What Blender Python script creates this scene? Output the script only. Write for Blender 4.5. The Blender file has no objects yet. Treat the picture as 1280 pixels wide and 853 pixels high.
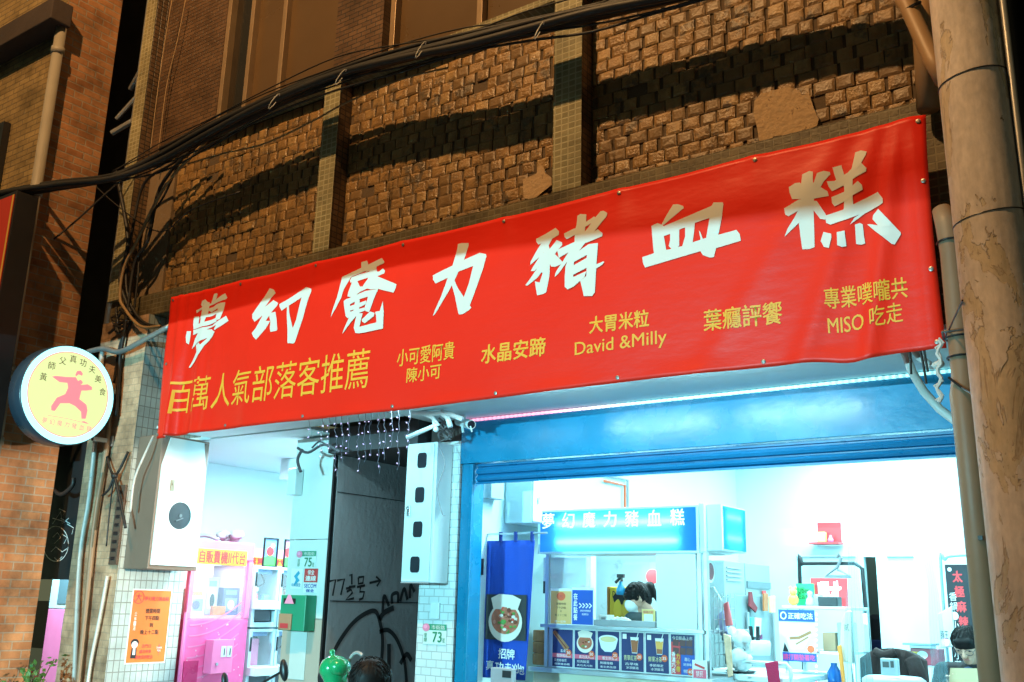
import bpy, bmesh, math, random
from mathutils import Vector, Matrix, noise
random.seed(7)
SC = bpy.context.scene
COL = SC.collection
# ------------------------------------------------------------------ camera
VX = Vector((0.8172, 0.1269, 0.5622)); VY = Vector((0.5758, -0.2215, -0.7870)); VZ = Vector((0.0247, 0.9669, -0.2541))
CAM = Vector((0, 0, 1.6)); FPX = 1237.0
cd = bpy.data.cameras.new('camera'); cam = bpy.data.objects.new('camera', cd); COL.objects.link(cam)
m3 = Matrix((VX, VY, VZ)).to_4x4(); m3.translation = CAM
cam.matrix_world = m3
cd.sensor_width = 36; cd.lens = FPX / 1280 * 36; cd.clip_end = 500; cd.clip_start = 0.05
SC.camera = cam
def px(x, y, X=None, Y=None, Z=None):
    """a point of the photograph on a known real plane, in metres"""
    c = Vector((x - 640, 426.5 - y, -FPX))
    r = Vector((VX.dot(c), VY.dot(c), VZ.dot(c)))
    t = (X - CAM.x) / r.x if X is not None else (Y - CAM.y) / r.y if Y is not None else (Z - CAM.z) / r.z
    return CAM + r * t
# ------------------------------------------------------------------ world: night sky
w = bpy.data.worlds.new('World'); SC.world = w; w.use_nodes = True
bg = w.node_tree.nodes['Background']
bg.inputs[0].default_value = (0.85, 0.90, 0.50, 1); bg.inputs[1].default_value = 0.13
# ------------------------------------------------------------------ lamps of the place, plus added fill lights
def lamp(name, kind, loc, power, col, rot=None, **k):
    d = bpy.data.lights.new(name, kind); d.energy = power; d.color = col
    for a, v in k.items(): setattr(d, a, v)
    o = bpy.data.objects.new(name, d); COL.objects.link(o); o.location = loc
    if rot: o.rotation_euler = rot
    return o
R = math.radians
SODIUM = (1.0, 0.56, 0.22); FLUO = (0.55, 0.95, 1.0)
lamp('sodium_street_lamp', 'POINT', (-5.2, -1.5, 12.6), 4700, SODIUM, shadow_soft_size=0.10)
lamp('opposite_arcade_tube', 'AREA', (-5.5, -7.0, 2.40), 1900, (0.34, 0.88, 1.0), (R(90), 0, 0), shape='RECTANGLE', size=0.5, size_y=0.014)
def ceiling_or_fill_light(loc, power, sx, sy, col=FLUO, rot=(0, 0, 0)):
    return lamp('ceiling_tube_or_fill', 'AREA', loc, power, col, rot, shape='RECTANGLE', size=sx, size_y=sy)
for (x, y) in ((-3.6, 7.2), (-2.0, 7.2), (-3.2, 9.6), (-1.8, 9.6), (-3.2, 11.2)):
    ceiling_or_fill_light((x, y, 3.52), 100, 1.2, 0.2)
for (x, y) in ((-7.5, 6.5), (-7.5, 7.6), (-7.5, 8.8)):
    ceiling_or_fill_light((x, y, 2.93), 70, 0.9, 0.2, (0.66, 0.93, 1.0))
for x in (-4.7, -3.55, -2.35): ceiling_or_fill_light((x, 5.60, 3.0), 7, 0.9, 0.05)
sd = lamp('added_fill_spot', 'SPOT', (-0.80, 4.90, 2.20), 2900, (1.0, 0.86, 0.66), shadow_soft_size=0.05, spot_size=R(19), spot_blend=0.35)  # added fill spot behind the pole, stands in for light spilling from the shop
sd.rotation_euler = (Vector((-9.0, 5.35, 1.72)) - Vector((-0.80, 4.90, 2.20))).to_track_quat('-Z', 'Y').to_euler()
ceiling_or_fill_light((-4.0, 7.6, 1.96), 9, 0.8, 0.1)  # added fill that brightens the stall interior
ceiling_or_fill_light((-3.6, 12.8, 2.9), 6, 0.5, 0.1)  # added fill that lifts the dark back room
ceiling_or_fill_light((-7.72, 5.8, 3.55), 26, 0.3, 0.5, FLUO, (0, R(-90), 0))  # added sideways fill behind the banner, brightens the upper pier
ceiling_or_fill_light((-8.55, 6.62, 1.91), 5, 0.3, 0.6, (1.0, .72, .90))
ceiling_or_fill_light((-5.85, 5.72, 2.99), 9, 0.7, 0.05)  # added fill behind the banner, lightens the passage wall
ceiling_or_fill_light((-12.0, 6.8, 2.85), 220, 0.9, 0.2)
SC.view_settings.view_transform = 'Standard'; SC.view_settings.look = 'None'
SC.view_settings.exposure = 0.0; SC.view_settings.gamma = 1.0; SC.view_settings.use_curve_mapping = False
SC.render.engine = 'CYCLES'
SC.cycles.use_denoising = True
try: SC.cycles.denoiser = 'OPENIMAGEDENOISE'
except Exception: pass
SC.cycles.max_bounces = 8; SC.cycles.diffuse_bounces = 4; SC.cycles.transparent_max_bounces = 16
SC.cycles.sample_clamp_indirect = 6.0; SC.cycles.caustics_reflective = False; SC.cycles.caustics_refractive = False

# ------------------------------------------------------------------ materials
def newmat(name):
    m = bpy.data.materials.new(name); m.use_nodes = True
    nt = m.node_tree; return m, nt, nt.nodes['Principled BSDF']
def mat(name, col, rough=0.5, var=0.10, scale=5.0, bump=0.0, bscale=60.0, metal=0.0, spec=0.5, rvar=0.12, stain=None, stain_at=0.62, stain_scale=2.5, coat=0.0, streak=None, streak_at=.55):
    m, nt, p = newmat(name); N = nt.nodes; L = nt.links
    tc = N.new('ShaderNodeTexCoord')
    nz = N.new('ShaderNodeTexNoise'); nz.inputs['Scale'].default_value = scale; nz.inputs['Detail'].default_value = 6
    L.new(tc.outputs['Object'], nz.inputs['Vector'])
    mx = N.new('ShaderNodeMix'); mx.data_type = 'RGBA'
    d = [max(0, c * (1 - var)) for c in col]; u = [min(1, c * (1 + var)) for c in col]
    mx.inputs[6].default_value = (*d, 1); mx.inputs[7].default_value = (*u, 1)
    L.new(nz.outputs['Fac'], mx.inputs[0])
    out = mx.outputs[2]
    if stain:
        n2 = N.new('ShaderNodeTexNoise'); n2.inputs['Scale'].default_value = stain_scale; n2.inputs['Detail'].default_value = 9; n2.inputs['Roughness'].default_value = 0.7
        L.new(tc.outputs['Object'], n2.inputs['Vector'])
        rp = N.new('ShaderNodeValToRGB'); rp.color_ramp.elements[0].position = stain_at; rp.color_ramp.elements[1].position = stain_at + 0.06
        L.new(n2.outputs['Fac'], rp.inputs[0])
        m2 = N.new('ShaderNodeMix'); m2.data_type = 'RGBA'; m2.inputs[7].default_value = (*stain, 1)
        L.new(rp.outputs[0], m2.inputs[0]); L.new(out, m2.inputs[6]); out = m2.outputs[2]
    if streak:                                         # rain streaks and soot running down
        ge = N.new('ShaderNodeNewGeometry'); mp = N.new('ShaderNodeMapping'); mp.inputs['Scale'].default_value = (5, 5, .55); L.new(ge.outputs['Position'], mp.inputs[0])
        n3 = N.new('ShaderNodeTexNoise'); n3.inputs['Scale'].default_value = 1.3; n3.inputs['Detail'].default_value = 8; n3.inputs['Roughness'].default_value = .65; L.new(mp.outputs[0], n3.inputs['Vector'])
        r3 = N.new('ShaderNodeMapRange'); r3.inputs[1].default_value = streak_at; r3.inputs[2].default_value = streak_at + .22; r3.inputs[4].default_value = .8; L.new(n3.outputs['Fac'], r3.inputs[0])
        m3_ = N.new('ShaderNodeMix'); m3_.data_type = 'RGBA'; m3_.inputs[7].default_value = (*streak, 1); L.new(r3.outputs[0], m3_.inputs[0]); L.new(out, m3_.inputs[6]); out = m3_.outputs[2]
    L.new(out, p.inputs['Base Color'])
    p.inputs['Metallic'].default_value = metal; p.inputs['Specular IOR Level'].default_value = spec
    mr = N.new('ShaderNodeMapRange'); mr.inputs[3].default_value = max(0.03, rough - rvar); mr.inputs[4].default_value = min(1, rough + rvar)
    L.new(nz.outputs['Fac'], mr.inputs[0]); L.new(mr.outputs[0], p.inputs['Roughness'])
    p.inputs['Coat Weight'].default_value = coat
    if bump:
        nb = N.new('ShaderNodeTexNoise'); nb.inputs['Scale'].default_value = bscale; nb.inputs['Detail'].default_value = 5
        L.new(tc.outputs['Object'], nb.inputs['Vector'])
        b = N.new('ShaderNodeBump'); b.inputs['Strength'].default_value = bump; b.inputs['Distance'].default_value = 0.01
        L.new(nb.outputs['Fac'], b.inputs['Height']); L.new(b.outputs[0], p.inputs['Normal'])
    return m
def brickmat(name, c1, c2, mortar, bw, bh, axis, msize=0.006, rough=0.6, bump=0.5, offset=0.5, dirt=0.35, spec=0.4):
    """bricks or tiles laid on a wall facing -Y (axis 'x') or +X (axis 'y'), metres"""
    m, nt, p = newmat(name); N = nt.nodes; L = nt.links
    g = N.new('ShaderNodeNewGeometry'); sp = N.new('ShaderNodeSeparateXYZ'); L.new(g.outputs['Position'], sp.inputs[0])
    cb = N.new('ShaderNodeCombineXYZ'); L.new(sp.outputs['X' if axis == 'x' else 'Y'], cb.inputs[0]); L.new(sp.outputs['Z'], cb.inputs[1])
    b = N.new('ShaderNodeTexBrick'); L.new(cb.outputs[0], b.inputs['Vector'])
    b.offset = offset; b.inputs['Scale'].default_value = 1; b.inputs['Brick Width'].default_value = bw; b.inputs['Row Height'].default_value = bh
    b.inputs['Mortar Size'].default_value = msize; b.inputs['Mortar Smooth'].default_value = 0.3; b.inputs['Bias'].default_value = 0.0
    b.inputs['Color1'].default_value = (*c1, 1); b.inputs['Color2'].default_value = (*c2, 1); b.inputs['Mortar'].default_value = (*mortar, 1)
    nz = N.new('ShaderNodeTexNoise'); nz.inputs['Scale'].default_value = 3.0; nz.inputs['Detail'].default_value = 8; nz.inputs['Roughness'].default_value = 0.65
    L.new(g.outputs['Position'], nz.inputs['Vector'])
    mr = N.new('ShaderNodeMapRange'); mr.inputs[1].default_value = 0.3; mr.inputs[2].default_value = 0.7; mr.inputs[3].default_value = 1 - dirt; mr.inputs[4].default_value = 1.0 + dirt * 0.3
    L.new(nz.outputs['Fac'], mr.inputs[0])
    mm = N.new('ShaderNodeVectorMath'); mm.operation = 'SCALE'; L.new(b.outputs['Color'], mm.inputs[0]); L.new(mr.outputs[0], mm.inputs['Scale'])
    L.new(mm.outputs[0], p.inputs['Base Color']); p.inputs['Roughness'].default_value = rough; p.inputs['Specular IOR Level'].default_value = spec
    n3 = N.new('ShaderNodeTexNoise'); n3.inputs['Scale'].default_value = 45; L.new(g.outputs['Position'], n3.inputs['Vector'])
    ad = N.new('ShaderNodeMath'); ad.operation = 'MULTIPLY_ADD'; ad.inputs[1].default_value = -1.0; L.new(b.outputs['Fac'], ad.inputs[0])
    sc = N.new('ShaderNodeMath'); sc.operation = 'MULTIPLY'; sc.inputs[1].default_value = 0.35; L.new(n3.outputs['Fac'], sc.inputs[0]); L.new(sc.outputs[0], ad.inputs[2])
    bp = N.new('ShaderNodeBump'); bp.inputs['Strength'].default_value = bump; bp.inputs['Distance'].default_value = 0.008
    L.new(ad.outputs[0], bp.inputs['Height']); L.new(bp.outputs[0], p.inputs['Normal'])
    return m
def emis(name, col, strength):
    m, nt, p = newmat(name)
    p.inputs['Base Color'].default_value = (*[c * .5 for c in col], 1); p.inputs['Emission Color'].default_value = (*col, 1); p.inputs['Emission Strength'].default_value = strength
    p.inputs['Roughness'].default_value = 0.4
    return m
def translucent(name, col, fac=0.85):
    m = bpy.data.materials.new(name); m.use_nodes = True; nt = m.node_tree; N = nt.nodes; L = nt.links
    N.remove(N['Principled BSDF'])
    t = N.new('ShaderNodeBsdfTranslucent'); t.inputs[0].default_value = (*col, 1)
    d = N.new('ShaderNodeBsdfPrincipled'); d.inputs['Base Color'].default_value = (*[c * .6 for c in col], 1); d.inputs['Roughness'].default_value = 0.25
    mx = N.new('ShaderNodeMixShader'); mx.inputs[0].default_value = 1 - fac; L.new(t.outputs[0], mx.inputs[1]); L.new(d.outputs[0], mx.inputs[2])
    L.new(mx.outputs[0], N['Material Output'].inputs[0]); return m
def clearish(name, col, alpha=0.3, rough=0.15):
    m = bpy.data.materials.new(name); m.use_nodes = True; nt = m.node_tree; N = nt.nodes; L = nt.links
    p = N['Principled BSDF']; p.inputs['Base Color'].default_value = (*col, 1); p.inputs['Roughness'].default_value = rough
    t = N.new('ShaderNodeBsdfTransparent'); mx = N.new('ShaderNodeMixShader'); mx.inputs[0].default_value = alpha
    L.new(t.outputs[0], mx.inputs[1]); L.new(p.outputs[0], mx.inputs[2]); L.new(mx.outputs[0], N['Material Output'].inputs[0]); return m

# ------------------------------------------------------------------ mesh building
WP = {}                                               # world position of every origin
def tag(o, label=None, cat=None, group=None, kind=None):
    if label: o['label'] = label
    if cat: o['category'] = cat
    if group: o['group'] = group
    if kind: o['kind'] = kind
    return o
def empty(name, loc, label=None, cat=None, group=None, kind=None):
    o = bpy.data.objects.new(name, None); COL.objects.link(o); o.location = loc; o.empty_display_size = 0.1
    WP[o] = Vector(loc); return tag(o, label, cat, group, kind)
class FY:                                             # a wall facing -Y : u = X, v = Z
    def __init__(s, Y): s.Y = Y
    def __call__(s, u, v, off=0.0): return Vector((u, s.Y - off, v))
    def px(s, x, y): p = px(x, y, Y=s.Y); return (p.x, p.z)
class FX:                                             # a wall facing +X : u = Y, v = Z
    def __init__(s, X): s.X = X
    def __call__(s, u, v, off=0.0): return Vector((s.X + off, u, v))
    def px(s, x, y): p = px(x, y, X=s.X); return (p.y, p.z)
class MB:
    def __init__(s): s.v = []; s.f = []; s.mi = []
    def add(s, vs, fs, mi=0):
        b = len(s.v); s.v += [Vector(q) for q in vs]
        for f in fs: s.f.append([b + i for i in f]); s.mi.append(mi)
        return s
    def box(s, x0, x1, y0, y1, z0, z1, mi=0):
        x0, x1 = sorted((x0, x1)); y0, y1 = sorted((y0, y1)); z0, z1 = sorted((z0, z1))
        return s.add([(x0,y0,z0),(x1,y0,z0),(x1,y1,z0),(x0,y1,z0),(x0,y0,z1),(x1,y0,z1),(x1,y1,z1),(x0,y1,z1)],
                     [(3,2,1,0),(4,5,6,7),(0,1,5,4),(1,2,6,5),(2,3,7,6),(3,0,4,7)], mi)
    def tube(s, pts, r, n=8, mi=0, cap=True):
        pts = [Vector(p) for p in pts]; k = len(pts); rs = r if isinstance(r, (list, tuple)) else [r] * k
        ring0 = len(s.v); up = None
        for i, p in enumerate(pts):
            t = (pts[min(i+1, k-1)] - pts[max(i-1, 0)]).normalized()
            if up is None: up = t.orthogonal().normalized()
            up = (up - t * up.dot(t)); up = up.normalized() if up.length > 1e-6 else t.orthogonal().normalized()
            q = t.cross(up)
            for j in range(n):
                a = 2 * math.pi * j / n; s.v.append(p + (up * math.cos(a) + q * math.sin(a)) * rs[i])
        for i in range(k - 1):
            for j in range(n):
                a = ring0 + i*n + j; b = ring0 + i*n + (j+1) % n
                s.f.append([a, b, b + n, a + n]); s.mi.append(mi)
        if cap:
            s.f.append([ring0 + j for j in range(n)][::-1]); s.mi.append(mi)
            s.f.append([ring0 + (k-1)*n + j for j in range(n)]); s.mi.append(mi)
        return s
    def lathe(s, c, prof, n=24, mi=0, axis='z', sx=1.0, sy=1.0):
        c = Vector(c); b = len(s.v)
        for (r, h) in prof:
            for j in range(n):
                a = 2*math.pi*j/n; u, v = r*math.cos(a)*sx, r*math.sin(a)*sy
                s.v.append(c + Vector((u, v, h) if axis == 'z' else (h, u, v) if axis == 'x' else (u, h, v)))
        for i in range(len(prof) - 1):
            for j in range(n):
                a = b + i*n + j; d = b + i*n + (j+1) % n; s.f.append([a, d, d+n, a+n]); s.mi.append(mi)
        if prof[0][0] > 1e-5: s.f.append([b + j for j in range(n)][::-1]); s.mi.append(mi)
        if prof[-1][0] > 1e-5: s.f.append([b + (len(prof)-1)*n + j for j in range(n)]); s.mi.append(mi)
        return s
    def ell(s, c, rx, ry, rz, n=16, mi=0, jit=0.0):
        pr = [(max(1e-4, math.sin(math.pi*i/10)), -math.cos(math.pi*i/10)) for i in range(11)]
        b = len(s.v); c = Vector(c)
        for (r, h) in pr:
            for j in range(n):
                a = 2*math.pi*j/n; q = 1 + random.uniform(-jit, jit)
                s.v.append(c + Vector((r*math.cos(a)*rx*q, r*math.sin(a)*ry*q, h*rz*q)))
        for i in range(10):
            for j in range(n):
                a = b + i*n + j; d = b + i*n + (j+1) % n; s.f.append([a, d, d+n, a+n]); s.mi.append(mi)
        return s
    def poly(s, F, pts, off=0.002, thick=0.0, mi=0):
        """flat outline on a wall frame, optionally with thickness towards the viewer"""
        n = len(pts); A = [F(u, v, off + thick) for u, v in pts]
        if thick <= 0: return s.add(A, [list(range(n))], mi)
        B = [F(u, v, off) for u, v in pts]
        return s.add(A + B, [list(range(n)), list(range(2*n-1, n-1, -1))] + [[i, n+i, n+(i+1) % n, (i+1) % n] for i in range(n)], mi)
    def rect(s, F, u0, v0, u1, v1, off=0.002, thick=0.0, mi=0):
        return s.poly(F, [(u0,v0),(u1,v0),(u1,v1),(u0,v1)], off, thick, mi)
    def disc(s, F, u, v, ru, rv=None, off=0.002, thick=0.0, mi=0, n=28):
        rv = rv or ru
        return s.poly(F, [(u + ru*math.cos(2*math.pi*i/n), v + rv*math.sin(2*math.pi*i/n)) for i in range(n)], off, thick, mi)
    def ribbon(s, F, pts, w, off=0.002, mi=0, step=0.0):
        """a brush or spray line"""
        n = len(pts); ws = w if isinstance(w, (list, tuple)) else [w]*n; a = []; b = []
        for i, (u, v) in enumerate(pts):
            p0 = pts[max(0, i-1)]; p1 = pts[min(n-1, i+1)]; du, dv = p1[0]-p0[0], p1[1]-p0[1]; l = math.hypot(du, dv) or 1
            a.append(F(u - dv/l*ws[i]/2, v + du/l*ws[i]/2, off)); b.append(F(u + dv/l*ws[i]/2, v - du/l*ws[i]/2, off))
        return s.add(a + b, [[i, n+i, n+i+1, i+1] for i in range(n-1)], mi)
    def capsule(s, p0, r0, p1, r1, n=12):
        p0 = Vector(p0); p1 = Vector(p1); d = (p1-p0); t = d.normalized() if d.length > 1e-6 else Vector((0,0,1)); P = []; Rr = []
        for i in range(5):
            a = math.pi/2*i/4; P.append(p0 - t*r0*math.cos(a)); Rr.append(max(1e-3, r0*math.sin(a)))
        for i in range(5):
            a = math.pi/2*i/4; P.append(p1 + t*r1*math.sin(a)); Rr.append(max(1e-3, r1*math.cos(a)))
        return s.tube(P, Rr, n)
    def text(s, F, body, u0, v0, u1, v1, off=0.003, mi=0, bold=0.0, keep=False, slant=0.0, vertical=False):
        """lettering fitted to a rectangle of the wall frame"""
        if vertical:
            n = len(body); h = (v1 - v0) / n
            for i, ch in enumerate(body):
                if ch != ' ': s.text(F, ch, u0, v1 - (i+0.94)*h, u1, v1 - (i+0.06)*h, off, mi, bold)
            return s
        vs, fs = glyphs(body)
        if not vs: return s
        if bold and not keep:                          # heavier strokes: struck again a hair aside
            e = 0.035*(u1-u0)/max(1, len(body)) * (bold/.015)
            for k, (a, b) in enumerate(((-.5, 0), (.5, .35), (0, -.4))): s.text(F, body, u0+e/2+a*e, v0+b*e, u1-e/2+a*e, v1+b*e, off+.0002*(k+1), mi, 0.0, False, slant)
        W = max(v[0] for v in vs); H = max(v[1] for v in vs)
        ku = (u1-u0)/W; kv = (v1-v0)/H
        if keep:
            k = min(ku, kv); u0 += (u1-u0-W*k)/2; v0 += (v1-v0-H*k)/2; ku = kv = k
        if isinstance(slant, tuple): sl, sr = slant
        else: sl, sr = 0.0, slant
        return s.add([F(u0 + x*ku, v0 + y*kv + sl + (sr-sl)*x/W, off) for x, y in vs], fs, mi)
    def build(s, name, mats, parent=None, smooth=False, bevel=0.0, seg=2, label=None, cat=None, group=None, kind=None, base=None):
        vs = s.v; lo = Vector((min(v.x for v in vs), min(v.y for v in vs), min(v.z for v in vs))); hi = Vector((max(v.x for v in vs), max(v.y for v in vs), max(v.z for v in vs)))
        c = Vector(base) if base else Vector(((lo.x+hi.x)/2, (lo.y+hi.y)/2, lo.z))
        me = bpy.data.meshes.new(name); me.from_pydata([v - c for v in vs], [], s.f)
        for m in (mats if isinstance(mats, (list, tuple)) else [mats]): me.materials.append(m)
        me.polygons.foreach_set('material_index', s.mi)
        if smooth: me.polygons.foreach_set('use_smooth', [True]*len(me.polygons))
        me.update()
        o = bpy.data.objects.new(name, me); COL.objects.link(o)
        if parent: o.parent = parent; o.location = c - WP[parent]
        else: o.location = c
        WP[o] = c
        if bevel:
            b = o.modifiers.new('bevel', 'BEVEL'); b.width = bevel; b.segments = seg; b.limit_method = 'ANGLE'; b.angle_limit = R(40)
        return tag(o, label, cat, group, kind)
def copy_tree(o, parent=None, loc=None):
    c = o.copy(); COL.objects.link(c)
    if parent: c.parent = parent
    if loc is not None: c.location = loc
    WP[c] = (WP[parent] + c.location) if parent else Vector(c.location)
    for ch in list(o.children): copy_tree(ch, c)
    return c
GC = {}
def glyphs(body, bold=0.0):
    """vertices and faces of a line of lettering, lower left corner at zero"""
    if (body, bold) in GC: return GC[(body, bold)]
    cu = bpy.data.curves.new('t', 'FONT'); cu.body = body; cu.size = 1.0; cu.resolution_u = 3; cu.offset = bold; cu.fill_mode = 'FRONT'
    ob = bpy.data.objects.new('t', cu); COL.objects.link(ob)
    dg = bpy.context.evaluated_depsgraph_get(); me = bpy.data.meshes.new_from_object(ob.evaluated_get(dg))
    vs = [(v.co.x, v.co.y) for v in me.vertices]; fs = [list(p.vertices) for p in me.polygons]
    bpy.data.objects.remove(ob); bpy.data.curves.remove(cu); bpy.data.meshes.remove(me)
    if vs:
        x0 = min(v[0] for v in vs); y0 = min(v[1] for v in vs); vs = [(x-x0, y-y0) for x, y in vs]
    GC[(body, bold)] = (vs, fs); return vs, fs
# ------------------------------------------------------------------ palette
WALLW = mat('white wall paint', (0.62, 0.82, 0.85), 0.6, 0.04, 3)
WHITE = mat('white enamel', (0.66, 0.82, 0.85), 0.4, 0.04, 4)
CEIL = mat('white ceiling board', (0.62, 0.80, 0.84), 0.6, 0.05, 2)
BLUE = mat('blue painted steel', (0.003, 0.20, 0.39), 0.27, 0.14, 5, 0.14, 16, rvar=.10, stain=(0.004, 0.22, 0.40), stain_at=0.66, spec=0.5)
BLUED = mat('dark blue shutter paint', (0.003, 0.15, 0.34), 0.30, 0.15, 4, 0.05, 20)
STEEL = mat('brushed steel', (0.55, 0.60, 0.62), 0.32, 0.06, 8, metal=0.85)
GALV = mat('galvanised pipe', (0.30, 0.31, 0.31), 0.45, 0.15, 14, metal=0.5)
BLACK = mat('black plastic', (0.015, 0.015, 0.017), 0.4, 0.2, 8)
CABLE = mat('black cable jacket', (0.012, 0.011, 0.011), 0.55, 0.3, 10)
TANCABLE = mat('tan cable', (0.30, 0.19, 0.09), 0.6, 0.2, 10)
PVC = mat('grey white pvc', (0.55, 0.56, 0.54), 0.45, 0.10, 9, stain=(0.25, 0.22, 0.18), stain_at=0.6, stain_scale=6)
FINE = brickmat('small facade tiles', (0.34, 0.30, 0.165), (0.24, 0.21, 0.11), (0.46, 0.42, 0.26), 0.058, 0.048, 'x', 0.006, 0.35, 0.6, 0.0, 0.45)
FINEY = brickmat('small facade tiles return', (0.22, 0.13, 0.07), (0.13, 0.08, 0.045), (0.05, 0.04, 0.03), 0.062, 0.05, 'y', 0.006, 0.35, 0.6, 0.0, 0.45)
STRIP = brickmat('narrow brown tiles', (0.17, 0.095, 0.05), (0.12, 0.065, 0.035), (0.05, 0.035, 0.025), 0.11, 0.045, 'x', 0.005, 0.4, 0.5, 0.5, 0.5)
PIERX = brickmat('pier tiles front', (0.64, 0.42, 0.27), (0.54, 0.34, 0.21), (0.44, 0.30, 0.20), 0.10, 0.065, 'x', 0.004, 0.5, 0.4, 0.5, 0.75)
PIERY = brickmat('white pier tiles', (0.50, 0.59, 0.58), (0.43, 0.52, 0.52), (0.26, 0.28, 0.26), 0.06, 0.10, 'y', 0.005, 0.4, 0.5, 0.0, 0.35)
BRKY = brickmat('orange side bricks', (0.52, 0.25, 0.11), (0.38, 0.16, 0.065), (0.40, 0.30, 0.21), 0.20, 0.080, 'y', 0.008, 0.75, 0.7, 0.5, 0.62)
BRKX = brickmat('yellow front bricks', (0.36, 0.25, 0.105), (0.28, 0.19, 0.08), (0.16, 0.12, 0.07), 0.20, 0.065, 'x', 0.006, 0.75, 0.6, 0.5, 0.60)
DARKW = mat('sooty render', (0.05, 0.035, 0.03), 0.85, 0.4, 3, 0.4, 20)
PANE = mat('brown frosted pane', (0.12, 0.07, 0.03), 0.30, 0.30, 1.2)
PANED = mat('dark pane', (0.022, 0.016, 0.010), 0.2, 0.3, 2)
ALU = mat('old window aluminium', (0.32, 0.22, 0.13), 0.4, 0.2, 8, metal=0.3)
CONC = mat('grey concrete', (0.27, 0.28, 0.29), 0.8, 0.25, 2.2, 0.35, 25, stain=(0.05, 0.05, 0.055), stain_at=0.66, stain_scale=5)
ASPH = mat('asphalt', (0.05, 0.05, 0.05), 0.85, 0.25, 30, 0.5, 120)
PAVE = brickmat('pavement tiles', (0.24, 0.22, 0.20), (0.19, 0.18, 0.165), (0.10, 0.10, 0.09), 0.3, 0.3, 'x', 0.006, 0.7, 0.3, 0.0)
FLOORT = mat('shop floor tile', (0.42, 0.45, 0.46), 0.35, 0.1, 4)
INK = mat('black lettering ink', (0.012, 0.012, 0.015), 0.6, 0.1)
INKW = mat('white lettering', (0.82, 0.84, 0.82), 0.5, 0.04)
INKR = mat('red lettering', (0.62, 0.05, 0.05), 0.5, 0.06)
INKG = mat('green lettering', (0.01, 0.22, 0.10), 0.5, 0.06)
GREENP = mat('green plate enamel', (0.02, 0.30, 0.17), 0.4, 0.08)
NAVY = mat('navy print', (0.012, 0.022, 0.12), 0.4, 0.12)
ROYAL = mat('royal blue print', (0.005, 0.075, 0.42), 0.45, 0.08)
ORANGE = mat('orange poster paper', (0.70, 0.17, 0.025), 0.5, 0.06, 5)
PAPER = mat('white paper', (0.74, 0.80, 0.80), 0.6, 0.03)
YELLOW = mat('yellow print', (0.75, 0.50, 0.03), 0.5, 0.06)
RED = mat('red card', (0.62, 0.05, 0.06), 0.5, 0.08)
PINK = mat('pink machine print', (0.95, 0.20, 0.42), 0.35, 0.15, 6)
HOTP = mat('hot pink print', (0.95, 0.13, 0.36), 0.35, 0.2, 9)
LPINK = mat('pale pink enamel', (0.95, 0.36, 0.57), 0.35, 0.08, 5)
GREY = mat('grey plastic', (0.30, 0.33, 0.36), 0.45, 0.08, 8)
# ------------------------------------------------------------------ ground
MB().box(-150, 150, -150, 150, -0.20, -0.15).build('ground', ASPH, kind='structure')
MB().box(-30, 12, 2.3, 4.6, -0.149, -0.146).build('gutter_strip', CONC, kind='structure')
MB().box(-30, 12, 4.6, 6.28, -0.149, 0.0).build('pavement', PAVE, bevel=0.01, kind='structure')
MB().box(-30, 12, 6.3, 16, -0.149, 0.004).build('shop_floor', FLOORT, kind='structure')
# ------------------------------------------------------------------ the arcade shop building
B = empty('shophouse', (-4.5, 5.5, 0), 'tiled old shophouse with brown windows above the red banner', 'building')
def rough_panel(x0, x1, z0, z1, hole=None):
    """hand cut square tiles that stand out unevenly"""
    m = MB(); m.box(x0, x1, 5.66, 5.90, z0, z1, 1)
    z = z0 + 0.005; r = 0
    while z < z1 - 0.03:
        h = 0.092; x = x0 - (0.075 if r % 2 else 0) - random.uniform(0, .02)
        while x < x1:
            wd = random.uniform(0.115, 0.145); a = max(x + 0.004, x0 + .003); b = min(x + wd - random.choice((0.004, 0.008, 0.020, 0.024)), x1 - .003); x += wd
            if b - a < 0.03: continue
            zz = min(z + h - random.uniform(0.001, 0.005), z1)
            cx, cz = (a+b)/2, (z+zz)/2
            if hole and any(((cx-hx)/hr)**2 + ((cz-hz)/hv)**2 < 1 + 0.25*noise.noise((cx*9, cz*9, 0)) for hx, hz, hr, hv in hole): continue
            if random.random() < 0.012: continue
            d = 0.010 + random.random()*0.008; t1, t2, t3, t4 = [random.uniform(-.004, .004) for _ in range(4)]
            i = 0.018
            y = 5.66 - d
            P = [(a, 5.665, z), (b, 5.665, z), (b, 5.665, zz), (a, 5.665, zz), (a, y+.006+t1, z), (b, y+.006+t2, z), (b, y+.006+t3, zz), (a, y+.006+t4, zz),
                 (a+i, y+t1, z+i), (b-i, y+t2, z+i), (b-i, y+t3, zz-i), (a+i, y+t4, zz-i)]
            m.add(P, [(0,1,5,4),(1,2,6,5),(2,3,7,6),(3,0,4,7),(4,5,9,8),(5,6,10,9),(6,7,11,10),(7,4,8,11),(8,9,10,11)], random.choice((0, 0, 0, 2, 3)))
        z += h; r += 1
    return m
BANDT = brickmat('sooty ledge tiles', (0.17, 0.135, 0.07), (0.11, 0.085, 0.045), (0.20, 0.165, 0.095), 0.058, 0.048, 'x', 0.006, 0.4, 0.6, 0.0, 0.6)
T1 = mat('rough brown tile', (0.28, 0.158, 0.056), 0.34, 0.55, 14, 0.8, 60, streak=(0.07, 0.045, 0.022), streak_at=.50, stain=(0.11, 0.075, 0.04), stain_at=0.55, stain_scale=5)
T2 = mat('rough ochre tile', (0.34, 0.205, 0.078), 0.34, 0.5, 14, 0.8, 60, streak=(0.08, 0.05, 0.025), streak_at=.50, stain=(0.14, 0.09, 0.05), stain_at=0.55, stain_scale=5)
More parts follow.
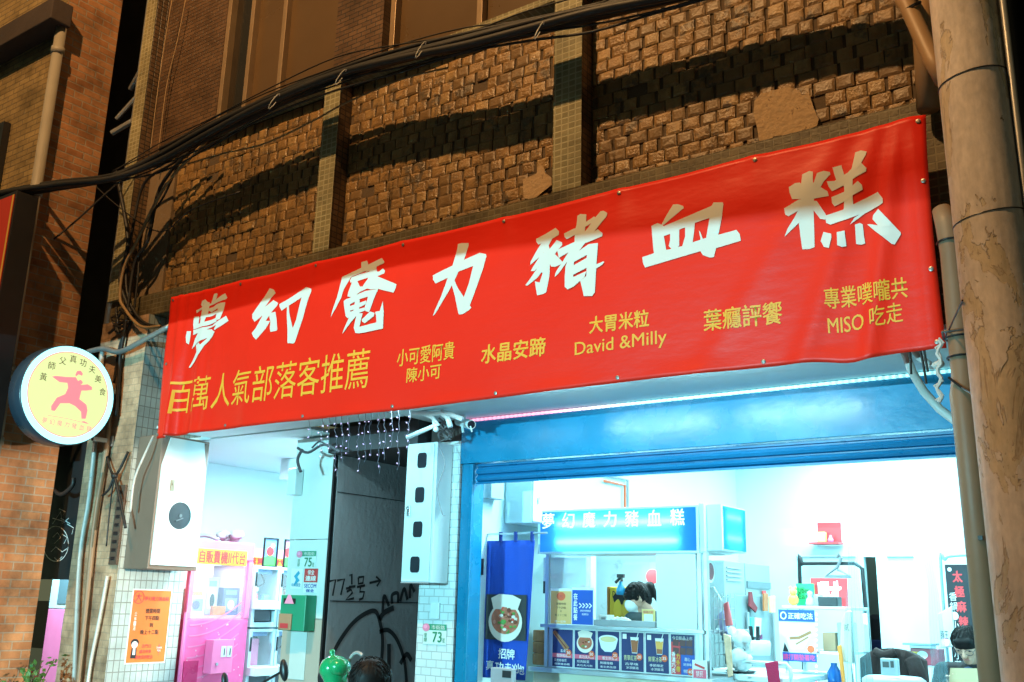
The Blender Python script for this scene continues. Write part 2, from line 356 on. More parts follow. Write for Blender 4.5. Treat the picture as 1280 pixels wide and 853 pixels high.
T3 = mat('rough dark tile', (0.19, 0.11, 0.042), 0.42, 0.4, 9, 0.5, 50)
GROUT = mat('dark grout', (0.10, 0.065, 0.035), 0.9, 0.3, 12, 0.5, 40)
for x0, x1, hole in ((-8.32, -6.05, None), (-5.855, -3.61, [(-3.78, 4.66, .10, .07)]), (-3.37, -1.0, [(-1.93, 4.60, .19, .15), (-1.62, 4.50, .10, .04)])):
    rough_panel(x0, x1, 4.435, 6.02, hole).build('tile_panel', [T1, GROUT, T2, T3], B)
CEM = mat('bare cement patch', (0.46, 0.31, 0.17), 0.9, 0.35, 14, 1.0, 30, stain=(0.16, 0.10, 0.06), stain_at=0.58, stain_scale=14)
def blob(cx, cz, rx, rz, n=30, k=.16, seed=0):
    return [(cx + rx*math.cos(2*math.pi*i/n)*(1+k*noise.noise((math.cos(2*math.pi*i/n)*2+seed, math.sin(2*math.pi*i/n)*2, seed))), cz + rz*math.sin(2*math.pi*i/n)*(1+k*noise.noise((math.sin(2*math.pi*i/n)*2+seed, math.cos(2*math.pi*i/n)*2, seed+5)))) for i in range(n)]
G6 = FY(5.64)
MB().poly(G6, [G6.px(850+x/2.942, y/2.942) for x, y in [(295,535),(330,520),(345,505),(380,500),(430,490),(470,480),(505,465),(512,440),(500,415),(490,390),(478,352),(450,352),(440,335),(400,322),(370,330),(340,335),(318,345),(300,345),(275,375),(272,420),(285,470)]], 0.003, 0.006).build('cement_patch', CEM, B, label='bare cement patch where tiles fell off')
MB().poly(G6, [G6.px(420+x/2.942, y/2.942) for x, y in [(692,730),(725,738),(770,702),(796,682),(794,655),(775,640),(762,610),(745,612),(740,640),(690,662)]], 0.003, 0.006).build('cement_patch', CEM, B)
for x0, x1 in ((-6.05, -5.855), (-3.61, -3.37)):
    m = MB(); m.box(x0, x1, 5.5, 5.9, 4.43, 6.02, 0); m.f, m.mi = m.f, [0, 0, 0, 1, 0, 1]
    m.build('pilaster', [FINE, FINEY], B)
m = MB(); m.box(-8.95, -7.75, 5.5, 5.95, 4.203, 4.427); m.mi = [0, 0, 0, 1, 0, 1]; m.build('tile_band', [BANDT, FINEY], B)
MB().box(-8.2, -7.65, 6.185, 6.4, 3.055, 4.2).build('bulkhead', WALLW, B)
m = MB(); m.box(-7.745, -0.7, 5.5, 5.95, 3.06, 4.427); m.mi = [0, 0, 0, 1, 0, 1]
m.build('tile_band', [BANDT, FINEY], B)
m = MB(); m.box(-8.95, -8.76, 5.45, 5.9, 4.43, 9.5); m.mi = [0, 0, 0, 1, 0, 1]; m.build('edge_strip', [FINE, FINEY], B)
MB().box(-8.757, -7.72, 5.60, 5.9, 6.05, 9.5).build('upper_pier', STRIP, B)
MB().box(-8.757, -8.323, 5.63, 5.9, 4.43, 6.047).build('plaster_recess', mat('dirty plaster', (0.19, 0.13, 0.075), 0.9, 0.4, 4, 0.5, 30), B)
MB().box(-8.323, -0.7, 5.53, 5.66, 6.022, 6.075).build('window_sill', FINE, B)
MB().box(-5.99, -5.41, 5.52, 5.9, 6.078, 9.5).build('upper_pier', STRIP, B)
def window(x0, x1, z0, z1, mull, dark):
    f = MB()
    for a, b in ((x0, x0+.06), (x1-.06, x1)): f.box(a, b, 5.60, 5.72, z0, z1)
    f.box(x0+.06, x1-.06, 5.60, 5.72, z0, z0+.05); f.box(x0+.06, x1-.06, 5.60, 5.72, z1-.05, z1)
    for q in mull: f.box(q-.028, q+.028, 5.61, 5.71, z0+.05, z1-.05)
    wo = f.build('window', ALU, B, bevel=.004)
    xs = [x0+.06] + [q for q in mull] + [x1-.06]
    for i in range(len(xs)-1):
        MB().box(xs[i]+.001, xs[i+1]-.001, 5.675+.004*(i % 2), 5.685+.004*(i % 2), z0+.051, z1-.051).build('pane', PANED if i in dark else PANE, wo)
window(-7.715, -5.995, 6.08, 8.4, [-7.32, -6.83], (0,))
window(-5.405, -3.60, 6.08, 8.4, [-4.42], ())
window(-3.55, -0.75, 6.08, 8.4, [-2.6, -1.6], (1,))
MB().box(-8.95, -0.7, 5.45, 5.9, 8.42, 12).build('upper_wall', STRIP, B)
MB().box(-8.95, -0.7, 5.955, 16, 3.66, 12).build('upper_storeys', DARKW, B)
# right hand party wall, pier behind the pole
MB().box(-0.98, -0.7, 5.48, 6.28, 0, 3.05).build('pier', PIERX, B)
for x in (-3.55, -2.45): MB().tube([(x-.45, 5.50, 3.008), (x+.45, 5.50, 3.008)], .014, 10).build('canopy_tube', emis('canopy tube glow', (.62, .98, 1.0), 75), B)
# canopy soffit and blue beam, shutter and door posts
MB().box(-5.30, -0.985, 5.36, 6.29, 3.03, 3.055).build('soffit', CEIL, B)
MB().box(-4.985, -0.72, 6.30, 6.42, 2.665, 3.03).build('header_beam', BLUE, B, bevel=.004)
MB().box(-5.30, -4.99, 6.30, 6.42, 2.86, 3.03).build('beam_end', DARKW, B)
m = MB(); z = 2.660
prof = [(6.335, 2.658), (6.335, 2.640), (6.352, 2.636), (6.352, 2.626), (6.330, 2.620), (6.322, 2.600), (6.330, 2.580), (6.352, 2.574), (6.352, 2.566), (6.335, 2.560), (6.326, 2.542), (6.335, 2.526), (6.352, 2.520), (6.330, 2.512), (6.330, 2.499), (6.36, 2.499)]
n = len(prof)
m.add([(-4.84, y, z) for y, z in prof] + [(-0.90, y, z) for y, z in prof], [[i, n+i, n+i+1, i+1] for i in range(n-1)])
m.build('roller_shutter', BLUED, B)
MB().box(-4.972, -4.845, 6.31, 6.44, 0.0, 2.662).build('door_post', BLUE, B, bevel=.004)
MB().box(-4.872, -4.842, 6.285, 6.307, 0.0, 2.655).build('shutter_track', BLUE, B, bevel=.003)
MB().box(-0.90, -0.72, 6.31, 6.44, 0.0, 2.662).build('door_post', BLUE, B, bevel=.004)
# interior of the food shop
MB().box(-5.05, -5.00, 6.45, 12, 0.005, 3.595).build('side_wall', WALLW, B)
MB().box(-5.05, -3.46, 12, 12.1, 0.005, 3.595).build('back_wall', WALLW, B)
MB().box(-3.32, -0.72, 12, 12.1, 0.005, 3.595).build('back_wall', WALLW, B)
MB().box(-3.46, -3.32, 12, 12.1, 2.20, 3.595).build('back_wall', WALLW, B)
MB().box(-0.78, -0.70, 6.45, 12.1, 0.005, 3.595).build('side_wall', WALLW, B)
MB().box(-5.05, -0.7, 6.45, 12.1, 3.60, 3.63).build('ceiling', CEIL, B)
MB().box(-5.05, -0.7, 6.425, 6.445, 2.665, 3.63).build('ceiling', CEIL, B)
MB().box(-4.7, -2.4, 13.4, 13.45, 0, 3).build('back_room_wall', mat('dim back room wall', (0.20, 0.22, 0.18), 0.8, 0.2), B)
MB().box(-4.25, -3.55, 11.975, 11.995, 2.196, 2.206).build('wall_trim', GREY, B)
MB().box(-3.19, -2.9, 11.975, 11.995, 2.196, 2.206).build('wall_trim', GREY, B)
# white tiled pier between passage and shop
WT = brickmat('white wall tiles', (0.66, 0.80, 0.82), (0.60, 0.75, 0.78), (0.42, 0.50, 0.52), 0.10, 0.06, 'x', 0.004, 0.35, 0.4, 0.5, 0.12)
MB().box(-5.36, -4.988, 6.30, 6.44, 0, 2.855).build('tiled_pier', WT, B)
MB().box(-5.36, -5.053, 6.445, 12, 0, 3.0).build('party_wall', CONC, B)
# passage
MB().box(-6.62, -6.41, 6.34, 12, 0, 3.0).build('passage_wall', mat('grey passage render', (.46, .465, .49), .8, .22, 2.2, .35, 25, stain=(.20, .20, .21), stain_at=.64, stain_scale=5, streak=(.22, .22, .24), streak_at=.55), B)
MB().box(-6.405, -5.365, 6.2, 12, 2.83, 3.05).build('passage_ceiling', mat('dark boarded ceiling', (0.05, 0.05, 0.055), 0.8, 0.2, 3), B)
MB().box(-6.405, -5.365, 12, 12.1, 0, 2.82).build('passage_end', DARKW, B)
for z in (1.56, 2.5): MB().box(-6.408, -6.402, 6.35, 11, z, z+.006).build('board_joint', BLACK, B)
g = FX(-6.41)
m = MB()
def stroke(pts, wpx): m.ribbon(g, [g.px(*p) for p in pts], wpx)
for pts in ([(404,727),(413,725),(409,745)], [(415,726),(425,724),(420,744)], [(427,736),(433,735)], [(432,720),(435,718),(435,731)], [(431,734),(440,733)], [(428,740),(434,737),(436,741),(427,750),(438,748)],
            [(444,722),(451,721),(450,729),(444,730),(444,722)], [(442,734),(453,732)], [(447,734),(446,740),(452,740),(450,748),(445,750)], [(459,729),(473,726)], [(468,721),(474,726),(469,733)]):
    stroke([(411+(a-404)*.92, b) for a, b in pts], 0.022)
m.build('painted_number', mat('faded black paint', (.03, .03, .033), .8), B)
m = MB()
def arc(pts, w):
    q = [g.px(*p) for p in pts]; out = []
    for i in range(len(q)-1):
        p0 = q[max(0, i-1)]; p1 = q[i]; p2 = q[i+1]; p3 = q[min(len(q)-1, i+2)]
        for t in range(6):
            t /= 6; out.append(tuple(.5*((2*p1[k]) + (-p0[k]+p2[k])*t + (2*p0[k]-5*p1[k]+4*p2[k]-p3[k])*t*t + (-p0[k]+3*p1[k]-3*p2[k]+p3[k])*t**3) for k in (0, 1)))
    out.append(q[-1]); m.ribbon(g, out, w)
arc([(414,822),(424,802),(440,780),(455,768),(468,764),(474,775),(478,800),(476,835),(474,853)], .042)
arc([(474,790),(485,788),(496,800),(505,825),(508,853)], .04)
arc([(474,775),(480,766),(492,760)], .05); arc([(486,805),(486,840)], .05); arc([(500,830),(508,818),(514,826)], .045)
for p in ([(478,765),(480,745),(486,758)], [(490,755),(490,744),(497,742),(497,754)], [(500,752),(505,736),(509,750)], [(512,748),(513,732),(518,740)]): arc(p, .035)
m.build('graffiti', mat('faded spray paint', (.035, .035, .04), .8, .4, 6), B)
# wall end with the number 75
WW = mat('cream wall panel', (0.62, 0.74, 0.72), 0.5, 0.06, 3, stain=(0.45, 0.45, 0.38), stain_at=0.64)
MB().box(-6.92, -6.435, 6.30, 6.50, 0, 1.405).build('wall_end', mat('beige wall panel', (0.46, 0.43, 0.36), 0.6, 0.08, 3), B)
MB().box(-6.92, -6.435, 6.30, 6.50, 1.412, 2.083).build('wall_end', WW, B)
MB().box(-6.92, -6.435, 6.30, 6.50, 2.090, 3.0).build('wall_end', WW, B)
MB().box(-6.432, -6.412, 6.30, 6.338, 0, 3.0).build('corner_trim', BLACK, B)
MB().rect(FY(6.30), -6.80, 0.9, -6.60, 1.34, .001, .006).build('access_panel', WW, B, bevel=.002)
# left pier
m = MB(); m.box(-8.97, -8.206, 5.45, 6.18, 0, 4.2); m.mi = [0, 0, 0, 1, 0, 0]; m.build('street_pier', [PIERX, PIERY], B)
m = MB(); m.box(-8.95, -8.206, 5.50, 6.18, 3.055, 4.2); m.mi = [0, 0, 0, 1, 0, 0]
# claw shop room
MB().box(-9.3, -6.625, 10.4, 10.5, 0, 3.018).build('claw_room_wall', WALLW, B)
MB().box(-9.3, -9.2, 6.19, 10.4, 0, 3.018).build('claw_room_wall', WALLW, B)
MB().box(-6.90, -6.625, 6.51, 10.4, 0, 3.018).build('claw_room_wall', WALLW, B)
MB().box(-9.3, -6.44, 5.97, 10.5, 3.02, 3.05).build('claw_room_ceiling', CEIL, B)
for y in (7.25, 8.6): MB().box(-8.2, -6.93, y, y+.15, 2.80, 3.015).build('ceiling_beam', CEIL, B)
MB().box(-7.75, -5.32, 5.36, 5.96, 3.03, 3.05).build('arcade_soffit', CEIL, B)
# ------------------------------------------------------------------ neighbour
NB = empty('brick_house', (-11, 4.8, 0), 'orange and yellow brick house with a drainpipe on its corner', 'building')
m = MB(); m.box(-18, -9.35, 4.78, 5.39, 0, 12); m.mi = [0, 0, 0, 1, 0, 0]; m.build('brick_wall', [BRKX, BRKY], NB)
MB().box(-18, -9.20, 4.55, 4.775, 7.30, 7.55).build('ledge', DARKW, NB, bevel=.01)
wf = MB(); f = FY(4.78)
u0, v0 = f.px(2, 225); u1, v1 = f.px(20, 122)
x1 = u1; x0 = x1 - 1.2
wf.box(x0, x0+.06, 4.70, 4.775, 4.9, 6.45); wf.box(x1-.06, x1, 4.70, 4.775, 4.9, 6.45); wf.box(x0+.06, x1-.06, 4.70, 4.775, 6.39, 6.45); wf.box(x0+.06, x1-.06, 4.70, 4.775, 4.9, 4.96)
wo = wf.build('window', BLACK, NB); MB().box(x0+.061, x1-.061, 4.74, 4.76, 4.961, 6.389).build('pane', PANED, wo)
p = MB(); p.tube([(-9.30, 4.73, 0), (-9.30, 4.73, 7.5)], 0.055, 14)
for z in (2.9, 3.6, 5.4, 7.0): p.tube([(-9.30, 4.73, z), (-9.30, 4.73, z+.07)], 0.068, 14)
p.build('drainpipe', mat('grey drainpipe', (.30, .27, .22), .5, .12, 6), NB, smooth=True)
MB().tube([(-9.345, 4.80, 3.52), (-9.2, 5.05, 3.44), (-9.15, 5.39, 3.42)], .03, 8).build('bracket', GALV, NB, smooth=True)
MB().box(-0.45, 9, 6.5, 14, 0, 12).build('brick_house', DARKW, label='dark house beyond the concrete pole at the right edge', cat='building')
# dark gap between the houses
MB().box(-18, -8.975, 6.3, 6.4, 3.2, 12).build('gap_wall', mat('brown gap render', (.16, .10, .07), .9, .4, 2), NB)
m = MB(); m.tube([(-9.3, 5.6, 7.0), (-9.05, 5.55, 7.15)], .03); m.tube([(-9.33, 5.5, 6.6), (-9.0, 5.6, 6.95)], .025); m.tube([(-9.3, 5.45, 6.4), (-8.98, 5.6, 6.6)], .03)
m.build('strut', GALV, NB)
MB().tube([(-9.12, 5.6, 3.2), (-9.12, 5.6, 10)], .05, 10).build('gap_pipe', GALV, NB, smooth=True)
# neighbour's arcade seen below the black board
MB().box(-14, -9.05, 9.2, 9.3, 0, 3.0).build('arcade_wall', WALLW, NB)
MB().box(-14, -9.4, 5.8, 9.2, 3.01, 3.05).build('arcade_ceiling', CEIL, NB)
# ------------------------------------------------------------------ the red banner
BF = FY(5.30)
BX0, BX1 = -7.67, -1.04
def sag(u, v):
    """how far the vinyl bulges towards the street"""
    a = (u - BX0) / (BX1 - BX0); t = (4.24 - v) / 1.32
    d = 0.03 * math.sin(math.pi * min(1, max(0, a))) * (0.3 + 0.7*t)
    d += 0.006 * math.sin(u*2.1 + t*2.0) + 0.004*math.sin(u*5.3 - t*3.1)
    for gx in GX:                                     # tension folds below each eyelet
        e = (u - gx) / (0.05 + 0.22*t); d += 0.010 * math.exp(-e*e) * math.exp(-t*3.2)
        d -= 0.008 * math.exp(-((u-gx)/(0.16+.2*t))**2) * math.exp(-t*5)
    for k, (c, sl, s, am) in enumerate(((-7.52, .10, .045, .055), (-7.38, -.06, .05, .040), (-7.17, .05, .06, .036), (-6.95, -.04, .07, .022), (-6.5, .05, .09, .012))):
        d += am * math.exp(-((u - c - sl*t)/s)**2) * (0.35 + 0.65*t)
    for c, sl, s, am in ((-1.18, -.25, .05, .020), (-1.30, -.5, .07, .014), (-1.5, -.9, .09, .008), (-1.12, .02, .04, .014)):
        d += am * math.exp(-((u - c - sl*t)/s)**2)
    d += 0.010*math.sin(t*9 + u*0.5)*math.exp(-((t-.12)/.14)**2)      # roll near the top hem
    d += 0.012 * math.exp(-((t-1)/.05)**2) * (math.sin(u*7)*.5+.5)
    return d
GX = [BX0+.04+i*(BX1-BX0-.08)/7 for i in range(8)]
def bottom(u):
    return -0.028*math.exp(-((u+1.52)/.14)**2) + 0.006*math.sin(u*1.7)
def top(u):
    a = ((u-BX0) % (GX[1]-GX[0]))/(GX[1]-GX[0]); return -0.012*math.sin(math.pi*a)
class Drape:
    def px(s, x, y): return BF.px(x, y)
    def __call__(s, u, v, off=0.0):
        t = (4.24 - v)/1.32
        return Vector((u + (-0.010 if u < -4 else .0)*0 + 0.03*0, 5.30 - sag(u, v) - off, v + (top(u) if t < .5 else 0)*max(0, 1-t*4) + bottom(u)*max(0, (t-.6)/.4)))
D = Drape()
def vinyl():
    m, nt, p = newmat('red banner vinyl'); N = nt.nodes; L = nt.links
    tc = N.new('ShaderNodeTexCoord'); nz = N.new('ShaderNodeTexNoise'); nz.inputs['Scale'].default_value = 1.6; nz.inputs['Detail'].default_value = 7
    L.new(tc.outputs['Object'], nz.inputs['Vector'])
    mx = N.new('ShaderNodeMix'); mx.data_type = 'RGBA'; mx.inputs[6].default_value = (0.79, 0.019, 0.007, 1); mx.inputs[7].default_value = (0.87, 0.028, 0.010, 1)
    L.new(nz.outputs['Fac'], mx.inputs[0]); L.new(mx.outputs[2], p.inputs['Base Color'])
    p.inputs['Roughness'].default_value = 0.40; p.inputs['Specular IOR Level'].default_value = 0.22
    n2 = N.new('ShaderNodeTexNoise'); n2.inputs['Scale'].default_value = 5; n2.inputs['Detail'].default_value = 4
    mp = N.new('ShaderNodeMapping'); mp.inputs['Scale'].default_value = (1.0, 1, 3.0); L.new(tc.outputs['Object'], mp.inputs[0]); L.new(mp.outputs[0], n2.inputs['Vector'])
    b = N.new('ShaderNodeBump'); b.inputs['Strength'].default_value = 0.10; b.inputs['Distance'].default_value = 0.03
    wv = N.new('ShaderNodeTexNoise'); wv.inputs['Scale'].default_value = 9; wv.inputs['Detail'].default_value = 8; wv.inputs['Roughness'].default_value = .7; L.new(tc.outputs['Object'], wv.inputs['Vector'])
    ad = N.new('ShaderNodeMath'); ad.operation = 'MULTIPLY_ADD'; ad.inputs[1].default_value = .35; L.new(wv.outputs['Fac'], ad.inputs[0]); L.new(n2.outputs['Fac'], ad.inputs[2])
    L.new(ad.outputs[0], b.inputs['Height']); L.new(b.outputs[0], p.inputs['Normal'])
    return m
VINYL = vinyl()
BAN = empty('shop_banner', (-4.35, 5.30, 2.92), 'long red vinyl banner with white brush characters across the shop front', 'banner')
NU, NV = 240, 48
m = MB(); vs = []
for j in range(NV+1):
    for i in range(NU+1):
        t = j/NV; x0 = BX0 + 0.03*t - .012*math.sin(math.pi*t); x1 = BX1 - 0.03*t*0 - .015*math.sin(math.pi*t)
        vs.append(D(x0 + (x1-x0)*i/NU, 4.24 - 1.32*t))
m.add(vs, [[j*(NU+1)+i, (j+1)*(NU+1)+i, (j+1)*(NU+1)+i+1, j*(NU+1)+i+1] for j in range(NV) for i in range(NU)])
o = m.build('vinyl_sheet', VINYL, BAN, smooth=True)
sm = o.modifiers.new('thickness', 'SOLIDIFY'); sm.thickness = 0.0015; sm.offset = -1
def drape_mesh(m, name, mt, bias=0.0):
    """cut flat lettering along a grid and lay it on the bulging vinyl"""
    me = bpy.data.meshes.new('tmp'); me.from_pydata([Vector((v.x, v.y, v.z)) for v in m.v], [], m.f)
    bm = bmesh.new(); bm.from_mesh(me)
    bmesh.ops.triangulate(bm, faces=bm.faces[:], ngon_method='EAR_CLIP')
    us = [v.co.x for v in bm.verts]; zs = [v.co.z for v in bm.verts]
    step = 0.055
    k = math.floor(min(us)/step)
    while k*step < max(us):
        bmesh.ops.bisect_plane(bm, geom=bm.verts[:]+bm.edges[:]+bm.faces[:], plane_co=(k*step, 0, 0), plane_no=(1, 0, 0)); k += 1
    k = math.floor(min(zs)/step)
    while k*step < max(zs):
        bmesh.ops.bisect_plane(bm, geom=bm.verts[:]+bm.edges[:]+bm.faces[:], plane_co=(0, 0, k*step), plane_no=(0, 0, 1)); k += 1
    bm.verts.index_update()
    out = MB(); out.add([D(v.co.x, v.co.z, 0.0022 - v.co.y) for v in bm.verts], [[v.index for v in f.verts] for f in bm.faces])
    bm.free(); bpy.data.meshes.remove(me)
    return out.build(name, mt, BAN, smooth=True)
GL = {}
GL['dream'] = (220, 350, 7.1083, [
 [(172,265),(240,235),(325,195),(365,165),(440,115),(455,155),(445,168),(360,200),(290,230),(215,265),(175,290)],
 [(240,180),(270,168),(285,190),(300,195),(290,240),(240,240),(222,215)], [(340,118),(368,112),(375,122),(360,165),(325,205),(312,195),(325,165)],
 [(240,235),(295,230),(285,290),(265,345),(255,385),(215,385),(225,300)], [(310,285),(290,270),(290,250),(330,235),(360,215),(395,203),(435,195),(432,215),(400,235),(345,265)],
 [(395,205),(437,198),(425,260),(405,320),(395,350),(350,365),(365,290),(380,230)], [(220,318),(280,300),(370,268),(365,300),(300,325),(215,340)],
 [(155,325),(195,318),(205,335),(200,380),(195,425),(150,430),(147,395),(150,350)], [(150,410),(200,390),(255,375),(370,335),(365,375),(270,410),(150,440)],
 [(150,445),(250,425),(330,405),(390,360),(445,318),(470,365),(350,450),(345,440),(365,405),(300,430),(250,455),(150,490)],
 [(105,460),(132,455),(125,520),(115,575),(97,560),(98,510)], [(225,440),(265,440),(255,480),(205,535),(165,590),(140,615),(170,520),(200,470)],
 [(250,445),(320,440),(355,465),(330,510),(275,520),(200,560),(178,575),(172,545),(240,490)],
 [(355,465),(330,510),(260,585),(222,660),(165,735),(130,778),(112,782),(150,715),(190,640),(180,580),(215,560),(230,580),(280,520)]])
GL['illusion'] = (305, 345, 8.978, [
 [(285,130),(330,145),(350,185),(300,245),(240,345),(210,420),(205,460),(135,522),(108,480),(105,435),(170,320)],
 [(330,268),(385,305),(375,335),(320,405),(255,508),(305,512),(260,590),(155,722),(125,690),(108,648),(150,590),(215,455),(190,440),(235,350)],
 [(290,425),(360,405),(375,480),(388,605),(380,620),(310,635),(303,590),(308,520),(295,470)],
 [(400,318),(500,260),(705,125),(765,150),(768,180),(745,230),(660,240),(500,345),(430,395),(405,350)],
 [(768,180),(740,250),(680,480),(590,750),(575,765),(510,762),(503,720),(560,600),(600,500),(655,240),(700,190)],
 [(490,345),(512,340),(520,420),(560,580),(575,620),(560,740),(505,755),(503,600),(492,450)]])
GL['magic'] = (410, 315, 7.75, [
 [(150,240),(330,150),(525,55),(548,95),(540,110),(475,140),(330,200),(190,260),(155,265)], [(330,95),(385,78),(395,105),(390,130),(410,180),(380,190),(330,170)],
 [(150,235),(190,250),(235,240),(215,280),(170,370),(150,450),(100,550),(48,640),(70,560),(110,440),(135,310)],
 [(240,245),(330,210),(410,190),(500,190),(535,158),(558,185),(550,210),(490,235),(400,250),(300,285),(230,300),(225,280)],
 [(410,130),(475,120),(475,160),(490,240),(470,340),(400,360),(385,290),(405,240)], [(255,240),(320,225),(300,290),(330,350),(280,430),(210,440),(215,400),(240,320)],
 [(400,260),(490,240),(678,320),(670,355),(650,402),(500,365),(430,370),(345,350),(380,290)], [(240,370),(340,340),(400,360),(330,395),(265,450),(210,440)],
 [(175,485),(210,460),(240,500),(235,560),(245,600),(220,655),(195,630),(180,540)], [(175,485),(260,440),(385,385),(500,365),(495,390),(430,430),(410,440),(330,465),(230,520)],
 [(420,380),(500,365),(460,470),(420,590),(390,585),(370,565),(400,470)], [(230,540),(275,520),(390,480),(385,515),(320,550),(235,580)], [(285,480),(330,470),(325,560),(300,600),(270,590)],
 [(220,600),(265,580),(330,560),(385,545),(375,580),(350,590),(300,610),(220,650),(200,640)], [(250,590),(330,590),(290,640),(240,700),(165,805),(185,745),(225,655)],
 [(305,600),(360,605),(345,660),(330,735),(490,690),(485,620),(475,590),(520,580),(548,485),(558,590),(552,750),(400,785),(330,798),(290,795),(275,740)],
 [(430,585),(470,600),(465,630),(380,700),(355,685),(350,665)]])
GL['power'] = (530, 290, 7.42, [
 [(318,108),(350,97),(415,98),(415,125),(380,262),(330,380),(295,460),(235,570),(180,660),(130,745),(95,790),(110,740),(170,610),(235,430),(275,320),(310,170)],
 [(95,410),(200,355),(275,318),(380,262),(520,195),(580,208),(585,240),(470,320),(345,370),(235,432),(120,485),(97,450)],
 [(470,310),(585,225),(560,340),(500,520),(440,690),(455,710),(430,735),(375,770),(340,772),(335,740),(385,610),(430,480)],
 [(272,500),(297,455),(315,500),(330,530),(385,612),(400,640),(370,760),(335,765),(300,600)]])
GL['pig'] = (650, 255, 6.56, [
 [(135,285),(210,245),(295,192),(325,225),(325,255),(275,285),(240,300),(155,335),(137,310)], [(190,310),(275,280),(245,340),(190,420),(90,505),(95,475),(150,375)],
 [(200,330),(240,330),(255,390),(255,480),(250,600),(225,730),(200,745),(150,755),(140,700),(130,640),(170,650),(195,570),(205,450)],
 [(190,400),(230,420),(200,480),(125,555),(95,555),(115,520),(160,450)], [(150,530),(190,500),(205,540),(150,610),(70,675),(52,672),(90,620)],
 [(185,440),(240,400),(240,560),(190,570),(150,560)], [(245,385),(310,300),(355,320),(357,345),(315,390),(290,430),(250,440)],
 [(245,430),(300,420),(330,450),(362,485),(340,505),(300,522),(265,520),(250,490)], [(475,95),(500,80),(550,85),(550,150),(540,260),(510,330),(460,330),(460,230),(472,170)],
 [(370,245),(450,205),(540,185),(545,240),(460,260),(395,295),(375,275)],
 [(665,62),(690,58),(722,78),(720,105),(640,210),(580,290),(505,385),(400,480),(325,580),(295,605),(305,565),(380,450),(440,360),(490,290),(540,240),(570,200),(620,120)],
 [(550,150),(615,105),(640,130),(560,185),(545,190)], [(315,385),(460,320),(560,280),(650,215),(692,250),(688,275),(580,320),(500,345),(420,400),(330,450)],
 [(425,420),(455,400),(455,500),(450,600),(470,640),(410,710),(380,690),(380,600),(385,520)], [(430,430),(510,385),(580,340),(655,330),(650,365),(560,430),(455,485)],
 [(565,345),(655,335),(645,480),(632,735),(610,765),(540,765),(525,700),(510,640),(560,600)], [(450,515),(565,450),(570,530),(450,590)],
 [(390,650),(450,610),(560,560),(545,610),(510,640),(450,690),(400,710)], [(635,510),(700,482),(710,488),(690,510),(645,540)]])
GL['blood'] = (795, 240, 8.124, [
 [(385,130),(430,125),(490,145),(495,170),(420,235),(300,340),(270,345),(320,245)], [(170,355),(230,325),(290,350),(295,460),(320,600),(300,660),(200,650),(190,590),(178,450)],
 [(290,360),(500,270),(780,150),(800,115),(895,115),(900,140),(885,250),(760,275),(605,325),(510,370),(440,395),(360,435),(290,460)],
 [(360,430),(450,390),(450,550),(440,570),(375,590),(345,560),(358,500)], [(510,365),(610,320),(600,420),(585,525),(480,560),(510,460)],
 [(760,270),(890,240),(875,310),(845,450),(820,590),(800,670),(760,675),(690,650),(665,610),(665,480),(655,430),(650,400),(665,420),(690,490),(720,490),(745,350)],
 [(80,675),(190,635),(320,600),(480,560),(590,520),(690,485),(845,445),(1030,395),(1065,440),(1075,505),(820,580),(665,610),(400,690),(110,780),(90,740)]])
GL['cake'] = (970, 180, 6.094, [
 [(105,335),(150,305),(190,300),(205,315),(290,300),(345,335),(395,365),(405,400),(290,425),(170,430),(130,430),(112,380)],
 [(205,235),(260,207),(288,215),(290,320),(295,430),(290,500),(298,790),(260,805),(205,808),(190,700),(180,600),(185,510),(200,420),(198,330)],
 [(320,225),(370,208),(415,215),(418,235),(370,290),(345,335),(290,320)], [(70,500),(180,435),(210,430),(190,510),(105,560),(80,550)],
 [(180,510),(200,540),(190,600),(75,715),(100,650),(150,570)], [(290,440),(315,440),(385,545),(380,580),(340,575),(290,510)],
 [(435,180),(500,160),(520,230),(525,330),(470,300),(450,240)], [(605,60),(650,48),(695,60),(690,85),(655,150),(600,220),(525,250),(580,190),(595,120)],
 [(392,290),(450,285),(525,235),(580,205),(655,148),(695,190),(692,215),(590,275),(525,320),(430,365),(405,330)],
 [(520,235),(590,270),(590,330),(590,430),(595,470),(580,560),(520,560),(525,400)], [(425,410),(525,370),(590,325),(630,290),(660,320),(665,355),(590,400),(525,445),(450,480),(430,455)],
 [(380,550),(525,505),(600,465),(775,368),(815,420),(818,455),(680,530),(570,620),(600,570),(640,540),(550,580),(420,620),(385,605)],
 [(365,675),(425,690),(428,720),(410,800),(370,790),(345,745)], [(470,680),(530,668),(532,700),(542,785),(510,793),(475,780)], [(605,620),(640,605),(662,615),(670,700),(680,760),(650,770),(612,765)],
 [(780,498),(950,675),(950,690),(905,768),(885,765),(760,670),(695,615),(715,612),(780,625),(735,575),(740,545)]])
LETW = mat('cream white vinyl letters', (0.70, 0.71, 0.66), 0.45, 0.03, 2, spec=0.35)
LETY = mat('yellow vinyl letters', (0.85, 0.42, 0.04), 0.45, 0.04, 2, spec=0.35)
class Flat:
    def __call__(s, u, v, off=0.0): return Vector((u, off, v))
FL = Flat()
for k, (ox, oy, s, polys) in GL.items():
    m = MB()
    for i, pg in enumerate(polys):
        m.poly(FL, [BF.px(ox + x/s, oy + y/s) for x, y in pg], -0.0002*i)
    drape_mesh(m, 'brush_character', LETW)
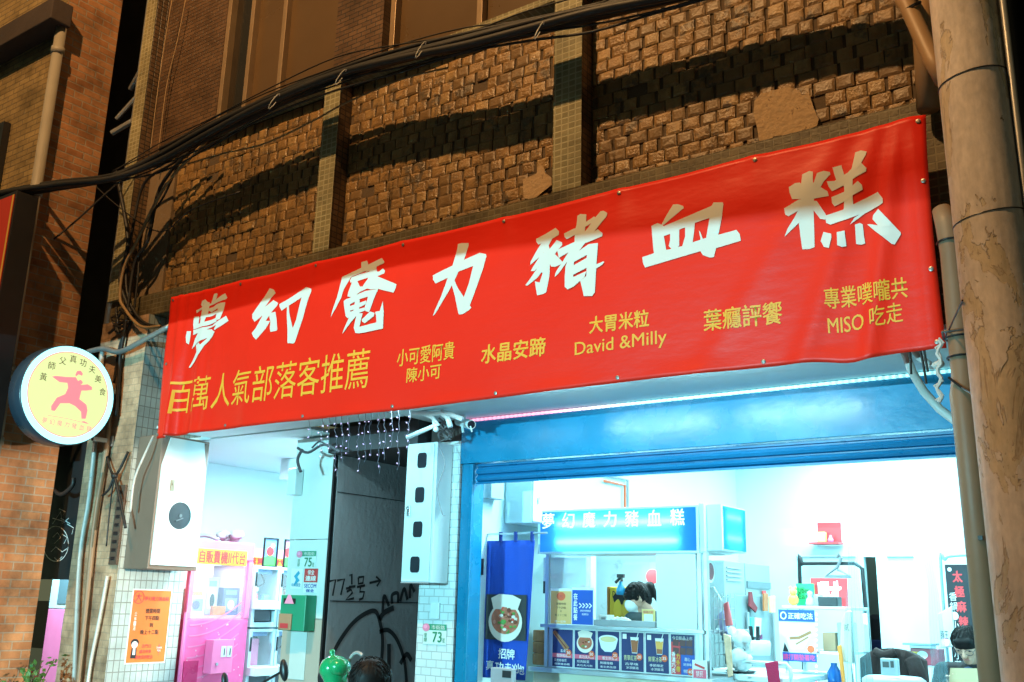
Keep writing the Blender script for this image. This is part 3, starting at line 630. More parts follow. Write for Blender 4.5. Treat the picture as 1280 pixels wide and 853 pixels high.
def ytext(body, x0, yb0, x1, yb1, h0, h1, bold=.012):
    """corners given along the bottom line of the writing"""
    u0, v0 = BF.px(x0, yb0); u1, v1 = BF.px(x1, yb1); _, t0 = BF.px(x0, yb0-h0)
    m = MB(); m.text(FL, body, u0, (v0+v1)/2, u1, (v0+v1)/2 + (t0-v0), 0.0, bold=bold, slant=((v0-v1)/2, (v1-v0)/2)); drape_mesh(m, 'yellow_lettering', LETY)
ytext('百萬人氣部落客推薦', 216, 519, 463, 485, 42, 42, .0)
ytext('小可愛阿貴', 498, 459, 570, 449, 21, 21)
ytext('陳小可', 510, 479, 553, 473, 18, 18)
ytext('水晶安蹄', 604, 456, 684, 446, 23, 24, .02)
ytext('大胃米粒', 739, 419, 814, 410, 21, 21, .02)
ytext('David &Milly', 721, 451, 836, 436, 21, 22, .012)
ytext('葉癮評饗', 881, 416, 979, 405, 27, 28, .015)
ytext('專業噗嚨共', 1032, 386, 1135, 371, 25, 26, .012)
ytext('MISO 吃走', 1036, 417, 1129, 401, 24, 25, .012)
m0 = MB(); m0.lathe((0, 0, 0), [(.006, 0), (.013, .002), (.013, .004), (.006, .005)], 14, axis='y')
first = None
for i, (x, z) in enumerate([(gx, 4.205) for gx in GX] + [(gx, 2.955) for gx in GX] + [(BX0+.045, 3.6), (BX1-.04, 3.35), (BX1-.04, 3.85)]):
    pp = D(x, z, .006)
    if first is None:
        first = MB(); first.v = [v + pp for v in m0.v]; first.f = m0.f; first.mi = m0.mi
        first = first.build('eyelet', mat('worn eyelet', (.30,.28,.25), .4, metal=.7), BAN)
    else:
        c = first.copy(); COL.objects.link(c); c.location = first.location + (pp - p0)
    if i == 0: p0 = pp
# ------------------------------------------------------------------ concrete pole and pipes at the right
def polemat():
    """pale paint with flaked patches that have thin dark rims"""
    m, nt, p = newmat('pole with peeling paint'); N = nt.nodes; L = nt.links
    tc = N.new('ShaderNodeTexCoord'); mp = N.new('ShaderNodeMapping'); mp.inputs['Scale'].default_value = (1.5, 1.5, .75); L.new(tc.outputs['Object'], mp.inputs[0])
    def nz(sc, det, ro=.6, vec=None, dist=0):
        n = N.new('ShaderNodeTexNoise'); n.inputs['Scale'].default_value = sc; n.inputs['Detail'].default_value = det; n.inputs['Roughness'].default_value = ro; n.inputs['Distortion'].default_value = dist
        L.new((vec or mp).outputs[0], n.inputs['Vector']); return n
    def ramp(src, els, interp='LINEAR'):
        r = N.new('ShaderNodeValToRGB'); e = r.color_ramp.elements; r.color_ramp.interpolation = interp
        e[0].position, e[0].color = els[0][0], (*els[0][1], 1); e[1].position, e[1].color = els[1][0], (*els[1][1], 1)
        for q, c in els[2:]: x = e.new(q); x.color = (*c, 1)
        L.new(src.outputs['Fac'], r.inputs[0]); return r
    flake = nz(2.6, 6, .62, None, .6)
    base = ramp(flake, [(.0, (.67, .59, .53)), (.555, (.67, .59, .53)), (.562, (.40, .31, .23)), (.574, (.60, .50, .37)), (.63, (.57, .47, .33)), (.638, (.36, .27, .19)), (.650, (.50, .41, .30))])
    st = N.new('ShaderNodeMapping'); st.inputs['Scale'].default_value = (14, 14, .5); L.new(tc.outputs['Object'], st.inputs[0])
    streak = nz(1.6, 5, .6, st); grain = nz(26, 5)
    v = N.new('ShaderNodeMapRange'); v.inputs[1].default_value = .3; v.inputs[2].default_value = .7; v.inputs[3].default_value = .84; v.inputs[4].default_value = 1.10; L.new(streak.outputs['Fac'], v.inputs[0])
    v2 = N.new('ShaderNodeMapRange'); v2.inputs[1].default_value = .3; v2.inputs[2].default_value = .7; v2.inputs[3].default_value = .84; v2.inputs[4].default_value = 1.10; L.new(grain.outputs['Fac'], v2.inputs[0])
    mu = N.new('ShaderNodeMath'); mu.operation = 'MULTIPLY'; big = nz(1.1, 5, .6); v3 = N.new('ShaderNodeMapRange'); v3.inputs[1].default_value = .35; v3.inputs[2].default_value = .65; v3.inputs[3].default_value = .70; v3.inputs[4].default_value = 1.12; L.new(big.outputs['Fac'], v3.inputs[0])
    mu0 = N.new('ShaderNodeMath'); mu0.operation = 'MULTIPLY'; L.new(v.outputs[0], mu0.inputs[0]); L.new(v3.outputs[0], mu0.inputs[1])
    L.new(mu0.outputs[0], mu.inputs[0]); L.new(v2.outputs[0], mu.inputs[1])
    sc = N.new('ShaderNodeVectorMath'); sc.operation = 'SCALE'; L.new(base.outputs[0], sc.inputs[0]); L.new(mu.outputs[0], sc.inputs['Scale'])
    chip = nz(9, 7, .7); cr = ramp(chip, [(.30, (1, 1, 1)), (.325, (0, 0, 0))])
    mx = N.new('ShaderNodeMix'); mx.data_type = 'RGBA'; mx.inputs[7].default_value = (0.10, 0.07, 0.045, 1); L.new(cr.outputs[0], mx.inputs[0]); L.new(sc.outputs[0], mx.inputs[6])
    L.new(mx.outputs[2], p.inputs['Base Color']); p.inputs['Roughness'].default_value = .75
    hb = ramp(flake, [(.555, (1, 1, 1)), (.57, (.2, .2, .2)), (.63, (.2, .2, .2)), (.645, (0, 0, 0))])
    ad = N.new('ShaderNodeMath'); ad.operation = 'MULTIPLY_ADD'; ad.inputs[1].default_value = .3; L.new(grain.outputs['Fac'], ad.inputs[0]); L.new(hb.outputs[0], ad.inputs[2])
    b = N.new('ShaderNodeBump'); b.inputs['Strength'].default_value = .7; b.inputs['Distance'].default_value = .006
    L.new(ad.outputs[0], b.inputs['Height']); L.new(b.outputs[0], p.inputs['Normal'])
    return m
POLEM = polemat()
PC = Vector((-0.69, 4.60, 0))
PO = empty('utility_pole', (PC.x, PC.y, -.15), 'thick pale concrete pole with peeling paint in front of the banner end', 'pole')
m = MB(); pts = []; rs = []
for i in range(60):
    z = -.15 + i*.15; pts.append((PC.x + .012*(4.4-z), PC.y, z)); rs.append(.157 - .0022*z)
m.tube(pts, rs, 40); m.build('shaft', POLEM, PO, smooth=True)
for z in (3.30, 3.99): MB().tube([(PC.x + .012*(4.4-z) + .151*math.cos(a*math.pi/16), PC.y + .151*math.sin(a*math.pi/16), z + .02*math.sin(a*math.pi/16+1)) for a in range(33)], .0028, 6).build('wire_tie', BLACK, PO)
m = MB()
m.tube([(PC.x+.225, PC.y-.03, -.1), (PC.x+.172, PC.y-.03, 3.0), (PC.x+.165, PC.y-.03, 7)], .016, 8); m.build('side_conduit', GALV, PO, smooth=True)
BROWNP = mat('brown stained pipe', (0.26, 0.17, 0.10), .5, .25, 3, .2, 20, stain=(.16, .10, .06), stain_at=.6, stain_scale=2)
CP = empty('wall_conduit', (-0.955, 5.1, 0), 'brown cable conduit standing between banner and concrete pole', 'pipe')
m = MB(); m.tube([(-0.915, 5.1, -.1), (-0.94, 5.1, 2.45), (-0.945, 5.1, 2.62), (-0.935, 5.1, 2.70), (-0.935, 5.1, 3.35), (-0.945, 5.1, 3.50), (-0.97, 5.12, 3.6)], [.062,.062,.062,.056,.056,.056,.045], 20)
m.build('pipe', BROWNP, CP, smooth=True)
for z in (3.40, 2.90, 2.80): MB().tube([(-0.938 + .063*math.cos(a*math.pi/10), 5.1 + .063*math.sin(a*math.pi/10), z + .006*a/10) for a in range(21)], .005, 6).build('wire_tie', BLACK, CP)
MB().tube([(-1.045, 5.27, 2.955), (-1.0, 5.03, 2.93), (-0.9, 5.03, 2.93), (-0.72, 4.76, 2.91)], .006, 6).build('tie_wire', BLACK, CP)
MB().tube([(-1.04, 5.27, 2.95), (-0.99, 5.1, 2.94), (-0.80, 4.5, 2.92)], .004, 6).build('tie_wire', BLACK, CP)
MB().tube([(-0.99, 5.03, 2.70), (-0.93, 5.02, 2.64), (-0.80, 4.72, 2.52)], .007, 6).build('tie_wire', BLACK, CP)
m = MB(); m.box(-0.925, -0.905, 5.028, 5.04, 1.925, 1.945); m.build('sticker', BLACK, CP)
# pipes above the banner end
UP = empty('bent_pipe', (-1.06, 5.3, 4.2), 'tan bent pipe beside the top of the concrete pole', 'pipe')
m = MB(); m.tube([px(1118,-20,Y=5.25), px(1135,8,Y=5.22), px(1152,45,Y=5.15), px(1166,75,Y=5.1), px(1180,100,Y=5.05)], .048, 14)
TANP = mat('tan pipe', (.36, .22, .11), .5, .2, 4); m.build('bent_pipe', TANP, UP, smooth=True)
MB().tube([px(1152,-30,Y=5.4), px(1155,45,Y=5.4), px(1160,138,Y=5.4)], .06, 14).build('straight_pipe', TANP, UP, smooth=True)
m = MB(); m.tube([px(1133,12,Y=5.17), px(1143,6,Y=5.15), px(1150,3,Y=5.2)], .01, 6); m.build('wire_tie', BLACK, UP)
# hoses and loose ends under the banner corner
m = MB(); m.tube([px(1131,440,Y=5.55), px(1140,465,Y=5.6), px(1155,490,Y=5.7), px(1175,512,Y=5.7), px(1195,527,Y=5.7), px(1210,535,Y=5.6)], .024, 10)
m.build('white_hose', PVC, smooth=True, label='white bent hose hanging under the right banner corner', cat='hose')
m = MB(); m.tube([px(1143,438,Y=5.45), px(1150,448,Y=5.5), px(1165,458,Y=5.4), px(1176,455,Y=5.3)], .020, 10)
m.build('white_hose', PVC, smooth=True, label='short looped white hose tight under the banner corner beside the conduit', cat='hose')
for i, (a, lb) in enumerate((([(1138,438),(1138,450),(1139,468)], 'thin black cord end hanging straight under the banner corner, the left one'),
            ([(1150,437),(1154,455),(1158,480)], 'slanting black cord under the banner corner, the longest of three'), ([(1155,436),(1157,450),(1160,465)], 'short black cord under the banner corner nearest the conduit'))):
    MB().tube([px(x, y, Y=5.32) for x, y in a], .007, 6).build('cord', CABLE, label=lb, cat='cord')
m = MB(); q = [px(1174+3*math.sin(i*1.7), 425+i*6, Y=5.2) for i in range(14)]
m.tube(q, .010, 6); m.tube([p + Vector((.015*math.sin(i*2.3), 0, .01)) for i, p in enumerate(q)], .006, 6)
m.build('twisted_wire', PVC, label='frayed white plastic strip tied along the conduit', cat='wire')
# ------------------------------------------------------------------ cable bundle
CB = empty('cable_bundle', px(420, 90, Y=5.15), 'thick bundle of black cables sagging across the upper facade', 'cables')
path = [(-90,262),(0,243),(70,232),(140,222),(200,196),(260,164),(330,130),(420,93),(500,70),(580,52),(660,33),(740,14),(830,-4),(960,-32),(1120,-62),(1290,-92)]
def cpath(dy, Y):
    out = []
    for i, (x, y) in enumerate(path):
        k = 0.45 if x < 150 else 1.0
        out.append(px(x, y + dy*k + 2.2*math.sin(i*1.3 + dy), Y=Y - (.62*min(1, (200-x)/200) if x < 200 else 0) + (.10*min(1, (x-560)/400) if x > 560 else 0)))
    return out
def smoothpts(P, k=5):
    out = []; P = [Vector(q) for q in P]
    for i in range(len(P)-1):
        p0, p1, p2, p3 = P[max(0, i-1)], P[i], P[i+1], P[min(len(P)-1, i+2)]
        for t in range(k):
            t /= k; out.append(.5*((2*p1) + (p2-p0)*t + (2*p0-5*p1+4*p2-p3)*t*t + (3*p1-p0-3*p2+p3)*t**3))
    out.append(P[-1]); return out
for i in range(13):
    m = MB(); Y = 5.10 + .010*i; cp = cpath(random.uniform(-7, 7), Y); cp = cp if i % 4 == 0 else cp[3+i % 2:]; m.tube(smoothpts(cp), random.choice((.018, .024, .028, .032)), 7)
    m.build('cable', CABLE, CB, smooth=True)
for k_, dy_ in enumerate((-16, 13, 19, -12, 10)):
    MB().tube(smoothpts([q + Vector((0, 0, .03*math.sin(j*1.9+k_))) for j, q in enumerate(cpath(dy_, 5.12+.02*k_)[3:])]), .006 + .002*(k_ % 3), 6).build('cable', CABLE, CB, smooth=True)
for x, y in ((345,128),(428,98),(676,40),(528,64)):
    m = MB(); c = px(x, y, Y=5.0); m.tube([c + Vector((.02*math.sin(a*.6), .05*math.cos(a*.6)-.02, .085*math.sin(a*.6+1))) for a in range(10)], .004, 5); m.build('cable_tie', PVC, CB)
def cable(pts, Y, r, mt, label, cat='cable', group=None):
    P = [px(x, y, Y=(Y if not isinstance(Y, (list, tuple)) else Y[i])) for i, (x, y) in enumerate(pts)]
    return MB().tube(smoothpts(P), r, 7).build('loose_cable', mt, smooth=True, label=label, cat=cat, group=group)
cable([(560,85),(500,100),(430,130),(390,152),(330,180),(280,192),(235,205)], 5.3, .008, TANCABLE, 'thin tan wire slanting under the cable bundle over the tiles')
cable([(262,172),(240,195),(212,225),(190,262),(172,300),(155,335),(150,370),(155,385),(175,408),(200,408)], 5.38, .016, TANCABLE, 'tan curved cable dropping from the bundle to the pier')
cable([(250,180),(215,205),(180,230),(165,290),(158,330),(160,372),(178,402),(205,410)], 5.42, .015, CABLE, 'black cable hanging along the left edge of the tiles to the banner')
cable([(235,190),(200,235),(185,300),(168,330),(158,400),(150,450),(145,520)], 5.40, .018, CABLE, 'black cable running down behind the round sign')
cable([(225,200),(205,245),(178,290),(172,350),(165,400),(150,430),(142,480)], 5.43, .011, CABLE, 'thin black cable beside the left pier top')
cable([(145,215),(160,300),(150,350),(165,395)], 5.41, .02, CABLE, 'stout black cable hanging in the dark corner left of the tiles')
cable([(108,222),(150,260),(200,290),(240,262),(300,240)], 5.4, .007, CABLE, 'thin slack cable looping over the left tiles')
cable([(42,318),(85,285),(135,240),(165,215)], [4.9,5.1,5.3,5.4], .010, CABLE, 'thin black cable slanting across the orange bricks')
cable([(215,0),(205,60),(195,130),(188,190)], 5.42, .006, TANCABLE, 'thin tan wire hanging down the upper pier')
cable([(232,0),(222,50),(208,110),(198,190)], 5.52, .006, TANCABLE, 'thin tan wire looped beside the upper pier')
cable([(68,560),(62,600),(75,618),(90,608),(92,598)], 5.42, .022, CABLE, 'thick black cable hook hanging before the black board', )
m = MB()
for k in range(7):
    P = [px(140+random.uniform(-6, 25), 385+i*9+random.uniform(-5, 5), Y=5.40) for i in range(4)]
    m.tube(smoothpts(P), random.uniform(.006, .016), 6)
m.build('cable_tangle', CABLE, smooth=True, label='tangle of black cables at the top of the left pier', cat='cables')
# conduits in front of the left pier
m = MB(); m.tube(smoothpts([px(110,440,Y=5.38), px(130,436,Y=5.38), px(150,440,Y=5.38), px(180,425,Y=5.36), px(212,408,Y=5.36)]), .026, 10)
m.build('grey_conduit', GALV, smooth=True, label='grey conduit sloping up from the round sign to the banner', cat='pipe')
for i, (a, r, mt, lb) in enumerate((([(128,440),(122,520),(112,620),(100,700),(93,853)], .022, PVC, 'pale pipe down the left edge of the tiled pier'), ([(140,480),(133,560),(118,660),(108,760),(97,870)], .028, BROWNP, 'brown pipe down the middle of the tiled pier'),
          ([(134,720),(125,770),(113,830),(108,870)], .014, PVC, 'thin white pipe on the pier left of the orange poster'))):
    P = smoothpts([px(x, y, Y=5.41) for x, y in a]); z0 = Vector((P[-1].x, P[-1].y, 0.0)); MB().tube(P + [z0], r, 10).build('downpipe', mt, smooth=True, label=lb, cat='pipe')
m = MB(); m.tube(smoothpts([px(132,565,Y=5.42), px(143,595,Y=5.40), px(160,565,Y=5.42)]), .012, 7); m.tube(smoothpts([px(143,595,Y=5.39), px(150,625,Y=5.38), px(157,660,Y=5.38)]), .014, 7)
m.tube(smoothpts([px(143,595,Y=5.39), px(138,630,Y=5.38), px(133,683,Y=5.38)]), .007, 7); m.tube(smoothpts([px(143,595,Y=5.39), px(136,612,Y=5.38), px(128,620,Y=5.38)]), .012, 7)
m.ell(px(143,595,Y=5.385), .035, .03, .03); m.build('taped_wires', CABLE, smooth=True, label='taped knot of wires on the pier left of the steel box', cat='wires')
MB().tube(smoothpts([px(192,545,Y=5.44), px(180,570,Y=5.4), px(168,600,Y=5.4), px(163,640,Y=5.4)]), .010, 7).build('loose_cable', PVC, smooth=True, label='white flexible cable over the front of the left steel box', cat='cable')
m = MB(); m.box(-8.33, -8.215, 5.425, 5.446, 1.83, 2.55)
for i in range(9): m.box(-8.305, -8.24, 5.421, 5.4245, 1.87+i*.075, 1.90+i*.075, 1)
m.build('slotted_channel', [mat('rusty channel', (.10, .065, .045), .7, .3, 10), BLACK], label='rusty slotted steel strip on the pier edge', cat='bracket')
# ------------------------------------------------------------------ round lit sign
SX = -8.45
SF = FX(SX)
cY, cZ = SF.px(86, 494); SR = 0.455
SG = empty('round_sign', (SX, cY, cZ), 'round lit yellow and white sign with a red kung fu figure', 'sign')
m = MB(); m.lathe((SX, cY, cZ), [(SR-.02, -.20), (SR+.004, -.19), (SR+.004, -.012), (SR-.004, 0), (SR-.03, 0.001)], 64, axis='x'); m.build('housing', mat('dark blue grey sign rim', (.03, .05, .075), .3, .1), SG, smooth=True)
def signface():
    m = bpy.data.materials.new('backlit sign face'); m.use_nodes = True; nt = m.node_tree; N = nt.nodes; L = nt.links; p = N['Principled BSDF']
    tc = N.new('ShaderNodeTexCoord'); ln = N.new('ShaderNodeVectorMath'); ln.operation = 'LENGTH'; mp = N.new('ShaderNodeMapping'); mp.inputs['Location'].default_value = (0, 0, -SR)
    L.new(tc.outputs['Object'], mp.inputs[0]); L.new(mp.outputs[0], ln.inputs[0])
    r = N.new('ShaderNodeValToRGB'); r.color_ramp.interpolation = 'CONSTANT'; e = r.color_ramp.elements
    e[0].color = (0.41, 0.47, 0.20, 1); e[1].position = .385/SR; e[1].color = (.5, .17, .18, 1); x = e.new(.393/SR); x.color = (.34, .92, 1.0, 1)
    mm = N.new('ShaderNodeMath'); mm.operation = 'DIVIDE'; mm.inputs[1].default_value = SR; L.new(ln.outputs['Value'], mm.inputs[0]); L.new(mm.outputs[0], r.inputs[0])
    L.new(r.outputs[0], p.inputs['Emission Color']); p.inputs['Emission Strength'].default_value = 2.1; p.inputs['Base Color'].default_value = (.1, .12, .08, 1); p.inputs['Roughness'].default_value = .3
    return m
m = MB(); m.disc(SF, cY, cZ, SR-.006, off=.003, n=64); m.build('face', signface(), SG)
SRED = emis('backlit red print', (1.0, .28, .33), .92); SINK = mat('brown lettering', (.10, .045, .02), .5)
m = MB()
def sp(x, y): return SF.px(9 + x/5.687, 420 + y/5.687)
m.poly(SF, [sp(*p) for p in [(315,290),(340,285),(420,293),(485,295),(500,320),(525,350),(570,345),(600,365),(600,385),(560,390),(525,390),(510,450),(560,490),(568,530),(555,590),(525,590),(522,540),(480,500),(440,480),(375,480),(335,535),(310,530),(310,500),(350,440),(410,415),(430,370),(425,335),(370,330)]], .006)
m.poly(SF, [sp(*p) for p in [(482,275),(495,250),(520,248),(535,270),(530,285),(505,275),(485,290)]], .006)
m.poly(SF, [sp(*p) for p in [(500,322),(520,312),(535,330),(528,345),(505,336)]], .0065)
m.ribbon(SF, [sp(285,565), (sp(430,590)), sp(580,628)], .004, .006); m.poly(SF, [sp(525,608), sp(545,608), sp(575,622), sp(545,620)], .0065)
for i, ch in enumerate('夢幻魔力豬血糕'):
    x = 262 + i*52.5; y = 600 + i*10; u, v = sp(x, y+18); m.text(SF, ch, u-.024, v-.003, u+.024, v+.048, .006)
m.build('kung_fu_figure', SRED, SG)
m = MB()
for ch, (x, y) in zip('黃師父真功夫美食', ((240,285),(305,205),(388,170),(468,158),(543,185),(613,235),(658,305),(692,400))):
    u, v = sp(x, y); u = cY + (u-cY)*.93; v = cZ + (v-cZ)*.97; m.text(SF, ch, u-.033, v-.035, u+.033, v+.035, .006)
m.build('lettering', SINK, SG)
for y in (490, 551):
    a = px(141, y-4, Y=5.30); m = MB(); yy = a.z
    m.box(SX-.14, SX-.10, cY+SR*.8, 5.43, yy-.02, yy+.02); m.box(SX-.17, SX-.07, 5.425, 5.448, yy-.05, yy+.05); m.build('bracket', GALV, SG, bevel=.003)
# ------------------------------------------------------------------ big dark box sign at the far left
BX = empty('box_sign', (-9.6, 4.42, 2.9), 'large black box sign with a glowing red front at the left edge', 'sign')
MB().box(-10.6, -9.0, 4.40, 4.62, 2.82, 5.28).build('housing', BLACK, BX, bevel=.006)
MB().rect(FY(4.40), -10.57, 2.86, -9.02, 5.24, .002, .006).build('front_panel', emis('backlit red panel', (.55, .03, .008), .28), BX)
MB().rect(FY(4.40), -9.045, 2.86, -9.022, 5.24, .009, .002).build('yellow_border', emis('backlit yellow border', (.6, .30, .03), .35), BX)
# ------------------------------------------------------------------ steel boxes on the left pier and by the shutter
LB = empty('electric_box', (-7.98, 5.76, 1.80), 'tall white steel box with a round hole on the left pier', 'electrical box')
MB().box(-8.203, -7.845, 5.50, 6.03, 1.797, 3.005).build('cabinet', mat('stained shade-toned white steel', (.20, .15, .115), .5, .12, 4, stain=(.15, .12, .095), stain_at=.6, stain_scale=3), LB, bevel=.006)  # dark base colour holds the shade on the white cabinet's front; stains are its own
g = FX(-7.845)
m = MB(); hy, hz = g.px(224, 645)
hole = [(hy + .125*math.cos(-2*math.pi*i/24), hz + .125*math.sin(-2*math.pi*i/24)) for i in range(24)]
# door leaf with a round opening
n = 24; ou = []
for i in range(n):
    a = -2*math.pi*i/n; c, s = math.cos(a), math.sin(a); k = min((6.01-hy)/c if c > 1e-6 else 9, (5.52-hy)/c if c < -1e-6 else 9, (2.985-hz)/s if s > 1e-6 else 9, (1.83-hz)/s if s < -1e-6 else 9); ou.append((hy+c*k, hz+s*k))
ou2 = ou
for (rr, off) in ((0, .012),):
    m.add([g(u, v, .012) for u, v in hole] + [g(u, v, .012) for u, v in ou2] + [g(u, v, .001) for u, v in hole] + [g(u, v, .001) for u, v in ou2],
          [[i, (i+1) % n, n+(i+1) % n, n+i] for i in range(n)] + [[i, 2*n+i, 2*n+(i+1) % n, (i+1) % n] for i in range(n)] + [[n+i, n+(i+1) % n, 3*n+(i+1) % n, 3*n+i] for i in range(n)])
m.poly(g, [(5.52, 1.83), (6.01, 1.83), (6.01, 1.834), (5.52, 1.834)], .001, .011); 
cor = [(5.52,1.83),(6.01,1.83),(6.01,2.985),(5.52,2.985)]
for (cu, cv) in cor:                                   # square the leaf's corners
    near = sorted(ou2, key=lambda q: (q[0]-cu)**2 + (q[1]-cv)**2)[:2]
    if (near[0][0]-cu)**2 + (near[0][1]-cv)**2 > 1e-8: m.poly(g, [near[0], (cu, cv), near[1]], .001, .011)
dl = m.build('door', WHITE, LB)
m = MB(); m.disc(g, hy, hz, .124, off=.0008); m.build('meter_window', mat('dark meter glass', (.02, .03, .04), .08), LB)
m = MB(); m.tube([g(hy-.03, hz-.05, .004), g(hy+.04, hz-.02, .004)], .006); m.disc(g, hy+.01, hz, .016, off=.003, thick=.006); m.build('meter_dial', mat('dull dial', (.10,.14,.16), .4), LB)
ku, kv = g.px(214, 607); m = MB(); m.rect(g, ku-.02, kv-.05, ku+.02, kv+.05, .012, .012); m.disc(g, ku, kv+.01, .012, off=.024, thick=.012); m.build('latch', mat('brass latch', (.25, .22, .16), .4, metal=.6), dl, bevel=.002)
MB_ = empty('meter_box', (-5.22, 6.2, 1.72), 'narrow white meter box with four small square windows', 'electrical box')
MB().box(-5.378, -5.066, 6.10, 6.298, 1.722, 2.825).build('cabinet', WHITE, MB_, bevel=.006)
f = FY(6.10)
MB().rect(f, -5.37, 1.73, -5.09, 2.81, .001, .012).build('door', WHITE, MB_, bevel=.003)
MB().rect(f, -5.372, 1.717, -5.085, 1.726, .001, .014).build('door_gap', GREY, MB_)
for x, y in ((529,576),(526,619),(523.5,662),(520,706)):
    u, v = f.px(x, y); MB().poly(f, [(u + .048*math.cos(t)*min(1.25, 1/max(abs(math.cos(t)), abs(math.sin(t)))), v + .062*math.sin(t)*min(1.25, 1/max(abs(math.cos(t)), abs(math.sin(t))))) for t in [2*math.pi*i/24 for i in range(24)]], .0135, .002).build('window', mat('meter window glass', (.03, .035, .045), .06), MB_)
u, v = f.px(512, 639); m = MB(); m.rect(f, u-.012, v-.04, u+.018, v+.04, .013, .010); m.disc(f, u+.003, v+.02, .012, off=.023, thick=.014); m.build('latch', STEEL, MB_, bevel=.002)
MB().tube(smoothpts([px(548,556,Y=6.08), px(556,580,Y=6.08), px(547,612,Y=6.08), px(552,640,Y=6.08), px(556,645,Y=6.08)]), .004, 6).build('loose_cable', GREY, label='thin grey wire dangling beside the meter box', cat='wire')
# number plates
def plate(F, u0, v0, u1, v1, body, label):
    e = empty('number_plate', F((u0+u1)/2, v0, .0), label, 'house number')
    MB().rect(F, u0, v0, u1, v1, .001, .006).build('plate', mat('pale plate enamel', (.62, .80, .78), .35), e, bevel=.002)
    h = v1-v0; w_ = u1-u0
    MB().rect(F, u0, v1-h*.30, u1, v1, .0075, .001).build('green_band', GREENP, e)
    m = MB(); m.text(F, body, u0+w_*.42, v0+h*.12, u0+w_*.82, v0+h*.62, .010, bold=.03); m.build('numerals', INKG, e)
    m = MB(); m.text(F, '市路街' if body == '75' else '市街路', u0+w_*.36, v1-h*.26, u1-w_*.06, v1-h*.05, .010); m.build('street_name', INKW, e)
    m = MB(); m.disc(F, u0+w_*.13, v1-h*.18, w_*.16, h*.2, off=.010, n=14); m.disc(F, u0+w_*.10, v1-h*.14, w_*.08, h*.1, off=.0105, n=12, mi=1); m.build('flower_emblem', [mat('pink emblem', (.75, .25, .40), .5), LPINK], e)
    m = MB(); m.text(F, '號', u0+w_*.85, v0+h*.1, u0+w_*.95, v0+h*.35, .010); m.text(F, '里鄰', u0+w_*.05, v0+h*.1, u0+w_*.18, v0+h*.55, .010, vertical=True); m.build('small_print', INKG, e)
f = FY(6.30)
u0, v0 = f.px(371, 711); u1, v1 = f.px(396, 689); plate(f, u0, v0, u1, v1, '75', 'green house number plate 75 above the red security sticker')
u0, v0 = f.px(529, 805); u1, v1 = f.px(559, 781); plate(f, u0, v0, u1, v1, '73', 'green house number plate 73 on the tiled pier below the doorbell')
f2 = f; u, v = f.px(545, 765); m = MB(); m.rect(f, u-.045, v-.055, u+.045, v+.07, .001, .02); m.build('intercom', WHITE, bevel=.004, label='small white doorbell box above number plate 73', cat='doorbell').location.y += 0
# stickers on the wall end
def sticker(x0, y0, x1, y1, mt, label, lines, F=f, off=.001):
    u0, v0 = F.px(x0, y1); u1, v1 = F.px(x1, y0); e = empty('sticker', F((u0+u1)/2, v0), label, 'sticker')
    MB().rect(F, u0, v0, u1, v1, off, .002).build('sheet', mt, e); h = v1-v0; w_ = u1-u0
    for body, a, b, c, d, ink in lines: MB().text(F, body, u0+a*w_, v0+b*h, u0+c*w_, v0+d*h, off+.0035, bold=.02).build('lettering', ink, e)
    return e, u0, v0, u1, v1
CY = mat('cyan lettering', (.02, .35, .55), .5)
e, u0, v0, u1, v1 = sticker(363, 711, 379, 736, PAPER, 'white sticker with a cyan swoosh below the 75 plate', [('中興保全', .1, .1, .9, .28, CY)])
m = MB(); m.ribbon(f, [(u0+.10, v1-.03), (u0+.06, v1-.07), (u0+.09, v1-.10), (u0+.05, v1-.14)], [.03, .045, .05, .01], .004); m.build('swoosh', CY, e)
sticker(380, 711, 398, 728, mat('red sticker', (.6, .05, .05), .5), 'red security sticker beside the cyan swoosh sticker', [('保全', .25, .55, .75, .9, INKW), ('連線', .1, .1, .9, .48, INKW)])
sticker(379, 729, 397, 741, PAPER, 'white and blue SECOM sticker above the green mailbox', [('SECOM', .06, .5, .94, .9, ROYAL), ('保全', .2, .06, .8, .38, ROYAL)])
sticker(358, 745, 363.5, 776, PAPER, 'narrow strip of small labels on the wall corner', [('檢驗合格', .15, .05, .85, .95, CY)])
# green mailbox
MX = empty('mailbox', f(-6.66, 1.32), 'green mailbox with a wooden flap on the wall', 'mailbox')
MB().box(-6.83, -6.515, 6.17, 6.297, 1.305, 1.605).build('body', GREENP, MX, bevel=.006)
f3 = FY(6.17)
MB().rect(f3, -6.825, 1.31, -6.665, 1.445, .001, .012).build('flap', mat('wooden flap', (.42, .26, .15), .55, .2, 8), MX, bevel=.003)
MB().rect(f3, -6.79, 1.53, -6.64, 1.575, .001, .003).build('slot', BLACK, MX)
MB().poly(f3, [(-6.775, 1.53), (-6.655, 1.53), (-6.70, 1.60), (-6.73, 1.61)], .005, .002).build('leaflet', LPINK, MX)
MB().rect(f3, -6.80, 1.325, -6.70, 1.365, .014, .002).build('name_slot', RED, MX)
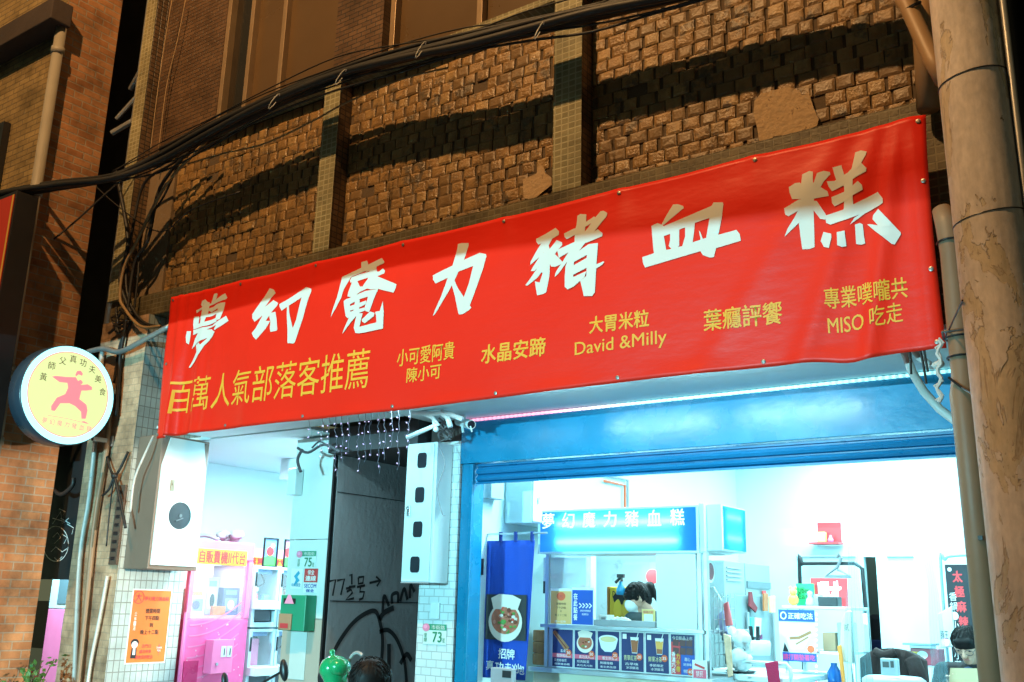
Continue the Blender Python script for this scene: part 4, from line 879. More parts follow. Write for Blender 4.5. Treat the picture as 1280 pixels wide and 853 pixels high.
# poster on the pier
def poster():
    g = FX(-8.206); u0, v0 = g.px(156.5, 829); u1, v1 = g.px(214, 739); e = empty('orange_poster', g((u0+u1)/2, v0), 'orange opening hours poster on the white tiled pier', 'poster')
    MB().rect(g, u0-.012, v0-.012, u1+.012, v1+.012, .001, .003).build('plastic_sleeve', PAPER, e)
    MB().rect(g, u0, v0, u1, v1, .005, .001).build('sheet', ORANGE, e)
    w_ = u1-u0; h = v1-v0
    def T(body, a, b, c, d, ink, name='lettering', bold=.015): MB().text(g, body, u0+a*w_, v0+b*h, u0+c*w_, v0+d*h, .009, bold=bold).build(name, ink, e)
    T('夢幻魔力豬血糕', .30, .855, .95, .915, INKR)
    T('營業時間', .36, .68, .74, .745, INK); T('下午四點', .36, .58, .74, .645, INK); T('到', .50, .485, .59, .545, INK); T('晚上十二點', .28, .385, .76, .45, INK)
    T('店門口', .36, .20, .60, .25, INKR); T('請勿停車', .31, .125, .62, .175, INKR); T('感謝您的配合', .22, .05, .68, .10, INKR)
    MB().text(g, '公休一週', u0+.08*w_, v0+.44*h, u0+.14*w_, v0+.70*h, .009, vertical=True).build('lettering', INKW, e)
    m = MB(); n = 24; hp = []
    for i in range(n):
        t = 2*math.pi*i/n; hp.append((u0+.82*w_ + .013*.085*w_*10*16*math.sin(t)**3/16*1.0, v0+.175*h + .0105*h*(13*math.cos(t)-5*math.cos(2*t)-2*math.cos(3*t)-math.cos(4*t))/1.6))
    m.poly(g, hp, .0085); m.build('heart', mat('rose heart', (.75, .08, .15), .5), e)
    T('THANK', .75, .185, .90, .21, INKW); T('YOU', .77, .145, .87, .17, INKW)
    m = MB(); cx, cz = u0+.14*w_, v0+.90*h; m.ribbon(g, [(cx+.055*math.cos(t*.3), cz+.055*math.sin(t*.3)) for t in range(22)], .008, .0085); m.ribbon(g, [(cx-.03, cz+.012), (cx+.03, cz+.012)], .01, .0085); m.ribbon(g, [(cx, cz+.035), (cx-.004, cz), (cx-.03, cz-.035)], .01, .0085); m.ribbon(g, [(cx, cz), (cx+.03, cz-.035)], .01, .0085); m.build('round_emblem', INKR, e)
    m = MB(); a, b = u0+.17*w_, v0+.06*h
    m.poly(g, [(a-.03, b), (a+.03, b), (a+.025, b+.09), (a-.025, b+.09)], .0085); m.disc(g, a, b+.135, .042, .035, .0083); m.disc(g, a, b+.118, .032, .03, .0088, mi=1); m.poly(g, [(a-.012, b+.03), (a+.016, b+.03), (a+.012, b+.09), (a-.012, b+.09)], .0088, mi=1); m.build('bowing_figure', [INK, PAPER], e)
poster()
# ------------------------------------------------------------------ under the canopy
IC = empty('icicle_lights', px(450, 520, Y=5.62), 'icicle string of tiny violet lights hanging over the dark passage', 'string lights')
BULB = emis('violet white bulb', (.66, .58, 1.0), 1.5); WIRE = mat('thin grey wire', (.16, .15, .20), .5)
bulb = None
for i, (x, y0, y1, w2) in enumerate(((386,528,548,4),(402,526,572,5),(411,526,562,4),(420,524,596,5),(428,524,580,4),(436,523,568,4),(448,522,590,5),(456,521,578,4),(463,520,570,4),(474,519,592,5),(481,518,575,4),(490,517,560,3),(498,516,588,4),(511,515,560,4))):
    P = []; n = int((y1-y0)/7)
    for k in range(n+1): P.append(px(x + (w2 if k % 2 else -w2)*.2 + 1.2*math.sin(k*1.1+i), y0 + (y1-y0)*k/n, Y=5.62 + .02*math.sin(i*2)))
    P[0].z = max(P[0].z, 3.03)
    st = MB().tube(P, .0019, 5).build('strand', WIRE, IC)
    for k in range(1, n+1, 2 if n > 6 else 1):
        d = Vector((random.choice((-1, 1))*.022, random.uniform(-.01, .01), random.uniform(-.006, .012)))
        if bulb is None:
            bulb = MB().tube([P[k], P[k] + d*.55], .0011, 5, 1).tube([P[k] + d*.55, P[k] + d], .0038, 6, 0).build('bulb', [BULB, WIRE], st); bp = Vector(P[k])
        else:
            c = bulb.copy(); COL.objects.link(c); c.parent = st
            c.location = (WP[bulb] - bp + P[k]) - WP[st]; c.rotation_euler = (0, random.uniform(-1, 1), random.uniform(0, 6))
def ledmat():
    m = bpy.data.materials.new('led tape'); m.use_nodes = True; nt = m.node_tree; N = nt.nodes; L = nt.links; p = N['Principled BSDF']
    g = N.new('ShaderNodeNewGeometry'); s = N.new('ShaderNodeSeparateXYZ'); L.new(g.outputs['Position'], s.inputs[0])
    mr = N.new('ShaderNodeMapRange'); mr.inputs[1].default_value = -4.1; mr.inputs[2].default_value = -3.3; L.new(s.outputs['X'], mr.inputs[0])
    mx = N.new('ShaderNodeMix'); mx.data_type = 'RGBA'; mx.inputs[6].default_value = (1, .30, .50, 1); mx.inputs[7].default_value = (.30, .95, 1, 1); L.new(mr.outputs[0], mx.inputs[0])
    f = N.new('ShaderNodeMath'); f.operation = 'MULTIPLY'; f.inputs[1].default_value = 24; L.new(s.outputs['X'], f.inputs[0])
    fr = N.new('ShaderNodeMath'); fr.operation = 'FRACT'; L.new(f.outputs[0], fr.inputs[0])
    gt = N.new('ShaderNodeMath'); gt.operation = 'GREATER_THAN'; gt.inputs[1].default_value = .45; L.new(fr.outputs[0], gt.inputs[0])
    st = N.new('ShaderNodeMapRange'); st.inputs[3].default_value = .7; st.inputs[4].default_value = 1.9; L.new(gt.outputs[0], st.inputs[0])
    L.new(mx.outputs[2], p.inputs['Emission Color']); L.new(st.outputs[0], p.inputs['Emission Strength']); return m
MB().box(-4.96, -1.0, 6.275, 6.288, 3.002, 3.022).build('led_strip', ledmat(), label='dotted pink and cyan light strip along the top of the blue beam', cat='light strip')
CM = empty('security_camera', px(580, 527, Y=6.15), 'small white bullet camera at the left end of the blue beam', 'camera')
a = px(573, 527, Y=6.22); b = px(589, 531, Y=6.02)
MB().tube([a, a.lerp(b, .9), b], [.034, .038, .038], 16).build('body', WHITE, CM, smooth=False)
MB().tube([b, b + (b-a).normalized()*.004], [.030, .030], 16).build('lens', mat('camera lens', (.02, .02, .03), .05), CM)
MB().tube([a.lerp(b, .4), a.lerp(b, .4) + Vector((0, .02, .06)), Vector((a.x, 6.16, 3.028))], .012, 8).build('mount', WHITE, CM)
m = MB(); m.tube(smoothpts([px(588,533,Y=6.0), px(590,540,Y=6.0)]), .006, 6); m.tube([px(577,528,Y=6.1), px(579,541,Y=6.1)], .01, 6); m.build('stub', WHITE, CM)
for P, r, lb in (([(516,515),(540,518),(552,516),(560,523),(563,534)], .022, 'bent white pipe under the soffit beside the camera'), ([(509,547),(530,538),(548,530),(540,522),(522,514)], .018, 'white angled rod above the meter box'), ([(553,515),(565,519),(578,524)], .020, 'short white conduit running to the security camera')):
    MB().tube([px(x, y, Y=5.85) for x, y in P], r, 10).build('white_pipe', WHITE, smooth=True, label=lb, cat='pipe')
m = MB(); m.ell(px(545,537,Y=5.85), .022, .022, .022); m.tube([px(545,537,Y=5.85), px(541,524,Y=5.85)], .012, 8); m.build('socket', WHITE, smooth=True, label='small white lamp socket above the meter box', cat='socket')
m = MB()
for k in range(9):
    P = [px(553 + random.uniform(-6, 12), 526 + i*8 + random.uniform(-4, 4), Y=6.05 + random.uniform(-.05, .1)) for i in range(4)]; m.tube(smoothpts(P), random.uniform(.003, .008), 6)
m.build('wire_tangle', mat('grey tangled wire', (.16, .16, .17), .6, .3), smooth=True, label='tangle of grey wires behind the meter box top', cat='wires')
m = MB(); m.tube(smoothpts([px(372,560,Y=6.0), px(385,566,Y=6.0), px(405,556,Y=6.0), px(425,565,Y=6.0)]), .012, 7); m.tube(smoothpts([px(378,562,Y=6.0), px(372,575,Y=6.0), px(376,590,Y=6.0)]), .014, 7); m.tube(smoothpts([px(390,560,Y=6), px(400,552,Y=6), px(412,560,Y=6)]), .008, 6)
m.build('hanging_wires', mat('dusty dark wire', (.06, .06, .07), .7, .3), smooth=True, label='dark wires drooping below the soffit at the claw shop corner', cat='wires')
m = MB(); m.box(-6.905, -6.80, 6.20, 6.297, 2.48, 2.72); m.build('fan_bracket', WHITE, bevel=.01, label='white box fixed high on the wall end over the claw shop', cat='fixture')
# ------------------------------------------------------------------ claw machines
g = FX(-8.2)
PM = empty('claw_machine', (-8.55, 6.62, 0), 'tall pink claw machine with an orange header strip', 'claw machine')
Y0, Y1 = 6.24, 7.0
MB().box(-9.1, -8.202, Y0, Y1, 0.0, 1.355).build('lower_body', HOTP, PM, bevel=.01)
MB().box(-9.1, -8.203, Y0, Y1, 1.93, 2.11).build('header', emis('backlit pink header', (1.0, .30, .54), .4), PM, bevel=.01)
MB().box(-9.1, -9.05, Y0, Y1, 1.36, 1.925).build('back_panel', LPINK, PM)
for a, b in ((Y0, Y0+.05), (Y1-.06, Y1)): MB().box(-8.26, -8.2, a, b, 1.36, 1.925).build('window_frame', PINK, PM, bevel=.004)
m = MB(); m.box(-8.225, -8.218, Y0+.051, Y1-.061, 1.36, 1.925); m.build('glass', clearish('machine glass', (.8, .9, .95), .12, .05), PM)
u0, v0 = g.px(250, 705); u1, v1 = g.px(309, 691)
MB().rect(g, u0-.05, v0, u1, v1+.012, .001, .004).build('name_strip', mat('orange strip', (.85, .38, .04), .4), PM)
MB().text(g, '自販賣機Ⅱ代台', u0-.02, v0+.012, u1-.02, v1, .008, bold=.03).build('lettering', INKR, PM)
for k in range(22):
    pass
m = MB()
for k in range(26):
    u = random.uniform(Y0+.04, Y1-.04); v = random.uniform(.75, 1.38); s = random.uniform(.006, .016); t0 = random.uniform(0, 1)
    m.poly(g, [(u + s*(1 if i % 2 == 0 else .45)*math.cos(t0+math.pi*i/5), v + s*(1 if i % 2 == 0 else .45)*math.sin(t0+math.pi*i/5)) for i in range(10)], .001)
for k in range(6): m.ribbon(g, [(Y0+.05+.6*t, .8+.1*k+.22*t*t) for t in [q/8 for q in range(9)]], .014, .0006+.0001*k, 1)
m.build('star_print', [mat('pale star print', (.85, .60, .70), .4), mat('pink swirl print', (.82, .22, .45), .4)], PM)
a0, b0 = g.px(253, 842); a1, b1 = g.px(281, 799)
cb = MB().box(-8.20, -8.08, a0, a1+.02, b0, b1).build('coin_box', PINK, PM, bevel=.006)
gg = FX(-8.08); m = MB(); m.rect(gg, a0+.10, b1-.16, a0+.155, b1-.06, .001, .004); m.rect(gg, a0+.17, b1-.16, a0+.225, b1-.06, .001, .004); m.rect(gg, a0+.13, b1-.145, a0+.14, b1-.08, .006, .002, 1); m.rect(gg, a0+.20, b1-.145, a0+.21, b1-.08, .006, .002, 1)
m.build('coin_slots', [PAPER, INK], cb); m = MB(); m.disc(gg, a0+.06, b0+.09, .014, off=.001, thick=.01); m.build('lock', STEEL, cb)
a0, b0 = g.px(222, 853); a1, b1 = g.px(243, 826); MB().rect(g, Y0+.02, .6, Y0+.19, b1, .001, .006).build('prize_door', mat('crimson flap', (.55, .02, .14), .3), PM, bevel=.003)
m = MB(); m.tube([g(Y0-.03, 0, .03), g(Y0-.03, 1.42, .03)], .02, 8); m.build('corner_post', HOTP, PM)
def prize(name, x, y0, y1, z0, z1, mt, label, det=None):
    o = empty(name, ((x)-.06, (y0+y1)/2, z0), label, 'toy box'); MB().box(x-.14, x, y0, y1, z0, z1).build('carton', mt, o, bevel=.003)
    if det:
        G = FX(x); m = MB(); h = z1-z0; w_ = y1-y0
        m.rect(G, y0+.12*w_, z0+.15*h, y1-.12*w_, z0+.62*h, .001, .001, 0); m.disc(G, (y0+y1)/2, z0+.38*h, w_*.22, h*.18, .003, mi=1, n=14); m.rect(G, y0+.15*w_, z1-.25*h, y1-.2*w_, z1-.1*h, .001, .001, 2); m.build('print', det, o)
MB().box(-9.04, -8.24, Y0+.06, Y1-.07, 1.358, 1.39).build('prize_deck', LPINK, PM)
LBLU = mat('light blue print', (.20, .38, .70), .4, .3, 20); DVIO = mat('dark violet print', (.10, .09, .26), .3, .4, 14)
def yy(x): return g.px(x, 760)[0]
prize('toy_box', -8.30, 6.30, 6.52, 1.392, 1.64, PAPER, 'white toy box with a blue wing print inside the pink machine', [LBLU, mat('dark blue wing', (.04, .05, .2), .4), ORANGE])
prize('toy_box', -8.34, 6.56, 6.70, 1.392, 1.76, mat('pale violet carton', (.62, .55, .75), .4), 'tall pale toy box in the middle of the pink machine', [PAPER, INK, LBLU])
prize('toy_box', -8.28, 6.72, 6.92, 1.392, 1.66, DVIO, 'dark violet toy box at the right in the pink machine', [mat('grey figure print', (.25, .25, .32), .3), PAPER, LBLU])
m = MB(); m.box(-8.29, -8.24, 6.58, 6.73, 1.392, 1.48); m.build('toy_box', ORANGE, bevel=.003, label='low orange carton lying at the front of the pink machine', cat='toy box')
m = MB(); m.box(-8.9, -8.70, 6.38, 6.9, 1.50, 1.90); m.build('poster_board', mat('pale picture board', (.80, .55, .50), .5, .4, 9), label='pale picture board at the back of the pink machine', cat='picture')
MB().tube(smoothpts([(-8.6, 6.45, 2.13), (-8.5, 6.58, 2.17), (-8.4, 6.66, 2.14), (-8.5, 6.75, 2.15)]), .02, 8).build('cable_coil', GREY, smooth=True, label='grey cable coil lying on top of the pink machine', cat='cable')
m = MB()
for k in range(9): m.ell((-8.45 + random.uniform(-.08, .08), 6.9 + random.uniform(-.12, .12), 2.15 + random.uniform(-.01, .05)), .06, .06, .045, 10, jit=.15)
m.build('plastic_bag', mat('crumpled grey bag', (.45, .45, .48), .4, .4, 14), smooth=True, label='crumpled grey bag on top of the pink machine', cat='bag')
MB().box(-8.75, -8.55, 7.03, 8.6, 1.89, 2.08).build('header_board', LPINK, label='pink header board behind the white machines', cat='sign', bevel=.005)
MB().rect(FX(-8.55), 7.06, 1.91, 8.5, 1.99, .001, .004).build('orange_strip', mat('orange strip', (.85, .38, .04), .4), label='orange strip with red lettering above the white machines', cat='sign')
MB().text(FX(-8.545), '自販賣機代工坊販賣機', 7.08, 1.922, 8.4, 1.98, .004, bold=.03).build('strip_lettering', INKR, bpy.data.objects['orange_strip'])
# white two storey machines
PALE = mat('pale blue white enamel', (.58, .74, .80), .35, .05)
def locker(y0, y1, label):
    e = empty('capsule_machine', (-8.45, (y0+y1)/2, 0), label, 'claw machine', 'white capsule machines stacked in the claw shop')
    for k, (z0, z1) in enumerate(((.10, 1.26), (1.275, 1.885))):
        zb = z0 + (.78 if k == 0 else .25)
        c = MB(); c.box(-8.9, -8.25, y0, y1, z0, z0+.02).box(-8.9, -8.25, y0, y1, z1-.02, z1).box(-8.9, -8.86, y0, y1, z0+.02, z1-.02).box(-8.86, -8.25, y0, y0+.015, z0+.02, z1-.02).box(-8.86, -8.25, y1-.015, y1, z0+.02, z1-.02)
        c.box(-8.86, -8.26, y0+.015, y1-.015, zb-.02, zb); cab = c.build('cabinet', PALE, e)
        fr = MB()
        for a, b in ((y0, y0+.035), (y1-.035, y1)): fr.box(-8.25, -8.20, a, b, z0, z1)
        fr.box(-8.25, -8.20, y0+.035, y1-.035, z1-.03, z1); fr.box(-8.25, -8.20, y0+.035, y1-.035, zb-.03, zb+.02); fr.box(-8.25, -8.20, y0+.035, y1-.035, z0, z0+.05); fr.build('door_frame', PALE, e, bevel=.004)
        MB().box(-8.23, -8.225, y0+.035, y1-.035, zb+.02, z1-.03).build('glass', clearish('machine glass', (.8, .9, .95), .12, .05), e)
        MB().box(-8.20, -8.06, y0-.01, y1-.05, zb-.07, zb+.01).build('control_shelf', WHITE, e, bevel=.004)
        m = MB(); m.box(-8.255, -8.252, y0+.05, y1-.05, z0+.06, zb-.08); m.build('prize_hatch', mat('grey hatch', (.10, .12, .14), .3), e)
        m = MB(); m.rect(FX(-8.2), y0+.008, zb+.16, y0+.028, zb+.30, .001, .004); m.build('lock_plate', INK, e)
        m = MB(); yc = (y0+y1)/2; m.tube([(-8.5, yc, z1-.02), (-8.5, yc, z1-.13)], .015); 
        for s in (-1, 0, 1): m.tube([(-8.5, yc, z1-.13), (-8.5+.02*s, yc+.07*s+.02, z1-.19), (-8.5, yc+.05*s+.01, z1-.24)], .008, 6)
        m.tube(smoothpts([(-8.45, yc+.10, z1-.04), (-8.40, yc+.13, z1-.16), (-8.44, yc+.05, z1-.22)]), .008, 6)
        m.build('claw', BLACK, e); m = MB(); m.box(-8.40, -8.27, y0+.05, y1-.05, z1-.075, z1-.025); m.build('lamp_bar', LBLU, e)
    return e
locker(7.035, 7.375, 'white capsule machine with a red toy figure, second from the street')
locker(7.385, 7.725, 'white capsule machine half hidden behind the wall end')
d = empty('toy_figure', (-8.36, 7.18, 1.546), 'small red and yellow toy figure inside the white machine', 'toy')
m = MB(); m.lathe((-8.36, 7.18, 1.526), [(.03, 0), (.045, .04), (.035, .085)], 14); m.build('body', RED, d, smooth=True)
MB().ell((-8.36, 7.18, 1.655), .04, .045, .042).build('head', mat('toy skin', (.75, .48, .34), .5), d, smooth=True); MB().ell((-8.365, 7.18, 1.683), .042, .046, .026).build('hair', INK, d, smooth=True); m = MB(); m.lathe((-8.36, 7.18, 1.525), [(.038, 0), (.047, .03)], 14); m.build('shorts', YELLOW, d, smooth=True)
m = MB(); m.box(-8.34, -8.28, 7.24, 7.33, 1.526, 1.60); m.build('toy_box', LBLU, bevel=.003, label='small blue box beside the red toy figure', cat='toy box')
m = MB(); m.ell((-8.4, 7.55, 1.58), .08, .10, .06); m.ell((-8.38, 7.62, 1.62), .05, .05, .05); m.build('plush_toy', mat('brown plush', (.25, .10, .06), .9, .3, 30, .5, 90), smooth=True, label='brown plush toy lying in the half hidden machine', cat='toy')
m = MB(); m.box(-8.40, -8.30, 7.06, 7.25, .88, 1.16); m.build('toy_box', PINK, bevel=.004, label='pink toy carton in the lower white machine', cat='toy box')
for x0, x1, lb, mt in ((327, 347, 'framed blue and green cartoon picture on top of the white machines', LBLU), (353, 366, 'framed picture half hidden by the wall end above the machines', LPINK)):
    G = FX(-8.30); u0, v0 = G.px(x0, 707); u1, v1 = G.px(x1, 679); e = empty('framed_picture', G((u0+u1)/2, v0), lb, 'picture')
    v0 = 1.887; v1 = v0+.30
    m = MB(); m.rect(G, u0, v0, u1, v0+.012, 0, .02); m.rect(G, u0, v1-.012, u1, v1, 0, .02); m.rect(G, u0, v0+.012, u0+.012, v1-.012, 0, .02); m.rect(G, u1-.012, v0+.012, u1, v1-.012, 0, .02); m.build('frame', BLACK, e)
    m = MB(); m.rect(G, u0+.013, v0+.013, u1-.013, v1-.013, .002, .002, 0); m.poly(G, [(u0+.013, v0+.013), (u1-.013, v0+.013), (u1-.013, v0+.10), ((u0+u1)/2, v0+.13), (u0+.013, v0+.09)], .006, mi=1); m.disc(G, (u0+u1)/2, v0+.16, .05, .05, .007, mi=2, n=14); m.disc(G, (u0+u1)/2+.03, v0+.22, .03, .025, .0075, mi=3, n=14); m.build('picture', [mt, mat('green print', (.10, .45, .10), .5), RED, PAPER], e)
# ------------------------------------------------------------------ black board and neighbour arcade
BB = empty('black_board', (-9.5, 5.62, 1.69), 'black board with chalk scribbles hung between the two houses', 'board')
MB().box(-9.93, -9.0, 5.60, 5.63, 1.695, 3.25).build('board', mat('black canvas', (.012, .012, .014), .6, .2, 5), BB)
f = FY(5.60); m = MB()
def ch(pts, w=.008): m.ribbon(f, [f.px(*p) for p in pts], w)
ch([(70+16*math.cos(t*.25)*.98, 680+22*math.sin(t*.25)) for t in range(27)])
for p in ([(66,672),(72,666),(76,672),(68,680)], [(64,690),(70,684),(78,690),(84,686)], [(78,668),(84,672),(80,680)], [(66,655),(76,640),(78,655),(86,648)], [(74,636),(82,640),(76,648),(88,655)], [(66,648),(80,652)], [(84,655),(92,660),(90,668)], [(68,697),(72,701),(78,696)]): ch(p)
m.build('chalk_scribble', mat('chalk', (.8, .8, .8), .8), BB)
n2 = empty('claw_machine', (-12.6, 8.0, 0), 'pink machine in the neighbouring arcade below the black board', 'claw machine')
MB().box(-12.9, -11.6, 7.6, 8.4, 0, 1.35).build('lower_body', PINK, n2, bevel=.01); MB().box(-12.9, -11.6, 7.6, 8.4, 1.355, 1.9).build('glass_case', PALE, n2, bevel=.01)
m = MB(); m.rect(FY(7.6), -12.7, 1.42, -11.8, 1.85, .001, .01); m.rect(FY(7.6), -12.5, 1.0, -12.0, 1.3, .001, .01); m.build('window', mat('dim machine window', (.12, .18, .22), .2), n2)
MB().box(-11.30, -11.24, 7.2, 7.26, 0, 3.0).build('post', BLACK, label='thin black post in the neighbouring arcade', cat='post')
# ------------------------------------------------------------------ plant at the pier foot
PL = empty('potted_plant', (-8.62, 5.02, 0), 'green potted shrub at the foot of the brick house', 'plant')
LEAF = mat('dark leaves', (.07, .16, .035), .5, .4, 9); REDL = mat('reddish leaves', (.28, .06, .06), .5, .3, 9)
MB().lathe((-8.62, 5.02, 0), [(.13, 0), (.17, .30), (.18, .30), (.18, .34), (.15, .34), (.14, .28), (0, .28)], 20).build('pot', mat('clay pot', (.25, .12, .07), .8, .2), PL, smooth=False)
m = MB(); lf = MB()
for k in range(26):
    a = random.uniform(0, 6.28); q = Vector((-8.62 + .12*math.cos(a), 5.02 + .10*math.sin(a), .30)); top_ = Vector((-8.62 + random.gauss(0, .13), 5.02 + random.gauss(0, .10), random.uniform(.66, 1.0))); m.tube([q, (q+top_)/2 + Vector((0, 0, .04)), top_], .005, 5)
    for j in range(26):
        c = q.lerp(top_, random.uniform(.35, 1.05)) + Vector((random.gauss(0, .03), random.gauss(0, .03), random.gauss(0, .02)))
        d = Vector((random.gauss(0, 1), random.gauss(0, 1), random.gauss(.2, .6))).normalized(); s = d.orthogonal().normalized(); L_ = random.uniform(.045, .085)
        lf.add([c, c + d*L_*.5 + s*L_*.28, c + d*L_, c + d*L_*.5 - s*L_*.28], [(0, 1, 2, 3)], 1 if random.random() < .12 else 0)
m.build('stems', mat('brown stems', (.10, .06, .03), .8), PL); lf.build('foliage', [LEAF, REDL], PL)
# ------------------------------------------------------------------ the food stall
ST = empty('food_stall', (-4.0, 7.4, 0), 'steel snack stall with a blue lit sign box and a row of menu cards', 'food stall')
FS = FY(7.10)
MB().box(-4.78, -3.24, 7.11, 7.95, .05, 1.045).build('counter_body', mat('cream counter panel', (.60, .64, .50), .4, .05), ST, bevel=.006)
MB().box(-4.80, -3.17, 7.06, 8.0, 1.048, 1.085).build('counter_edge', STEEL, ST, bevel=.004)
MB().rect(FY(7.11), -3.46, .75, -3.23, 1.0, .001, .004).build('green_panel', mat('bright green panel', (.03, .45, .08), .4), ST)
MB().box(-4.66, -3.26, 7.125, 7.16, 1.088, 1.395).build('menu_backing', STEEL, ST)
MB().box(-4.70, -3.24, 7.08, 7.95, 1.398, 1.425).build('shelf', STEEL, ST, bevel=.003)
for x in (-4.68, -3.30, -3.25): MB().box(x, x+.035, 7.115, 7.15, 1.088, 2.0).build('post', STEEL, ST, bevel=.003)
MB().box(-4.65, -4.25, 7.13, 7.135, 1.43, 1.985).build('glass_panel', clearish('stall glass', (.7, .85, .88), .35, .1), ST)
MB().box(-3.64, -3.305, 7.10, 7.125, 1.43, 1.985).build('white_panel', WHITE, ST, bevel=.003)
MB().box(-4.245, -3.645, 7.09, 7.13, 1.428, 1.475).build('window_sill', mat('dull steel sill', (.30, .31, .32), .4, .1, 8, metal=.6), ST, bevel=.003)
MB().box(-4.72, -3.72, 8.02, 8.05, 1.1, 2.30).build('back_board', mat('marbled grey board', (.42, .52, .54), .4, .25, 2.5, stain=(.30, .37, .39), stain_at=.58), ST)
# sign box: blue translucent panels with two tubes behind
def sbox():
    MB().box(-4.74, -3.275, 7.20, 7.60, 1.995, 2.345).build('sign_housing', mat('sign housing', (.55, .65, .70), .4), ST)
    pan = translucent('blue sign acrylic', (.05, .33, .76), .88)
    m = MB(); m.rect(FS, -4.735, 2.005, -3.28, 2.345, .002); m.build('sign_panel', pan, ST)
    fr = MB(); fr.box(-4.745, -4.725, 7.092, 7.20, 1.99, 2.352).box(-3.29, -3.27, 7.092, 7.20, 1.99, 2.352).box(-4.725, -3.29, 7.094, 7.20, 1.99, 2.006).box(-4.725, -3.29, 7.094, 7.20, 2.336, 2.352); fr.build('sign_frame', WHITE, ST, bevel=.002)
    for z, k in ((2.085, 1), (2.235, 1)): MB().tube([(-4.56, 7.122, z), (-3.45, 7.122, z)], .007, 8).build('tube', emis('fluorescent tube', (.80, 1.0, 1.0), 70), ST)
    lt = translucent('white sign acrylic', (.85, .95, .95), .8)
    WL = emis('backlit white lettering', (.85, 1, 1), 1.0)
    for i, chx in enumerate('夢幻魔力豬血糕'):
        u = -4.645 + i*.1995; MB().text(FS, chx, u-.062, 2.20, u+.062, 2.325, .006, bold=.02).build('sign_character', WL, ST)
    G = FX(-3.223)
    MB().box(-3.262, -3.228, 7.10, 7.62, 2.0, 2.36).build('corner_frame', WHITE, ST, bevel=.002)
    MB().box(-3.27, -3.227, 7.11, 7.14, 1.99, 2.365).build('corner_frame', WHITE, ST)
    m = MB(); m.rect(FX(-3.10), 7.16, 2.02, 7.60, 2.345, .002); m.build('side_sign_panel', pan, ST)
    m = MB()
    for z in (2.11, 2.27): m.tube([(-3.12, 7.24, z), (-3.12, 7.52, z)], .008, 8)
    m.build('tube', emis('side tube', (.75, 1.0, 1.0), 30), ST)
    MB().box(-3.227, -3.221, 7.145, 7.62, 2.01, 2.355).box(-3.22, -3.105, 7.145, 7.158, 2.01, 2.355).box(-3.22, -3.105, 7.602, 7.615, 2.01, 2.355).box(-3.22, -3.105, 7.16, 7.60, 2.347, 2.355).box(-3.22, -3.105, 7.16, 7.60, 2.01, 2.018).build('side_sign_housing', WHITE, ST)
sbox()
SKEW = mat('fried brown', (.34, .15, .05), .5, .45, 25); BUN = mat('pale bun', (.80, .72, .62), .6, .06); MEAT = mat('braised meat print', (.50, .14, .07), .4, .6, 30); HERB = mat('herb green', (.10, .28, .04), .5, .4, 20); SOUP = mat('soup print', (.72, .60, .30), .4, .1); TEA = mat('tea print', (.35, .10, .03), .4, .3, 14); MTEA = mat('orange tea print', (.75, .38, .07), .4, .3, 14); BADGE = mat('orange red badge', (.75, .12, .03), .5); BANDP = mat('rose band', (.75, .12, .20), .5); DARKCARD = mat('black food photo ground', (.02, .02, .022), .5)
